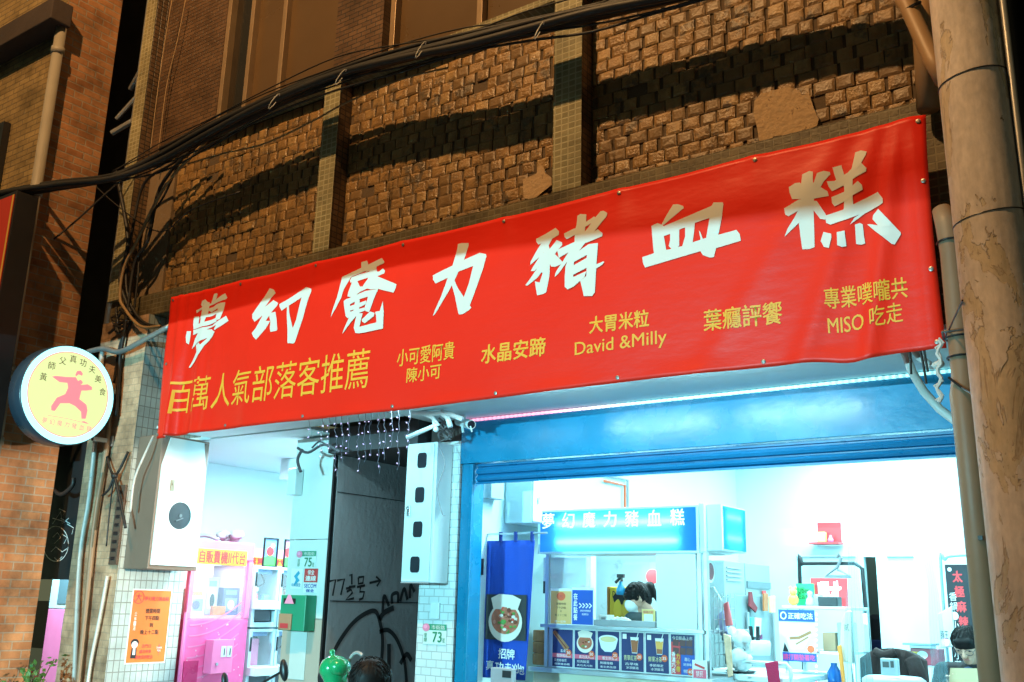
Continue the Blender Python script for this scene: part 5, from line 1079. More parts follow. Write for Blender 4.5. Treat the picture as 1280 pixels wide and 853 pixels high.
def food(m, F, kind, u, v, s):
    if kind == 'skewer':
        m.ribbon(F, [(u-.42*s, v+.48*s), (u+.45*s, v-.42*s)], [.20*s, .30*s], .0030, 0); m.ribbon(F, [(u-.40*s, v+.42*s), (u+.38*s, v-.36*s)], .06*s, .0034, 4); m.ribbon(F, [(u+.4*s, v-.4*s), (u+.56*s, v-.58*s)], .03*s, .0032, 1)
    if kind == 'bun':
        m.disc(F, u, v-.08*s, .50*s, .46*s, .0030, mi=1); m.disc(F, u, v-.02*s, .42*s, .34*s, .0034, mi=2); m.poly(F, [(u-.36*s, v+.22*s), (u-.44*s, v+.48*s), (u-.2*s, v+.58*s), (u+.2*s, v+.56*s), (u+.46*s, v+.46*s), (u+.36*s, v+.22*s)], .0038, mi=1)
        for k in range(44 if s > .25 else 0): rr = random.uniform(.02, .075); a_ = random.uniform(0, 6.28); q_ = random.random()**.5; m.disc(F, u+.34*q_*math.cos(a_)*s, v+(-.03+.27*q_*math.sin(a_))*s, rr*s*random.uniform(.8, 1.7), rr*s, .0042+.00008*k, mi=random.choice((2, 2, 4, 10, 10, 1, 11, 3)), n=6)
        for k in range(7): m.disc(F, u+random.uniform(-.3, .3)*s, v+random.uniform(-.25, .14)*s, .05*s, .03*s, .0080+.0001*k, mi=3, n=7)
        for k in range(6): m.disc(F, u+random.uniform(-.3, .3)*s, v+random.uniform(-.28, .12)*s, .06*s, .035*s, .0090+.0001*k, mi=1 if k % 2 else 4, n=7)
    if kind == 'bowl':
        m.poly(F, [(u-.56*s, v+.2*s), (u-.42*s, v-.25*s), (u-.2*s, v-.42*s), (u+.2*s, v-.42*s), (u+.42*s, v-.25*s), (u+.56*s, v+.2*s)], .0030, mi=5); m.disc(F, u, v+.2*s, .56*s, .2*s, .0034, mi=5); m.disc(F, u, v+.19*s, .46*s, .14*s, .0038, mi=6)
    if kind in ('tea', 'mtea'):
        m.poly(F, [(u-.28*s, v+.42*s), (u+.28*s, v+.42*s), (u+.18*s, v-.5*s), (u-.18*s, v-.5*s)], .0030, mi=5); m.poly(F, [(u-.25*s, v+.25*s), (u+.25*s, v+.25*s), (u+.17*s, v-.46*s), (u-.17*s, v-.46*s)], .0034, mi=7 if kind == 'tea' else 8); m.ribbon(F, [(u+.1*s, v+.2*s), (u+.26*s, v+.7*s)], .05*s, .0038, 5)
        if kind == 'mtea': m.poly(F, [(u-.18*s, v-.18*s), (u+.2*s, v-.2*s), (u+.17*s, v-.46*s), (u-.17*s, v-.46*s)], .0037, mi=7)
    if kind == 'cubes':
        for k in range(6): x = u + (k % 3 - 1)*.36*s; z = v + (k//3 - .5)*.4*s; m.poly(F, [(x-.17*s, z-.15*s), (x+.15*s, z-.17*s), (x+.17*s, z+.14*s), (x-.14*s, z+.17*s)], .0034+.0001*k, mi=9)
FOODM = [SKEW, BUN, MEAT, HERB, mat('glossy sauce', (.22, .06, .03), .2), PAPER, SOUP, TEA, MTEA, mat('blood cake brown', (.10, .03, .03), .4), mat('pink meat', (.66, .28, .20), .5, .3, 30), mat('red pepper', (.62, .07, .04), .4)]
cards = [('skewer', '香酥豬血糕', '花生粉香菜', '30'), ('bun', '真功夫刈包', '焢肉酸菜', '50'), ('bowl', '養生熱豆漿', '無糖微糖', '25'), ('tea', '青草紅茶', '古早味', '20'), ('mtea', '鮮果冰茶', '季節限定', '35'), ('cubes', '夢幻甜點', '', '40')]
cu0, cv1 = FS.px(688, 786); cu1, _ = FS.px(868, 795); cv0 = 1.092; cv1 = 1.392; cw = (cu1-cu0)/6
FC = FY(7.125)
for i, (kind, t1, t2, pr) in enumerate(cards):
    a = cu0 + i*cw + .004; b = cu0 + (i+1)*cw - .004
    cdn = MB().rect(FC, a, cv0, b, cv1, .001, .003).build('menu_card', PAPER, ST)
    F = FY(7.120); m = MB(); m.rect(F, a+.006, cv0+.006, b-.006, cv1-.006, .001); m.build('print_ground', NAVY, cdn)
    m = MB(); food(m, F, kind, (a+b)/2 - (.02 if i == 0 else 0) + (.02 if i in (3, 4) else 0), cv1-.095, .155 if i not in (3, 4) else .13); m.build('food_picture', FOODM, cdn)
    if i < 3:
        m = MB(); m.rect(F, a+.006, cv0+.075, b-.006, cv0+.108, .002); m.build('rose_band', BANDP, cdn)
        m = MB(); m.text(F, t1, a+.05, cv0+.079, b-.02, cv0+.104, .006); m.text(F, t2, a+.03, cv0+.045, b-.06, cv0+.065, .006); m.text(F, t1, a+.03, cv0+.018, b-.03, cv0+.034, .006); m.text(F, '超人氣', a+.09, cv0+.116, b-.07, cv0+.14, .006) if i == 0 else None; m.build('lettering', INKW, cdn)
    elif i < 5:
        m = MB(); m.text(F, t1, a+.03, cv0+.085, b-.06, cv0+.125, .006); m.build('lettering', mat('pale yellow lettering', (.75, .70, .35), .5), cdn)
        m = MB(); m.text(F, t2, a+.04, cv0+.05, b-.05, cv0+.07, .006); m.text(F, '冰涼解渴', a+.05, cv0+.022, b-.05, cv0+.042, .006); m.rect(F, a+.02, cv1-.055, a+.055, cv1-.018, .006); m.build('small_lettering', INKW, cdn)
    else:
        m = MB(); m.rect(F, a+.006, cv0+.006, a+.085, cv1-.06, .002); m.build('red_panel', RED, cdn); m = MB(); m.rect(F, a+.088, cv0+.006, b-.006, cv0+.15, .002); m.build('blue_panel', ROYAL, cdn)
        m = MB(); m.text(F, '香濃巧克', a+.012, cv0+.012, a+.044, cv0+.17, .006, vertical=True, bold=.02); m.text(F, '今日新品上市', a+.02, cv1-.045, b-.02, cv1-.018, .006); m.text(F, '甜心', a+.12, cv0+.105, b-.04, cv0+.13, .006); m.text(F, '好滋味', a+.11, cv0+.07, b-.03, cv0+.09, .006); m.text(F, '特價', a+.11, cv0+.018, b-.06, cv0+.045, .006); m.build('lettering', INKW, cdn)
        m = MB(); m.text(F, '力外帶', a+.05, cv0+.02, a+.082, cv0+.16, .006, vertical=True, bold=.02); m.build('yellow_lettering', YELLOW, cdn)
    m = MB(); m.disc(F, b-.04, cv0+(.115 if i < 5 else .03), .026, .026, .0064, n=18); bd = m.build('price_badge', BADGE, cdn)
    m = MB(); m.text(F, pr, b-.056, cv0+(.104 if i < 5 else .019), b-.024, cv0+(.126 if i < 5 else .041), .009); m.build('price', INKW, bd)
for (x0, x1, z0, z1, y, lb, mt) in ((-4.60, -4.40, 1.427, 1.69, 7.09, 'orange', mat('pale orange card', (.72, .42, .14), .5)), (-4.39, -4.195, 1.427, 1.70, 7.085, 'blue', ROYAL)):
    F = FY(y); e = empty('counter_sign', (0.5*(x0+x1), y, z0), 'pale orange opening hours card standing on the stall shelf' if lb == 'orange' else 'blue order here card with white arrows on the stall shelf', 'sign')
    MB().rect(F, x0-.006, z0, x1+.006, z1+.02, 0, .004).build('holder', PAPER, e); MB().rect(F, x0, z0+.004, x1, z1, .0045, .001).build('sheet', mt, e); w_ = x1-x0; h = z1-z0; m = MB()
    if lb == 'orange':
        m.text(F, '營業時間', x0+.28*w_, z0+.58*h, x1-.26*w_, z0+.65*h, .008); m.text(F, '下午四點', x0+.28*w_, z0+.46*h, x1-.26*w_, z0+.53*h, .008); m.text(F, '到', x0+.46*w_, z0+.36*h, x1-.46*w_, z0+.42*h, .008); m.text(F, '晚上十二點', x0+.22*w_, z0+.24*h, x1-.22*w_, z0+.31*h, .008); m.build('lettering', mat('brown lettering', (.10, .045, .02), .5), e)
        m = MB(); m.disc(F, (x0+x1)/2, z0+.84*h, .042, .034, .0075, mi=1); m.text(F, '大', (x0+x1)/2-.02, z0+.79*h, (x0+x1)/2+.02, z0+.89*h, .009); m.build('round_emblem', [INKR, BADGE], e)
        m = MB(); m.text(F, '週一公休', x0+.2*w_, z0+.05*h, x1-.25*w_, z0+.12*h, .008); m.build('foot_lettering', INKW, e)
    else:
        m.text(F, '在此點餐', x0+.07*w_, z0+.12*h, x0+.27*w_, z0+.92*h, .008, vertical=True, bold=.03)
        for k in range(4): c = x0 + (.40+.16*k)*w_; m.ribbon(F, [(c-.010, z0+.62*h), (c+.012, z0+.555*h), (c-.010, z0+.49*h)], .010, .008)
        m.text(F, '請依序排隊點餐', x0+.40*w_, z0+.38*h, x1-.1*w_, z0+.44*h, .008); m.text(F, '謝謝配合', x0+.48*w_, z0+.28*h, x1-.2*w_, z0+.34*h, .008); m.build('lettering', INKW, e)
# poster inside the stall glass
F = FY(7.19); u0, v0 = F.px(679, 742); u1, v1 = F.px(733, 697)
e = empty('stall_poster', F((u0+u1)/2, v0), 'pale how to eat poster behind the left stall glass', 'poster'); v0 = max(v0, 1.60)
MB().rect(F, u0, v0, u1, v1, 0, .003).build('sheet', PAPER, e)
m = MB(); m.text(F, 'Q正確吃法', u0+.02, v1-.055, u0+.20, v1-.02, .006); m.build('heading', CY, e)
m = MB(); m.poly(F, [(u0+.10, v0+.06), (u0+.16, v0+.17), (u0+.36, v0+.24), (u0+.40, v0+.20), (u0+.30, v0+.07)], .004); m.build('bun_picture', BUN, e)
m = MB(); m.text(F, '請打開墊著吃', u0+.02, v0+.125, u0+.30, v0+.165, .007, bold=.01); m.build('lettering', INKR, e)
m = MB(); m.poly(F, [(u0, v0), (u0+.055, v0), (u0+.02, v0+.10), (u0, v0+.10)], .004); m.build('dark_corner', INK, e)
m = MB(); m.disc(F, u1-.03, v0+.05, .028, .03, .006); m.text(F, '大', u1-.045, v0+.035, u1-.015, v0+.065, .008, mi=1); m.build('round_emblem', [ORANGE, INKR], e)
# things on and behind the sill
f = FY(7.60)
u0, v0 = f.px(762, 775); u1, v1 = f.px(787, 734)
e = empty('yellow_bag', f((u0+u1)/2, v0), 'yellow bag with black lettering hanging behind the stall window', 'bag')
MB().box(u0, u1, 7.60, 7.70, v0, v1).build('bag_body', YELLOW, e, bevel=.008); MB().box(u0-.028, u0-.004, 7.602, 7.69, v0+.02, v1).build('side_fold', mat('orange fold', (.45, .18, .03), .6), e, bevel=.004)
m = MB(); m.text(f, 'DOM', u0+.03, v1-.09, u0+.13, v1-.035, .003, bold=.01); m.build('lettering', INK, e)
m = MB(); c = (u0+.11, v0+.14); m.poly(f, blob(c[0], c[1]+.04, .075, .055), .003, mi=0); m.poly(f, blob(c[0]-.03, c[1]-.05, .04, .08, seed=2), .004, mi=1); m.poly(f, blob(c[0]+.05, c[1]-.05, .035, .08, seed=5), .0045, mi=1); m.build('printed_shapes', [INK, mat('bright yellow print', (.85, .62, .05), .5)], e)
e = empty('spray_bottle', px(774, 745, Y=7.5), 'blue spray bottle with a black trigger above the yellow bag', 'bottle'); c = px(776, 744, Y=7.5); 
MB().lathe(c, [(.035, 0), (.04, .01), (.036, .05), (.015, .09), (.013, .11)], 14).build('bottle', mat('blue bottle', (.03, .30, .55), .2), e, smooth=True); MB().tube([c + Vector((.01, 0, .11)), c + Vector((.005, 0, .15)), c + Vector((-.05, 0, .10))], .014, 7).box(c.x-.03, c.x+.03, c.y-.015, c.y+.015, c.z+.14, c.z+.17).build('trigger', BLACK, e)
F = FY(7.30); u0, v0 = F.px(803, 782); u1, v1 = F.px(819, 762)
e = empty('payment_card', F((u0+u1)/2, v0), 'small yellow scan to pay card at the right of the stall window', 'sign'); MB().rect(F, u0, 1.43, u1, v1, 0, .006).build('card', mat('pale yellow card', (.75, .55, .20), .5), e); MB().rect(F, u0+.02, 1.455, u1-.02, v1-.04, .007, .001).build('white_square', PAPER, e); m = MB(); m.text(F, '掃碼付款', u0+.012, v1-.034, u1-.012, v1-.012, .010); m.build('lettering', INKR, e)
F = FY(7.26); u0, v0 = F.px(749, 781); u1, v1 = F.px(762, 769); e = empty('paper_roll_box', F((u0+u1)/2, 1.43), 'small white box with grey print on the stall sill', 'box'); MB().box(u0, u1, 7.26, 7.34, 1.43, v1).build('carton', PAPER, e, bevel=.006); MB().rect(F, u0+.02, 1.45, u0+.06, v1-.02, .001, .001).build('print', GREY, e)
F = FY(7.28); m = MB(); q = px(776, 781, Y=7.28); 
for k in range(7): m.ell((q.x + random.uniform(-.06, .06), 7.3 + random.uniform(-.03, .03), 1.455 + random.uniform(0, .02)), .04, .03, .022, 9, jit=.2)
m.build('food_bags', mat('thin white plastic', (.72, .78, .78), .3), label='small white plastic bags heaped on the sill before the worker', cat='bags')
m = MB(); F = FY(7.7); u, v = F.px(816, 721); m.disc(F, u, v, .06, .06, 0, .01); m.build('round_fan', RED, label='round red and white card at the right edge of the stall window', cat='card')
m = MB(); F = FX(-3.30); 
# white apron and bags hanging right of the stall
def cloth(name, F, pts, mt, label, cat, off=0.0, th=.02):
    m = MB(); q = [F.px(*p) for p in pts]; m.poly(F, q, off, th); return m.build(name, mt, bevel=.006, label=label, cat=cat)
F = FY(7.45)
cloth('hanging_bag', F, [(878,738),(893,733),(904,752),(900,778),(893,792),(876,790)], WHITE, 'white cloth apron hanging at the right side of the stall', 'apron')
cloth('hanging_bag', FY(7.40), [(905,755),(911,752),(917,782),(908,783)], mat('coral cloth', (.75, .16, .17), .7), 'coral red cloth strip hanging beside the white apron', 'cloth')
cloth('hanging_bag', FY(7.44), [(897,770),(905,762),(912,793),(902,795)], mat('lilac plastic', (.42, .45, .70), .4), 'lilac plastic bag hanging between apron and coral cloth', 'bag')
m = MB(); F = FX(-3.22)
for k in range(7): m.rect(F, 7.2, 1.16+k*.085, 7.6, 1.166+k*.085, 0, .006)
for k in range(6): m.rect(F, 7.2+k*.08, 1.15, 7.206+k*.08, 1.70, .007, .005)
m.build('wire_rack', STEEL, label='wire rack at the right end of the stall counter', cat='rack')
cloth('hanging_bag', FY(7.20), [(905,792),(914,795),(917,845),(911,847)], mat('printed snack packets', (.75, .45, .28), .4, .5, 30), 'strip of printed snack packets below the white apron', 'packets')
m = MB()
q = px(922, 845, Y=7.5)
for k in range(12): m.ell((q.x + random.uniform(-.05, .05), 7.5 + random.uniform(-.05, .05), 1.18 + random.uniform(0, .22)), .07, .06, .07, 10, jit=.18)
m.build('plastic_bag', mat('white carrier bag', (.68, .78, .80), .35), smooth=True, label='bulging white carrier bag on the steel table', cat='bag')
F = FY(7.08); u0, v0 = F.px(866, 849); u1, v1 = F.px(884, 826); e = empty('no_smoking_sign', F((u0+u1)/2, v0), 'small white and pink notice with a slanting bar at the counter corner', 'sign'); MB().rect(F, u0, v0, u1, v1, 0, .004).build('card', PAPER, e); MB().rect(F, u0+.008, v0+.01, u1-.008, v0+.07, .005, .001).build('pink_foot', BANDP, e); m = MB(); m.ribbon(F, [(u0+.02, v1-.03), (u1-.02, v0+.08)], .016, .006); m.build('bar', INKR, e); m = MB(); m.text(F, '禁菸', u0+.03, v0+.02, u1-.03, v0+.06, .009); m.build('lettering', INKW, e)
F = FX(-3.29); u0, v0 = F.px(872, 722); m = MB(); m.disc(F, 7.33, 1.86, .075, .085, 0, .004); m.disc(F, 7.33, 1.86, .06, .065, .0045, .001, 1); m.build('round_poster', [PAPER, mat('dark red dish print', (.25, .04, .06), .4, .4, 20)], label='round dark red dish picture on the side of the stall', cat='picture')
# wooden sticks box behind noren
e = empty('steamer', px(682, 826, Y=7.35), 'brown bamboo steamer stack behind the stall corner', 'steamer'); c = px(681, 840, Y=7.4)
for k in range(3): MB().lathe((c.x, c.y, 1.085+k*.095), [(.10, 0), (.105, .005), (.105, .085), (.10, .09), (0, .09)], 20).build('tier', mat('bamboo', (.42, .20, .08), .6, .4, 18), e, smooth=False)
# ------------------------------------------------------------------ blue door curtain
F = FY(6.72)
NR = empty('door_curtain', (-4.82, 6.72, .9), 'royal blue hanging curtain with a bun picture and white lettering', 'curtain')
def cw_(u, v, off=0.0):
    return Vector((u, 6.72 + .006*math.sin(u*23) + .003*math.sin(u*47 + v*2) - off, v))
u0, _ = F.px(600, 700); u1, _ = F.px(668, 700); ub, zb = F.px(656, 851); _, zt = F.px(634, 676)
m = MB(); n = 30; vs = []
for j in range(21):
    t = j/20; b1 = u1 + (ub-u1)*t
    for i in range(n+1): vs.append(cw_(u0 + (b1-u0)*i/n, zt + (zb-zt)*t))
m.add(vs, [[j*(n+1)+i, (j+1)*(n+1)+i, (j+1)*(n+1)+i+1, j*(n+1)+i+1] for j in range(20) for i in range(n)])
o = m.build('cloth', mat('royal blue cloth', (.005, .062, .44), .75, .15, 4, .3, 160), NR, smooth=True); sm = o.modifiers.new('thickness', 'SOLIDIFY'); sm.thickness = .002
for x in (602, 625, 645, 665): u, _ = F.px(x, 675); MB().tube([cw_(u, zt-.01), cw_(u, zt+.03), cw_(u, zt+.07)], .016, 8).build('loop', mat('dark blue loop', (.006, .03, .20), .8), NR)
MB().tube([(u0-.12, 6.72, zt+.055), (u1+.12, 6.72, zt+.055)], .008, 8).build('rod', STEEL, NR)
a, b = F.px(608, 799); c_, d = F.px(659, 744); m = MB(); m.poly(cw_, [(a, b), (c_, b), (c_, d), (a, d)], .016); m.build('picture_ground', DARKCARD, NR)
class CWF:
    def __call__(s, u, v, off=0.0): return Vector((u, 6.72 - .016 - off, v))
m = MB(); food(m, CWF(), 'bun', (a+c_)/2, (b+d)/2-.012, .33); m.build('bun_picture', FOODM, NR)
m = MB(); W = CWF()
for chx, x0, x1, y0, y1 in (('招', 624, 634, 811, 823), ('牌', 634, 645, 812, 824), ('真', 609, 619, 826, 837), ('功', 620, 631, 828, 838), ('夫', 632, 641, 829, 839), ('刈', 641, 650, 830, 841), ('包', 650, 657, 832, 843)):
    a, b = F.px(x0, y1); c_, d = F.px(x1, y0); m.text(W, chx, a, b, c_, d, .001, bold=.02)
m.build('lettering', INKW, NR)
MB().box(-5.0, -4.985, 6.62, 6.66, 1.80, 1.93).build('switch_plate', BLACK, label='small dark switch on the left wall by the curtain', cat='switch')
CB2 = empty('wall_cabinet', (-4.9, 7.0, 2.25), 'white cabinet high on the wall above the blue curtain', 'cabinet')
MB().box(-4.995, -4.72, 6.95, 7.70, 2.24, 2.80).build('body', WHITE, CB2, bevel=.004)
for a, b in ((6.955, 7.32), (7.33, 7.695)): MB().box(-4.719, -4.705, a, b, 2.25, 2.79).build('door', WHITE, CB2, bevel=.003)
MB().tube([(-4.70, 7.02, 2.40), (-4.69, 7.02, 2.46)], .008, 8).build('handle', STEEL, CB2)
MB().box(-4.995, -4.90, 6.62, 6.80, 2.42, 2.75).build('junction_box', mat('grey box', (.40, .50, .55), .5), label='grey box high on the wall left of the cabinet', cat='box', bevel=.004)
for k, (mt_, lb, dz) in enumerate(((mat('orange red pipe', (.65, .10, .03), .4), 'thin orange red pipe high on the left wall', 0), (GREY, 'thin grey pipe beside the orange red wall pipe', .06))):
    MB().tube([Vector((-4.97, 8.6, 2.78+dz)), Vector((-4.97, 9.02+dz, 2.78+dz)), Vector((-4.97, 9.02+dz, 2.1))], .014, 8).build('wall_pipe', mt_, label=lb, cat='pipe')
# ------------------------------------------------------------------ back of the shop
Fb = FX(-4.25)
FR = empty('fridge', (-4.6, 9.9, 0), 'tall double door steel fridge against the left wall', 'fridge')
ya = Fb.px(905, 710)[0]; ym = Fb.px(931, 710)[0]; yb = Fb.px(962, 710)[0]
for i, (a, b) in enumerate(((ya, ym-.01), (ym+.01, yb))):
    MB().box(-4.96, -4.25, a, b, .08, 2.06).build('cabinet', mat('fridge cabinet steel', (.30, .35, .36), .35, .08, 6, metal=.3), FR, bevel=.008)
    MB().box(-4.249, -4.215, a+.02, b-.02, .15, 1.72).build('door', mat('fridge door steel', (.24, .30, .32), .35, .08, 6, metal=.3), FR, bevel=.008)
    MB().tube([(-4.19, b-.10, .9), (-4.19, b-.10, 1.55)], .018, 8).build('handle', STEEL, FR)
    if i == 0: m = MB(); [m.box(-4.249, -4.235, a+.05, b-.12, 1.86+k*.042, 1.876+k*.042) for k in range(4)]; m.build('louvre', GREY, FR)
    else: MB().box(-4.249, -4.235, a+.02, b-.02, 1.80, 1.87).build('dark_grille', mat('dark grille', (.12, .16, .18), .4), FR); MB().box(-4.234, -4.225, b-.3, b-.2, 1.74, 1.78).build('badge', INKR, FR)
def onfridge(name, pts, mt, label, cat, X=-4.19):
    G = FX(X); m = MB(); m.poly(G, [G.px(*p) for p in pts], 0, .02); return m.build(name, mt, bevel=.004, label=label, cat=cat)
onfridge('oven_glove', [(935,740),(938,740),(940,752),(945,760),(943,766),(935,758)], mat('dark red glove', (.22, .03, .04), .8, .4, 20), 'dark red oven gloves hanging on the fridge', 'gloves')
onfridge('note', [(937,772),(941,772),(940,797),(936,797)], mat('cyan note', (.10, .55, .60), .5), 'cyan paper strip stuck on the fridge', 'note')
onfridge('note', [(943,772),(950,773),(949,797),(941,796)], PAPER, 'white paper notice stuck on the fridge door', 'note')
onfridge('flower_magnet', [(944,794),(951,793),(951,799),(945,800)], mat('purple magnet', (.20, .02, .12), .5), 'small purple magnet on the fridge', 'magnet')
onfridge('packet', [(953,742),(958,742),(958,764),(953,764)], mat('orange brown packet', (.45, .15, .05), .5, .4, 20), 'orange brown packet hanging on the fridge edge', 'packet')
onfridge('doll', [(960,746),(967,745),(967,766),(961,766)], mat('yellow plush', (.75, .50, .22), .8, .3, 20), 'yellow plush doll hanging right of the fridge', 'doll', -4.0)
onfridge('shelf', [(934,808),(960,806),(960,809),(934,811)], GREY, 'narrow grey shelf bar across the fridge', 'shelf')
m = MB(); q = px(945, 820, Y=8.6)
m.lathe((q.x, 8.6, 1.20), [(.12, 0), (.13, .10), (.12, .12)], 18); m.build('pot', WHITE, smooth=True, label='white pot on the steel table before the fridge', cat='pot')
for k, dx in enumerate((-.03, .02)): MB().tube([(q.x+dx, 8.6, 1.25), (q.x+dx*1.3, 8.6, 1.44)], .018, 8).build('ladle', BLACK, label=('left' if k == 0 else 'right') + ' black handle standing in the white pot', cat='ladle')
TB = empty('work_table', (-3.2, 7.75, 0), 'white work table with a rail right of the stall', 'table')
MB().box(-3.6, -2.70, 7.45, 8.6, 1.06, 1.10).build('tabletop', WHITE, TB, bevel=.006)
for x in (-3.55, -2.78):
    for y in (7.5, 8.5): MB().tube([(x, y, 0), (x, y, 1.06)], .02, 8).build('leg', STEEL, TB)
MB().tube([(-3.20, 7.46, 1.06), (-3.20, 7.46, 1.17), (-3.17, 7.46, 1.20), (-2.76, 7.46, 1.20), (-2.73, 7.46, 1.17), (-2.73, 7.46, 1.06)], .014, 8).build('rail', WHITE, TB, smooth=True)
MB().lathe((px(926, 838, Y=7.7).x, 7.7, 1.102), [(.10, 0), (.12, .015), (.115, .017), (.09, .006), (0, .006)], 24).build('tray', BLACK, smooth=True, label='round black tray on the white work table', cat='tray')
cloth('towel', FY(7.42), [(957,829),(973,826),(976,856),(962,858)], mat('crimson towel', (.45, .02, .08), .9, .2, 20, .4, 120), 'crimson towel hanging on the table rail', 'towel')
# rack of shelves with the how to eat sign
SH = empty('shelf_rack', (-2.72, 8.25, 0), 'steel shelf rack with a white top full of small things', 'shelf')
MB().box(-3.0, -2.44, 8.05, 8.50, 1.595, 1.62).build('top_shelf', WHITE, SH, bevel=.004)
for z in (.5, .95, 1.26): MB().box(-2.98, -2.46, 8.07, 8.48, z, z+.02).build('shelf', STEEL, SH)
for x in (-2.99, -2.47):
    for y in (8.06, 8.46): MB().box(x, x+.03, y, y+.03, 0, 1.594).build('post', STEEL, SH)
m = MB(); F = FY(8.03); 
for k in range(14): u, v = F.px(1020.5, 768+k*6.5); m.disc(F, u, v, .008, .010, 0, .004, n=8)
m.build('red_led_line', emis('red led', (1.0, .25, .25), 2.0), SH)
u0, v0 = F.px(976, 826); u1, v1 = F.px(1018.5, 763)
EA = empty('instruction_sign', F((u0+u1)/2, v0), 'blue and white how to eat sign on the front of the rack', 'sign')
MB().rect(F, u0, v0, u1, v1, .005, .004).build('sheet', PAPER, EA); h = v1-v0; w_ = u1-u0
MB().rect(F, u0, v1-.23*h, u1, v1, .0095, .001).build('blue_heading', ROYAL, EA); MB().rect(F, u0+.02, v0, u1, v0+.17*h, .0095, .001).build('blue_foot', ROYAL, EA)
m = MB(); m.text(F, '正確吃法', u0+.27*w_, v1-.18*h, u1-.05*w_, v1-.06*h, .013, bold=.025); n = 20; m.ribbon(F, [(u0+.14*w_ + .075*w_*math.cos(2*math.pi*i/n), v1-.12*h + .065*h*math.sin(2*math.pi*i/n)) for i in range(n+1)], .010, .013); m.build('heading_lettering', INKW, EA)
m = MB(); m.text(F, '請打開墊著吃', u0+.08*w_, v0+.03*h, u1-.04*w_, v0+.14*h, .013, bold=.02); m.build('foot_lettering', mat('magenta lettering', (.75, .06, .22), .5), EA)
m = MB(); m.poly(F, [(u0+.25*w_, v0+.22*h), (u0+.20*w_, v0+.45*h), (u0+.5*w_, v0+.62*h), (u0+.92*w_, v0+.68*h), (u0+.88*w_, v0+.5*h), (u0+.65*w_, v0+.24*h)], .0100, mi=1); m.ribbon(F, [(u0+.28*w_, v0+.44*h), (u0+.55*w_, v0+.46*h), (u0+.88*w_, v0+.58*h)], .022, .0104, 0); m.ribbon(F, [(u0+.45*w_, v0+.33*h), (u0+.8*w_, v0+.48*h)], .012, .0106, 0); m.disc(F, u0+.85*w_, v0+.25*h, .03, .028, .0104, mi=2); m.poly(F, [(u0+.08*w_, v0+.18*h), (u0+.25*w_, v0+.18*h), (u0+.14*w_, v0+.36*h)], .0102, mi=3); m.build('bun_picture', [SKEW, BUN, BADGE, INK], EA)
def onrack(x0, x1, y0, y1, Y): F = FY(Y); a, b = F.px(x0, y1); c, d = F.px(x1, y0); return F, a, 1.621, c, d
F, a, b, c, d = onrack(996.5, 1017.5, 730, 757, 8.28); e = empty('delivery_sign', F((a+c)/2, b), 'bright green delivery sign reading Uber Eats on the rack', 'sign'); MB().rect(F, a, b, c, d, 0, .006).build('board', mat('bright green board', (.02, .50, .14), .4), e); h = d-b; m = MB(); m.text(F, 'Uber', a+.015, d-.42*h, a+.11, d-.18*h, .009); m.text(F, 'Eats', a+.015, d-.68*h, a+.12, d-.45*h, .009); m.build('lettering', INK, e)
F, a, b, c, d = onrack(1015, 1059, 723, 758, 8.40); e = empty('fortune_card', F((a+c)/2, b), 'red new year card with a big white character on the rack', 'card'); MB().rect(F, a, b, c, d, 0, .006).build('card', RED, e); m = MB(); m.text(F, '財', a+.05, b+.015, c-.05, d-.03, .009, bold=.05); m.build('character', INKW, e)
e = empty('figurine', px(992, 757, Y=8.2), 'small orange and yellow bear figurine on the rack', 'figurine'); q = px(992, 757, Y=8.15); z = 1.621; MB().ell((q.x, 8.15, z+.045), .045, .04, .045, 12).build('body', mat('orange figurine', (.75, .35, .08), .4), e, smooth=True); MB().ell((q.x, 8.15, z+.11), .033, .03, .033, 12).ell((q.x-.022, 8.15, z+.14), .012, .01, .014, 8).ell((q.x+.022, 8.15, z+.14), .012, .01, .014, 8).build('head', mat('yellow figurine', (.80, .55, .15), .4), e, smooth=True)
q = px(1013, 757, Y=8.12); MB().lathe((q.x, 8.12, z), [(.032, 0), (.036, .02), (.03, .05), (.015, .075), (.022, .09), (.02, .11), (.0, .12)], 14).build('white_cat', WHITE, smooth=True, label='white cat figurine in front of the green sign', cat='figurine')
q = px(1023, 757, Y=8.12); MB().lathe((q.x, 8.12, z), [(.035, 0), (.038, .07), (.036, .09), (.033, .09), (.03, .01), (0, .01)], 14).build('glass_jar', clearish('pale glass', (.6, .8, .85), .4), smooth=True, label='small glass jar next to the white cat figurine', cat='jar')
q = px(1037, 757, Y=8.12); MB().box(q.x-.08, q.x+.075, 8.08, 8.2, z, z+.075).build('speaker_box', BLACK, bevel=.006, label='black box lying in front of the red card', cat='box')
F, a, b, c, d = onrack(1003, 1016, 780, 795, 8.2); 
MB().box(-2.70, -2.60, 8.12, 8.3, 1.281, 1.42).build('carton', mat('brown carton', (.45, .30, .18), .7), label='small brown carton on the middle rack shelf', cat='carton', bevel=.003)
MB().box(-2.58, -2.48, 8.12, 8.3, 1.281, 1.50).build('storage_box', clearish('clear box', (.6, .8, .85), .5), label='clear storage box on the middle rack shelf', cat='box', bevel=.003)
MB().lathe((-2.63, 8.15, .971), [(.05, 0), (.055, .02), (.055, .15), (.025, .20), (.025, .22), (0, .22)], 16).build('water_bottle', mat('blue water bottle', (.02, .15, .50), .15), smooth=True, label='blue water bottle on the lower rack shelf', cat='bottle')
cloth('canvas_bag', FY(8.0), [(1052,778),(1057,765),(1064,764),(1066,830),(1050,826)], mat('cream canvas', (.62, .55, .42), .8, .1), 'cream canvas bag hanging at the right of the rack', 'bag')
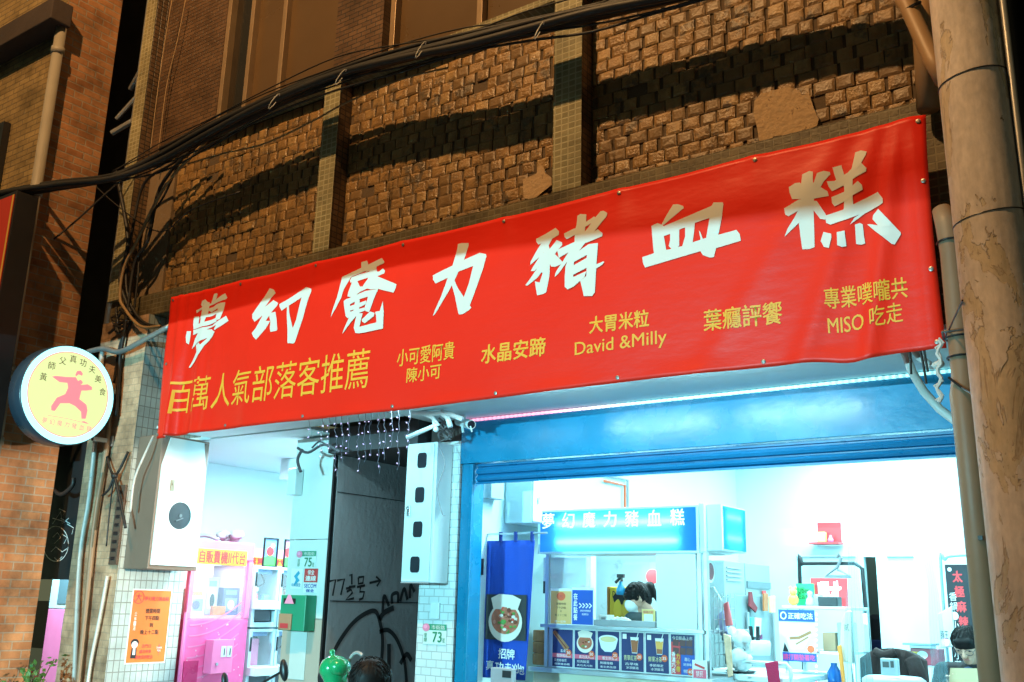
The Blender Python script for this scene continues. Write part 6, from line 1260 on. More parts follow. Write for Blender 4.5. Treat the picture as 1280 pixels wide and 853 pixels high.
F = FY(7.97); a, b = F.px(1056, 789); c, d = F.px(1062, 780); m = MB(); m.text(F, '貳', a, b, c, d, .014); m.build('bag_lettering', INK, bpy.data.objects['canvas_bag'])
cloth('orange_umbrella', FY(7.95), [(1047,808),(1052,806),(1058,853),(1053,853)], mat('orange fabric', (.75, .28, .04), .6), 'folded orange umbrella leaning by the rack', 'umbrella')
m = MB(); [m.lathe((-2.30, 8.2, 1.10+k*.022), [(.10, 0), (.11, .018), (0, .019)], 18) for k in range(6)]; m.build('bowl_stack', GREY, label='stack of grey bowls behind the plastic curtain', cat='bowls')
# clothes rack
CR = empty('clothes_rack', (-2.9, 9, 0), 'black tube clothes rail behind the rack', 'clothes rail')
q0 = px(999, 706, Y=9).x; MB().tube(smoothpts([Vector((q0, 9, 0)), Vector((q0, 9, 1.90)), Vector((q0+.03, 9, 1.985)), Vector((q0+.10, 9, 1.995)), Vector((q0+.5, 9, 1.995))]), .018, 10).build('rail', BLACK, CR, smooth=True)
MB().tube([(q0+.5, 9, 1.995), (q0+.56, 9, 1.95), (q0+.58, 9, 1.0), (q0+.58, 9, 0)], .018, 10).build('rail', BLACK, CR, smooth=True)
q = px(1047, 712, Y=8.95); m = MB(); m.tube([q + Vector((0, 0, .10)), q + Vector((.02, 0, .13)), q + Vector((.04, 0, .10)), q + Vector((0, 0, .02)), q + Vector((-.11, 0, -.06)), q + Vector((.11, 0, -.06)), q], .014, 7); m.build('coat_hanger', mat('grey hanger', (.20, .21, .22), .5), label='grey coat hanger on the clothes rail', cat='hanger')
# altar shelf
AL = empty('wall_shelf', (-3.86, 11.9, 2.35), 'small red wall shelf with a red backing card', 'shelf')
F = FY(11.99); a, b = F.px(1023, 679); c, d = F.px(1051, 653)
MB().rect(F, a, b, c, d, 0, .008).build('backing', RED, AL); MB().box(a-.05, c+.02, 11.78, 11.98, b-.025, b-.002).build('board', RED, AL, bevel=.003)
MB().box(a+.03, a+.13, 11.85, 11.92, b, b+.12).build('gold_figure', mat('gold tablet', (.75, .60, .20), .4), bevel=.01, label='small gold tablet on the red wall shelf', cat='ornament')
MB().lathe((a+.19, 11.86, b), [(.03, 0), (.035, .03), (.02, .05), (.012, .08), (0, .08)], 12).build('incense_cup', PINK, smooth=True, label='tiny pink cup on the red wall shelf', cat='cup')
# plastic curtains tied in the middle
PLAS = clearish('pvc curtain', (.35, .74, .84), .24, .2)
def pcurtain(cx, w0, w1, w2, z0, zt, z1, Y, label):
    m = MB(); n = 40; vs = []; rows = 24
    for j in range(rows+1):
        z = z1 + (z0-z1)*j/rows
        if z > zt: t = (z1-z)/(z1-zt); w_ = w0 + (w1-w0)*(t**.6)
        else: t = (zt-z)/(zt-z0); w_ = w1 + (w2-w1)*(t**.5)
        for i in range(n+1):
            k = i/n - .5; vs.append((cx(z) + w_*k, Y + .04*math.sin(i*.75) * (w_/w0)*.8, z))
    m.add(vs, [[j*(n+1)+i, (j+1)*(n+1)+i, (j+1)*(n+1)+i+1, j*(n+1)+i+1] for j in range(rows) for i in range(n)])
    return m.build('plastic_curtain', PLAS, smooth=True, label=label, cat='curtain', group='clear plastic door curtains')
pcurtain(lambda z: -1.945 - .06*min(1, max(0, (2.5-z)/.76)), .19, .07, .24, .6, 1.735, 2.497, 6.7, 'clear plastic curtain gathered and tied in front of the back door')
pcurtain(lambda z: -1.58 + .06*min(1, max(0, (2.5-z)/.76)), .16, .05, .13, .6, 1.735, 2.497, 6.72, 'clear plastic curtain gathered and tied beside the reading man')
# things in the back door
MB().box(-3.32, -3.25, 12.9, 12.95, 1.25, 1.85).build('picture_board', mat('red green picture', (.45, .10, .06), .5, .4, 6), label='narrow red picture in the back room', cat='picture')
m = MB(); m.box(-3.75, -3.40, 13.0, 13.3, .1, 1.55); m.build('dark_coat', mat('dark coat pile', (.02, .015, .02), .8, .4, 6), label='dark coats hanging in the back room doorway', cat='coats', bevel=.05)
MB().box(-3.72, -3.42, 12.90, 12.98, .6, 1.25).build('blue_coat', mat('dark blue coat', (.01, .02, .10), .8, .3, 6), label='dark blue coat in the back room doorway', cat='coat', bevel=.03)
# chair with a brown coat
CH = empty('chair', (-2.0, 7.75, 0), 'dining chair with a dark brown coat over its back', 'chair')
MB().box(-2.22, -1.78, 7.55, 7.98, .55, .59).build('seat', BROWNP, CH, bevel=.01)
for x in (-2.20, -1.80):
    for y in (7.57, 7.96): MB().tube([(x, y, 0), (x, y, .55)], .018, 8).build('leg', BLACK, CH)
m = MB(); m.tube(smoothpts([Vector((-2.2, 7.57, .58)), Vector((-2.2, 7.50, 1.0)), Vector((-2.15, 7.48, 1.28)), Vector((-2.0, 7.48, 1.31)), Vector((-1.85, 7.48, 1.28)), Vector((-1.8, 7.50, 1.0)), Vector((-1.8, 7.57, .58))]), .02, 8); m.build('backrest', BLACK, CH, smooth=True)
BRC = mat('dark brown wool', (.022, .010, .009), .9, .3, 14, .4, 70)
m = MB()
def coatp(u, t):
    """the coat hangs over the round chair back"""
    x = -2.0 + .235*u*(1 - .10*(1-t)); top_ = 1.345 - .075*abs(u)**2.4
    return Vector((x, 7.44 - .03*math.sin(u*9+t*3)*t - .02*t - .012*math.sin(u*17), top_ - t*.75))
n = 24; rows = 14; front = [coatp(-1 + 2*i/n, j/rows) for j in range(rows+1) for i in range(n+1)]; back = [Vector((p.x, 7.54 + .02*math.sin(p.x*20), p.z)) for p in front]
N1 = (n+1)*(rows+1)
fs = [[j*(n+1)+i, (j+1)*(n+1)+i, (j+1)*(n+1)+i+1, j*(n+1)+i+1] for j in range(rows) for i in range(n)]
fs += [[N1+q for q in f_[::-1]] for f_ in fs] + [[i, i+1, N1+i+1, N1+i] for i in range(n)] + [[j*(n+1), N1+j*(n+1), N1+(j+1)*(n+1), (j+1)*(n+1)] for j in range(rows)] + [[j*(n+1)+n, (j+1)*(n+1)+n, N1+(j+1)*(n+1)+n, N1+j*(n+1)+n] for j in range(rows)]
m.add(front+back, fs)
CO = empty('brown_coat', (-2.0, 7.49, .6), 'dark brown coat draped over the chair back', 'coat')
m.build('coat_cloth', BRC, CO, smooth=True)
m = MB(); m.tube(smoothpts([Vector((-1.86, 7.44, 1.28)), Vector((-1.81, 7.40, 1.15)), Vector((-1.79, 7.40, .95)), Vector((-1.81, 7.41, .75))]), [.055]*15+[.045], 10); m.tube(smoothpts([Vector((-2.10, 7.43, 1.32)), Vector((-2.03, 7.40, 1.30)), Vector((-1.96, 7.41, 1.325))]), .03, 8); m.build('sleeve', BRC, CO, smooth=True)
# grey ticket machine and a round table at the front
TM = empty('scale', (-1.9, 6.95, 1.1), 'grey table scale with a small dark display', 'scale')
F = FY(6.95); a, b = F.px(1101, 840); c, d = F.px(1122, 824); MB().box(a, c, 6.95, 6.99, b-.02, d).build('display_head', mat('pale grey plastic', (.45, .55, .60), .4), TM, bevel=.006); m = MB(); m.rect(F, a+.015, b+.03, a+.055, d-.02, .001, .002); m.rect(F, a+.065, b+.03, a+.085, d-.015, .001, .002); m.build('display', BLACK, TM)
MB().lathe((-1.90, 7.1, 1.06), [(.14, 0), (.20, .03), (.20, .10), (.17, .12), (0, .12)], 24).build('base', mat('pale blue plastic', (.45, .62, .70), .35), TM, smooth=True)
m = MB(); m.text(FY(6.90), '電子秤', a-.02, 1.125, c+.03, 1.155, 0); m.build('lettering', INKR, TM)
FT = empty('front_table', (-1.85, 7.1, 0), 'small white table under the grey scale', 'table'); MB().box(-2.25, -1.5, 6.95, 7.35, 1.02, 1.055).build('tabletop', WHITE, FT, bevel=.005)
for x in (-2.2, -1.55):
    for y in (7.0, 7.3): MB().tube([(x, y, 0), (x, y, 1.02)], .02, 8).build('leg', STEEL, FT)
# red gift boxes on a clear stand
GB = empty('gift_box', (-2.02, 8.5, 1.2), 'dark red gift box with a white and yellow label', 'box'); F = FY(8.5); a, b = F.px(1139, 831); c, d = F.px(1173, 812)
MB().box(a, c, 8.5, 8.7, b, d).build('carton', mat('dark red carton', (.35, .02, .05), .4, .15, 6), GB, bevel=.004); m = MB(); m.poly(F, [(a+.02, b+.03), (a+.10, b+.03), (a+.06, d-.025), (a+.01, d-.025)], .001, .001, 0); m.disc(F, a+.09, (b+d)/2+.015, .04, .03, .003, mi=1); m.build('label', [YELLOW, PAPER], GB)
CS = empty('clear_stand', (-2.0, 8.55, 0), 'clear plastic display stand under the red gift box', 'stand')
for z in (.7, .9, b-.012): MB().box(a-.02, c+.12, 8.46, 8.75, z, z+.01).build('tier', clearish('clear acrylic', (.6, .8, .88), .45), CS)
for x in (a-.015, c+.11):
    for y in (8.47, 8.73): MB().box(x, x+.012, y, y+.012, 0, b-.013).build('post', clearish('clear acrylic post', (.6, .8, .88), .6), CS)
a2, b2 = F.px(1130, 804); MB().box(a2, a2+.22, 8.45, 8.7, b2-.012, b2+.003).build('tray', mat('grey blue tray', (.12, .25, .32), .3), label='flat grey blue tray above the red gift box', cat='tray', bevel=.003)
MB().box(a2+.04, a2+.20, 8.5, 8.68, d+.002, b2-.014).build('clear_box', clearish('clear plastic tub', (.6, .8, .88), .5), label='clear plastic tub between tray and gift box', cat='tub', bevel=.004)
cloth('paper_bag', FY(8.1), [(1172,768),(1190,758),(1196,808),(1175,811)], PAPER, 'white paper bag with black lettering behind the curtain', 'bag')
F = FY(8.08); a, b = F.px(1176, 799); c, d = F.px(1185, 789); m = MB(); m.text(F, '豚王', a, b, c, d, .003); m.build('lettering', INK, bpy.data.objects['paper_bag']); a, b = F.px(1177, 806); c, d = F.px(1187, 800); m = MB(); m.disc(F, (a+c)/2, (b+d)/2, .03, .03, .003); m.build('pig_print', LPINK, bpy.data.objects['paper_bag'])
# black menu board on a hoop stand
MN = empty('menu_board', (-1.8, 9, 1.3), 'black hanging menu board with red brush lettering', 'sign')
F = FY(9.0); a, d = F.px(1181, 706); c = a + .48; b = 1.05
MB().rect(F, a, b, c, d, 0, .008).build('board', mat('black menu cloth', (.014, .016, .022), .6), MN)
m = MB()
for i, chx in enumerate('太極麻辣鍋'):
    x0, y0 = 1190 + i*2.6, 714 + i*18.8; p0_, q1 = F.px(x0, y0); p1_, q0_ = F.px(x0+14, y0+14); m.text(F, chx, p0_, q0_, p1_, q1, .010, bold=.04)
m.build('red_lettering', emis('bright red paint', (.9, .06, .06), .0) if False else mat('bright red paint', (.75, .04, .05), .5), MN)
m = MB(); m.text(F, '香鍋.小麵.小菜', a+.015, b+.1, a+.075, d-.22, .010, vertical=True); m.disc(F, a+.035, d-.04, .016, .016, .010); m.rect(F, a+.30, d-.17, a+.31, d-.11, .010); m.rect(F, a+.30, d-.12, a+.36, d-.11, .0101); m.build('white_lettering', INKW, MN)
HS = empty('hoop_stand', (-1.85, 9.05, 0), 'thin grey hoop stand holding the black menu board', 'stand'); x0 = a-.045
MB().tube(smoothpts([Vector((x0, 9.05, 0)), Vector((x0, 9.05, 1.9)), Vector((x0+.04, 9.05, d+.04)), Vector((x0+.12, 9.05, d+.075)), Vector((x0+.5, 9.05, d+.08)), Vector((x0+.56, 9.05, d)), Vector((x0+.57, 9.05, 0))]), .012, 8).build('hoop', mat('grey blue tube', (.25, .42, .48), .3, metal=.3), HS, smooth=True)
MB().box(px(613,840,Y=6.5).x, px(640,840,Y=6.5).x, 6.5, 6.56, .9, 1.10).build('card_reader', GREY, bevel=.008, label='grey terminal with a dark display before the blue curtain', cat='terminal')
F = FY(6.5); a, b = F.px(628, 847); c, d = F.px(639, 839); MB().rect(F, a, b, c, d, .001, .003).build('display', BLACK, bpy.data.objects['card_reader'])
TS = empty('stool', (-4.67, 6.53, 0), 'slim steel stand under the grey terminal', 'stand'); MB().tube([(-4.67, 6.53, 0), (-4.67, 6.53, .90)], .02, 10).build('stem', STEEL, TS); MB().lathe((-4.67, 6.53, .005), [(.15, 0), (.15, .015), (0, .02)], 20).build('foot', STEEL, TS)
# ------------------------------------------------------------------ people
SKIN = mat('skin', (.62, .36, .26), .5, .06, 8); HAIRM = mat('black hair', (.010, .009, .009), .55, .4, 30, spec=.18)
def remesh(o, vox, it=3):
    r = o.modifiers.new('remesh', 'REMESH'); r.mode = 'VOXEL'; r.voxel_size = vox; r.use_smooth_shade = True
    s = o.modifiers.new('smooth', 'SMOOTH'); s.factor = .5; s.iterations = it
def frame(fwd, up=(0, 0, 1)):
    f = Vector(fwd).normalized(); r = f.cross(Vector(up)).normalized(); u = r.cross(f); return f, r, u
def person(label, head, fwd, hip, sh_l, sh_r, el_l, ha_l, el_r, ha_r, knees, feet, shirt, hair='short', mask=False, glasses=False, jacket=None, trousers=None, S=1.0):
    head = Vector(head); f, r, u = frame(fwd); hip = Vector(hip); sl, sr = Vector(sh_l), Vector(sh_r); neck = (sl+sr)/2
    e = empty('person', (hip.x, hip.y, 0), label, 'person')
    b = MB()
    b.capsule(head + f*-.012 + u*.012, .094*S, head + f*.012 + u*.0, .088*S); b.capsule(head + f*.035 + u*-.03, .062*S, head + f*.055 + u*-.088, .036*S)
    b.capsule(head + f*.090 + u*.012, .010, head + f*.110 + u*-.030, .017)
    b.capsule(head + f*.082 - u*.066 - r*.018, .012, head + f*.082 - u*.066 + r*.018, .012)
    for s in (-1, 1): b.capsule(head + r*.090*s - f*.012 + u*.015, .016, head + r*.088*s - f*.008 - u*.03, .012); b.capsule(head + r*.03*s + f*.070 + u*.026, .014, head + r*.045*s + f*.060 + u*.024, .012)
    b.capsule(head - u*.07 - f*.02, .052, neck + Vector((0, 0, .03)), .058)
    b.capsule(neck, .10, hip + (neck-hip)*.35, .125); b.capsule(hip + (neck-hip)*.4, .125, hip, .145); b.capsule(sl, .062, sr, .062)
    up_ = (sl-sr).normalized()
    for s, el, ha in ((sl, el_l, ha_l), (sr, el_r, ha_r)):
        el, ha = Vector(el), Vector(ha); b.capsule(s, .056, el, .043); b.capsule(el, .041, ha, .029)
        d = (ha-el).normalized(); sd = d.orthogonal().normalized(); sd = (Vector((1, 0, 0)) - d*d.x).normalized(); nn = d.cross(sd)
        b.capsule(ha, .030, ha + d*.055, .034)
        for k in range(4):
            o_ = ha + d*.075 + sd*(-.030+.020*k); L_ = (.030, .038, .035, .026)[k]; kn = o_ + d*L_ - nn*.010; b.capsule(o_, .0095, kn, .0085); b.capsule(kn, .0085, kn + d*L_*.5 - nn*.024, .0075)
        b.capsule(ha + d*.02 - sd*.03, .012, ha + d*.05 - sd*.05 - nn*.012, .010); b.capsule(ha + d*.05 - sd*.05 - nn*.012, .010, ha + d*.072 - sd*.046 - nn*.026, .0085)
    for k in (0, 1):
        s = 1 if k == 0 else -1; kn, ft = Vector(knees[k]), Vector(feet[k]); b.capsule(hip + up_*.08*s, .085, kn, .058); b.capsule(kn, .056, ft + Vector((0, 0, .07)), .038)
        d = Vector((f.x, f.y, 0)).normalized(); b.capsule(ft + Vector((0, 0, .04)), .038, ft + d*.15 + Vector((0, 0, .03)), .032)
    o = b.build('body', SKIN, e); remesh(o, .007, 2)
    # clothes
    c = MB(); R_ = 1.13 if not jacket else 1.25
    c.capsule(neck - Vector((0, 0, .02)), .105*R_, hip + (neck-hip)*.35, .128*R_); c.capsule(hip + (neck-hip)*.4, .128*R_, hip + Vector((0, 0, -.02)), .148*R_); c.capsule(sl, .064*R_, sr, .064*R_)
    for s, el, ha in ((sl, el_l, ha_l), (sr, el_r, ha_r)):
        el, ha = Vector(el), Vector(ha); c.capsule(s, .060*R_, el, .048*R_); c.capsule(el, .047*R_, el + (ha-el)*.86, .038*R_)
    o = c.build('jacket' if jacket else 'shirt', jacket or shirt, e); remesh(o, .012, 3)
    if jacket:
        c = MB(); q = neck + f*.10 + Vector((0, 0, -.05)); q2 = Vector((f.x, f.y, 0)).normalized(); c.capsule(neck + q2*.085 + Vector((0, 0, .0)), .06, neck + q2*.10 + Vector((0, 0, -.20)), .07); o = c.build('shirt', shirt, e); remesh(o, .01, 2)
        c = MB()
        for s in (-1, 1): c.capsule(neck + r*.06*s + Vector((0, 0, .055)) - q2*.03, .024, neck + r*.055*s + q2*.11 + Vector((0, 0, -.03)), .02)
        o = c.build('collar', shirt, e); remesh(o, .01, 2)
    c = MB(); c.capsule(hip + Vector((0, 0, .03)), .152, hip + Vector((0, 0, -.03)), .150)
    for k in (0, 1):
        s = 1 if k == 0 else -1; kn, ft = Vector(knees[k]), Vector(feet[k]); c.capsule(hip + up_*.08*s, .094, kn, .068); c.capsule(kn, .066, ft + Vector((0, 0, .09)), .052)
    o = c.build('trousers', trousers or mat('dark trousers', (.02, .022, .03), .8), e); remesh(o, .014, 3)
    # hair
    h = MB(); h.capsule(head - f*.022 + u*.026, .103*S, head + f*.004 + u*.030, .094*S)
    h.capsule(head - f*.06 + u*.0, .066, head - f*.055 - u*.05, .050)
    for s in (-1, 1): h.capsule(head + r*.075*s + u*.05 + f*.01, .032, head + r*.083*s + f*.005 + u*.0, .018)
    if hair == 'fringe': h.capsule(head + f*.062 + u*.070 - r*.045, .026, head + f*.066 + u*.062 + r*.04, .026)
    if hair == 'tail': h.ell(head - f*.135 + u*.03, .045, .045, .045, 12); h.capsule(head - f*.145 + u*.02, .032, head - f*.13 - u*.13, .012); h.capsule(head + f*.070 + u*.066 - r*.05, .026, head + f*.072 + u*.064 + r*.05, .026)
    hv = h
    o = hv.build('hair', HAIRM, e); remesh(o, .008, 2)
    st = MB(); cr = (u*.85 - f*.5).normalized(); rng = random.Random(5)
    for k in range(620):                               # locks combed away from the crown
        d = Vector((rng.gauss(0, 1), rng.gauss(0, 1), rng.gauss(0, 1))).normalized(); lf_ = d.dot(f); lu = d.dot(u)
        if lu < -.45 or (lf_ > .45 and lu < .55): continue
        t_ = (d - cr*d.dot(cr)); t_ = (t_ - d*t_.dot(d)); t_ = t_.normalized() if t_.length > .05 else d.orthogonal()
        t_ = (t_ + d.cross(t_)*rng.gauss(0, .3)).normalized(); cc = head - f*.014 + u*.028; R0 = .102*S
        P_ = [cc + (d*math.cos(q) + t_*math.sin(q))*(R0 + w2) for q, w2 in ((0, -.003), (.16, .004), (.32, .005), (.5, .002 + rng.random()*.004))]
        st.tube(P_, [.0022, .0028, .0022, .0006], 4)
    st.build('hair_locks', HAIRM, e, smooth=True)
    ey = MB()
    for s in (-1, 1): ey.ell(head + r*.036*s + f*.083 + u*.002, .012, .012, .006, 8)
    ey.build('eyes', INK, e, smooth=True)
    br = MB()
    for s in (-1, 1): br.capsule(head + r*.020*s + f*.090 + u*.027, .0045, head + r*.055*s + f*.076 + u*.028, .0035, 6)
    br.build('eyebrows', HAIRM, e, smooth=True)
    if not mask:
        lp = MB(); lp.capsule(head + f*.094 - u*.064 - r*.018, .006, head + f*.094 - u*.064 + r*.018, .006, 6); lp.build('lips', mat('lips', (.50, .20, .17), .5), e, smooth=True)
    if mask:
        c = MB(); c.capsule(head + f*.068 - u*.022 - r*.02, .062, head + f*.068 - u*.022 + r*.02, .062); c.capsule(head + f*.075 - u*.08, .045, head + f*.07 - u*.06, .05)
        c.capsule(head + r*.09 - f*.01, .006, head + r*.05 + f*.08 - u*.03, .006, 6); c.capsule(head - r*.09 - f*.01, .006, head - r*.05 + f*.08 - u*.03, .006, 6); o = c.build('mask', mat('white mask', (.78, .82, .82), .7), e); remesh(o, .008, 2)
    if glasses:
        g_ = MB()
        for s in (-1, 1):
            cc = head + r*.037*s + f*.102 + u*.0; g_.tube([cc + r*.029*math.cos(t*.45) + u*.021*math.sin(t*.45) for t in range(15)], .0022, 5)
            g_.tube([cc + r*.029*s + u*.006, head + r*.088*s + f*.02 + u*.012], .002, 5)
        g_.tube([head - r*.009 + f*.104, head + r*.009 + f*.104], .002, 5); g_.build('glasses', mat('spectacle frame', (.08, .08, .09), .3, metal=.5), e)
    return e
# the worker behind the stall window
hc = px(797, 748, Y=7.56)
person('person with black hair in a bun and white mask bending over the stall counter', hc, (-.72, -.42, -.50), (-3.62, 7.78, 1.0), (hc.x-.02, 7.50, 1.47), (hc.x+.16, 7.82, 1.46), (hc.x-.16, 7.42, 1.28), (hc.x-.27, 7.36, 1.20), (hc.x-.02, 7.62, 1.22), (hc.x-.22, 7.52, 1.18), [(-3.66, 7.70, .52), (-3.50, 7.84, .52)], [(-3.63, 7.74, .01), (-3.47, 7.88, .01)], mat('dark green grey shirt', (.035, .055, .06), .8), hair='tail', mask=True)
# the seated man
mc = px(1209, 806, Y=8.0)
MAN = person('person in glasses and dark jacket seated and reading a paper', mc, (-.10, -.80, -.50), (mc.x+.02, 8.22, .66), (mc.x+.20, 8.14, 1.17), (mc.x-.20, 8.14, 1.17), (mc.x+.24, 7.95, .95), (mc.x+.09, 7.70, 1.05), (mc.x-.24, 7.95, .95), (px(1187, 846, Y=7.72).x, 7.76, 1.13), [(mc.x+.12, 7.75, .62), (mc.x-.10, 7.75, .62)], [(mc.x+.12, 7.82, .12), (mc.x-.10, 7.82, .12)], mat('dark blue shirt', (.03, .06, .13), .8), hair='fringe', glasses=True, jacket=mat('charcoal jacket', (.014, .014, .016), .85, .3, 20))
STL = empty('bar_stool', (mc.x+.02, 8.25, 0), 'dark bar stool under the reading man', 'stool'); MB().lathe((mc.x+.02, 8.25, .47), [(.17, 0), (.19, .02), (.18, .05), (0, .06)], 20).build('seat', BLACK, STL, smooth=True)
for a in range(4): c, s = math.cos(a*1.57+.78), math.sin(a*1.57+.78); MB().tube([(mc.x+.02+.12*c, 8.25+.12*s, .47), (mc.x+.02+.2*c, 8.25+.2*s, 0)], .014, 8).build('leg', STEEL, STL)
MB().tube([(mc.x+.02+.18*math.cos(t*.3), 8.25+.18*math.sin(t*.3), .12) for t in range(22)], .010, 8).build('foot_ring', STEEL, STL)
F = FY(7.66); a, b = F.px(1189, 853); c, d = F.px(1240, 838); m = MB(); m.add([(a, 7.66, d), (c, 7.66, d+.01), (c-.02, 7.60, d-.22), (a-.02, 7.60, d-.22)], [(3, 2, 1, 0)]); o = m.build('newspaper', mat('cream paper', (.42, .33, .19), .7), label='cream paper held in the reading hands', cat='paper'); sm = o.modifiers.new('t', 'SOLIDIFY'); sm.thickness = .003
# the rider waiting at the kerb
rc = px(463, 850, Y=3.9)
rh = Vector((rc.x, 3.9, 1.178))
dy, dz = 0.9, -0.087
person('person with short black hair seen from behind on a parked scooter', rh, (-.62, .78, -.06), (rh.x+.05, 2.98+dy, .74+dz), (rh.x-.12, 2.86+dy, 1.05+dz), (rh.x+.14, 3.08+dy, 1.05+dz), (rh.x-.30, 3.02+dy, .86+dz), (rh.x-.42, 3.22+dy, .92+dz), (rh.x-.02, 3.28+dy, .86+dz), (rh.x-.20, 3.42+dy, .92+dz), [(rh.x-.28, 3.14+dy, .52), (rh.x-.10, 3.28+dy, .52)], [(rh.x-.22, 3.10+dy, .13), (rh.x-.06, 3.24+dy, .13)], mat('black hoodie', (.02, .02, .024), .85), hair='short')
# ------------------------------------------------------------------ scooters
def scooter(name, c, yaw, label, colr, mirrors):
    """small city scooter, front towards +x before turning"""
    e = empty(name, c, label, 'scooter'); ca, sa = math.cos(yaw), math.sin(yaw); c = Vector(c)
    def T(x, y, z): return Vector((c.x + x*ca - y*sa, c.y + x*sa + y*ca, c.z + z))
    def B(pts_, r): return MB().tube([T(*p) for p in pts_], r, 12)
    for x in (-.60, .62):
        m = MB(); n = 24
        for (ro, ri, ww, mi_) in ((.225, .15, .05, 0),):
            vs = []; 
            for i in range(n):
                a = 2*math.pi*i/n
                for (rr, yy_) in ((ri, -ww), (ro-.02, -ww), (ro, 0), (ro-.02, ww), (ri, ww)): vs.append(T(x + rr*math.cos(a), yy_, .225 + rr*math.sin(a)))
            m.add(vs, [[i*5+k, ((i+1) % n)*5+k, ((i+1) % n)*5+(k+1) % 5, i*5+(k+1) % 5] for i in range(n) for k in range(5)])
        wl = m.build('wheel', mat('tyre', (.02, .02, .02), .9), e); m = MB(); m.tube([T(x, -.045, .225), T(x, .045, .225)], .145, 20); m.build('rim', STEEL, wl)
    m = MB(); m.tube([T(-.85, 0, .62), T(-.55, 0, .60), T(-.20, 0, .52), T(-.05, 0, .36), T(.25, 0, .28), (T(.40, 0, .45)), T(.46, 0, .80), T(.40, 0, .95)], [.05, .16, .17, .13, .12, .14, .12, .06], 14); m.build('body', colr, e, smooth=True)
    m = MB(); m.tube([T(-.80, 0, .73), T(-.45, 0, .73), T(-.05, 0, .66)], [.08, .13, .08], 12); m.build('seat', BLACK, e, smooth=True)
    m = MB(); m.tube([T(.46, 0, .8), T(.38, 0, 1.0)], .03, 10); m.tube([T(.30, -.34, 1.0), T(.38, 0, 1.0), T(.30, .34, 1.0)], .018, 8); m.build('handlebar', BLACK, e, smooth=True)
    m = MB(); m.ell(T(.56, 0, .88), .05, .05, .07, 12); m.build('headlight', PAPER, e, smooth=True)
    m = MB(); m.tube([T(.62, 0, .24), T(.48, 0, .70)], .03, 8); m.build('fork', STEEL, e)
    for (p, rx, rz, tilt, mt) in mirrors:
        p = Vector(p); mm = MB(); s = T(.32, .22, 1.0)
        mm.tube(smoothpts([s if (s-p).length < .6 else p + Vector((.03, .02, -.2)), p.lerp(s, .4) + Vector((0, 0, -.03)), p]), .008, 8); st_ = mm.build('mirror_stalk', BLACK, e)
        mm = MB(); mm.ell((0, 0, 0), rx, .022, rz, 16); R3 = Matrix.Rotation(tilt, 3, 'Y'); mm.v = [R3 @ v + p for v in mm.v]; mm.build('mirror', mt, st_, smooth=True)
    return e
scooter('scooter', (rh.x-.02, 3.98, -.146), R(130), 'dark scooter ridden by the waiting person', mat('dark grey paint', (.03, .03, .035), .3, coat=.5), [])
mp1 = px(355, 838, Y=4.3); mp2 = px(281, 851, Y=4.3)
scooter('scooter', (-5.15, 4.05, -.146), R(100), 'parked scooter with two black oval mirrors before the claw shop', mat('dark red paint', (.12, .01, .015), .3, coat=.5), [(mp1, .030, .065, -.25, BLACK), (mp2, .022, .05, -.3, BLACK)])
hp = px(418, 838, Y=4.2)
scooter('scooter', (-4.05, 4.05, -.146), R(100), 'parked scooter carrying a bright green helmet on its mirror', mat('silver paint', (.30, .31, .33), .3, metal=.4), [(px(405, 845, Y=4.25), .045, .06, .3, BLACK)])
HM = empty('helmet', hp, 'bright green rounded helmet with a knob on top', 'helmet')
HG = mat('bright green helmet shell', (.01, .36, .13), .22, .05, coat=.6)
m = MB(); tl = Vector((.25, .1, 1)).normalized()
m.lathe((0, 0, 0), [(.088, -.125), (.09, -.07), (.105, -.03), (.118, .0), (.112, .045), (.085, .085), (.045, .105), (.02, .11), (.02, .125), (.024, .14), (.018, .155), (.001, .16)], 28)
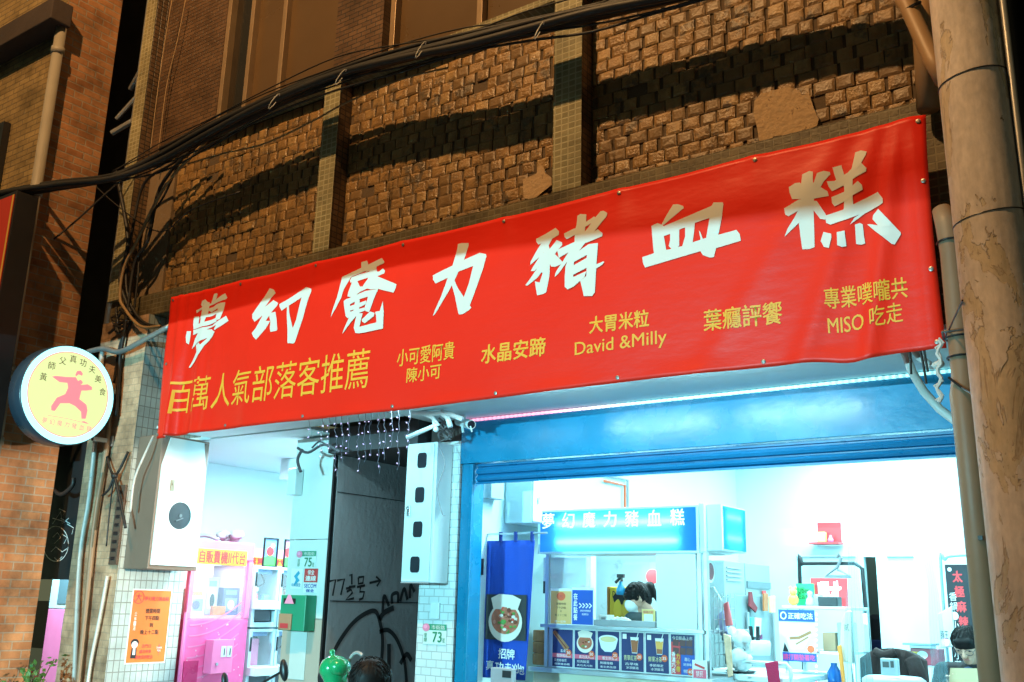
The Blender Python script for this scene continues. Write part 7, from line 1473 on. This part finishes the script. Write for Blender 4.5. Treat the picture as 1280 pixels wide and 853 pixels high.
rot = Vector((0, 0, 1)).rotation_difference(Vector((-.22, -.05, 1))).to_matrix(); m.v = [rot @ v*.72 + hp for v in m.v]; m.build('shell', HG, HM, smooth=True)
m = MB(); m.ell((0, 0, 0), .062, .066, .050, 18); m.v = [v + hp + Vector((.058, -.02, .022)) for v in m.v]; m.build('visor', HG, HM, smooth=True)
m = MB(); m.tube([hp + Vector((-.05, 0, -.09)), hp + Vector((.0, -.02, -.12)), hp + Vector((.05, 0, -.09))], .008, 6); m.build('strap', BLACK, HM)
wr = px(446, 836, Y=4.25); MB().tube([wr + Vector((.075*math.cos(t*.25)*.9, 0, .085*math.sin(t*.25))) for t in range(4, 24)], .010, 6).build('handle_loop', mat('pale trim', (.35, .36, .36), .4), label='pale curved rim behind the head of the waiting person', cat='trim')
# ------------------------------------------------------------------ the arcade across the lane (behind the photographer; roof edge, valance and column shaped to block light)
OP = empty('opposite_arcade', (-3, -5, 0), 'plain arcade house on the other side of the lane', 'building')
MB().box(-22, 12, -8, -2.0, 3.09, 3.4).build('arcade_roof', CEIL, OP); MB().box(-22, 12, -8.3, -8, -.15, 9).build('shop_wall', DARKW, OP); MB().box(-22, 12, -2.2, -2.0, 3.4, 9).build('upper_wall', DARKW, OP)
for x in (-14, -3.62, 5): MB().box(x, x+.85, -2.6, -2.05, -.15, 3.09).build('unseen_column', CONC, OP)  # middle one added to keep the tube's light off the pole
pts = [(-22, 3.04), (-8, 3.04), (-6.03, 3.045), (-5.3, 3.072), (-4.9, 3.055), (-4.08, 2.985), (-3.75, 2.94), (-3.55, 3.05), (-3.4, 3.086), (12, 3.086), (12, 3.088), (-22, 3.088)]
m = MB(); n = len(pts); m.add([(x, -1.995, z) for x, z in pts] + [(x, -2.02, z) for x, z in pts], [list(range(n)), list(range(2*n-1, n-1, -1))] + [[i, (i+1) % n, n+(i+1) % n, n+i] for i in range(n)])
m.build('light_cutoff_valance', mat('dark green cutoff cloth', (.03, .08, .05), .8), OP)  # added; lower edge shaped to cut the tube's light near the banner top
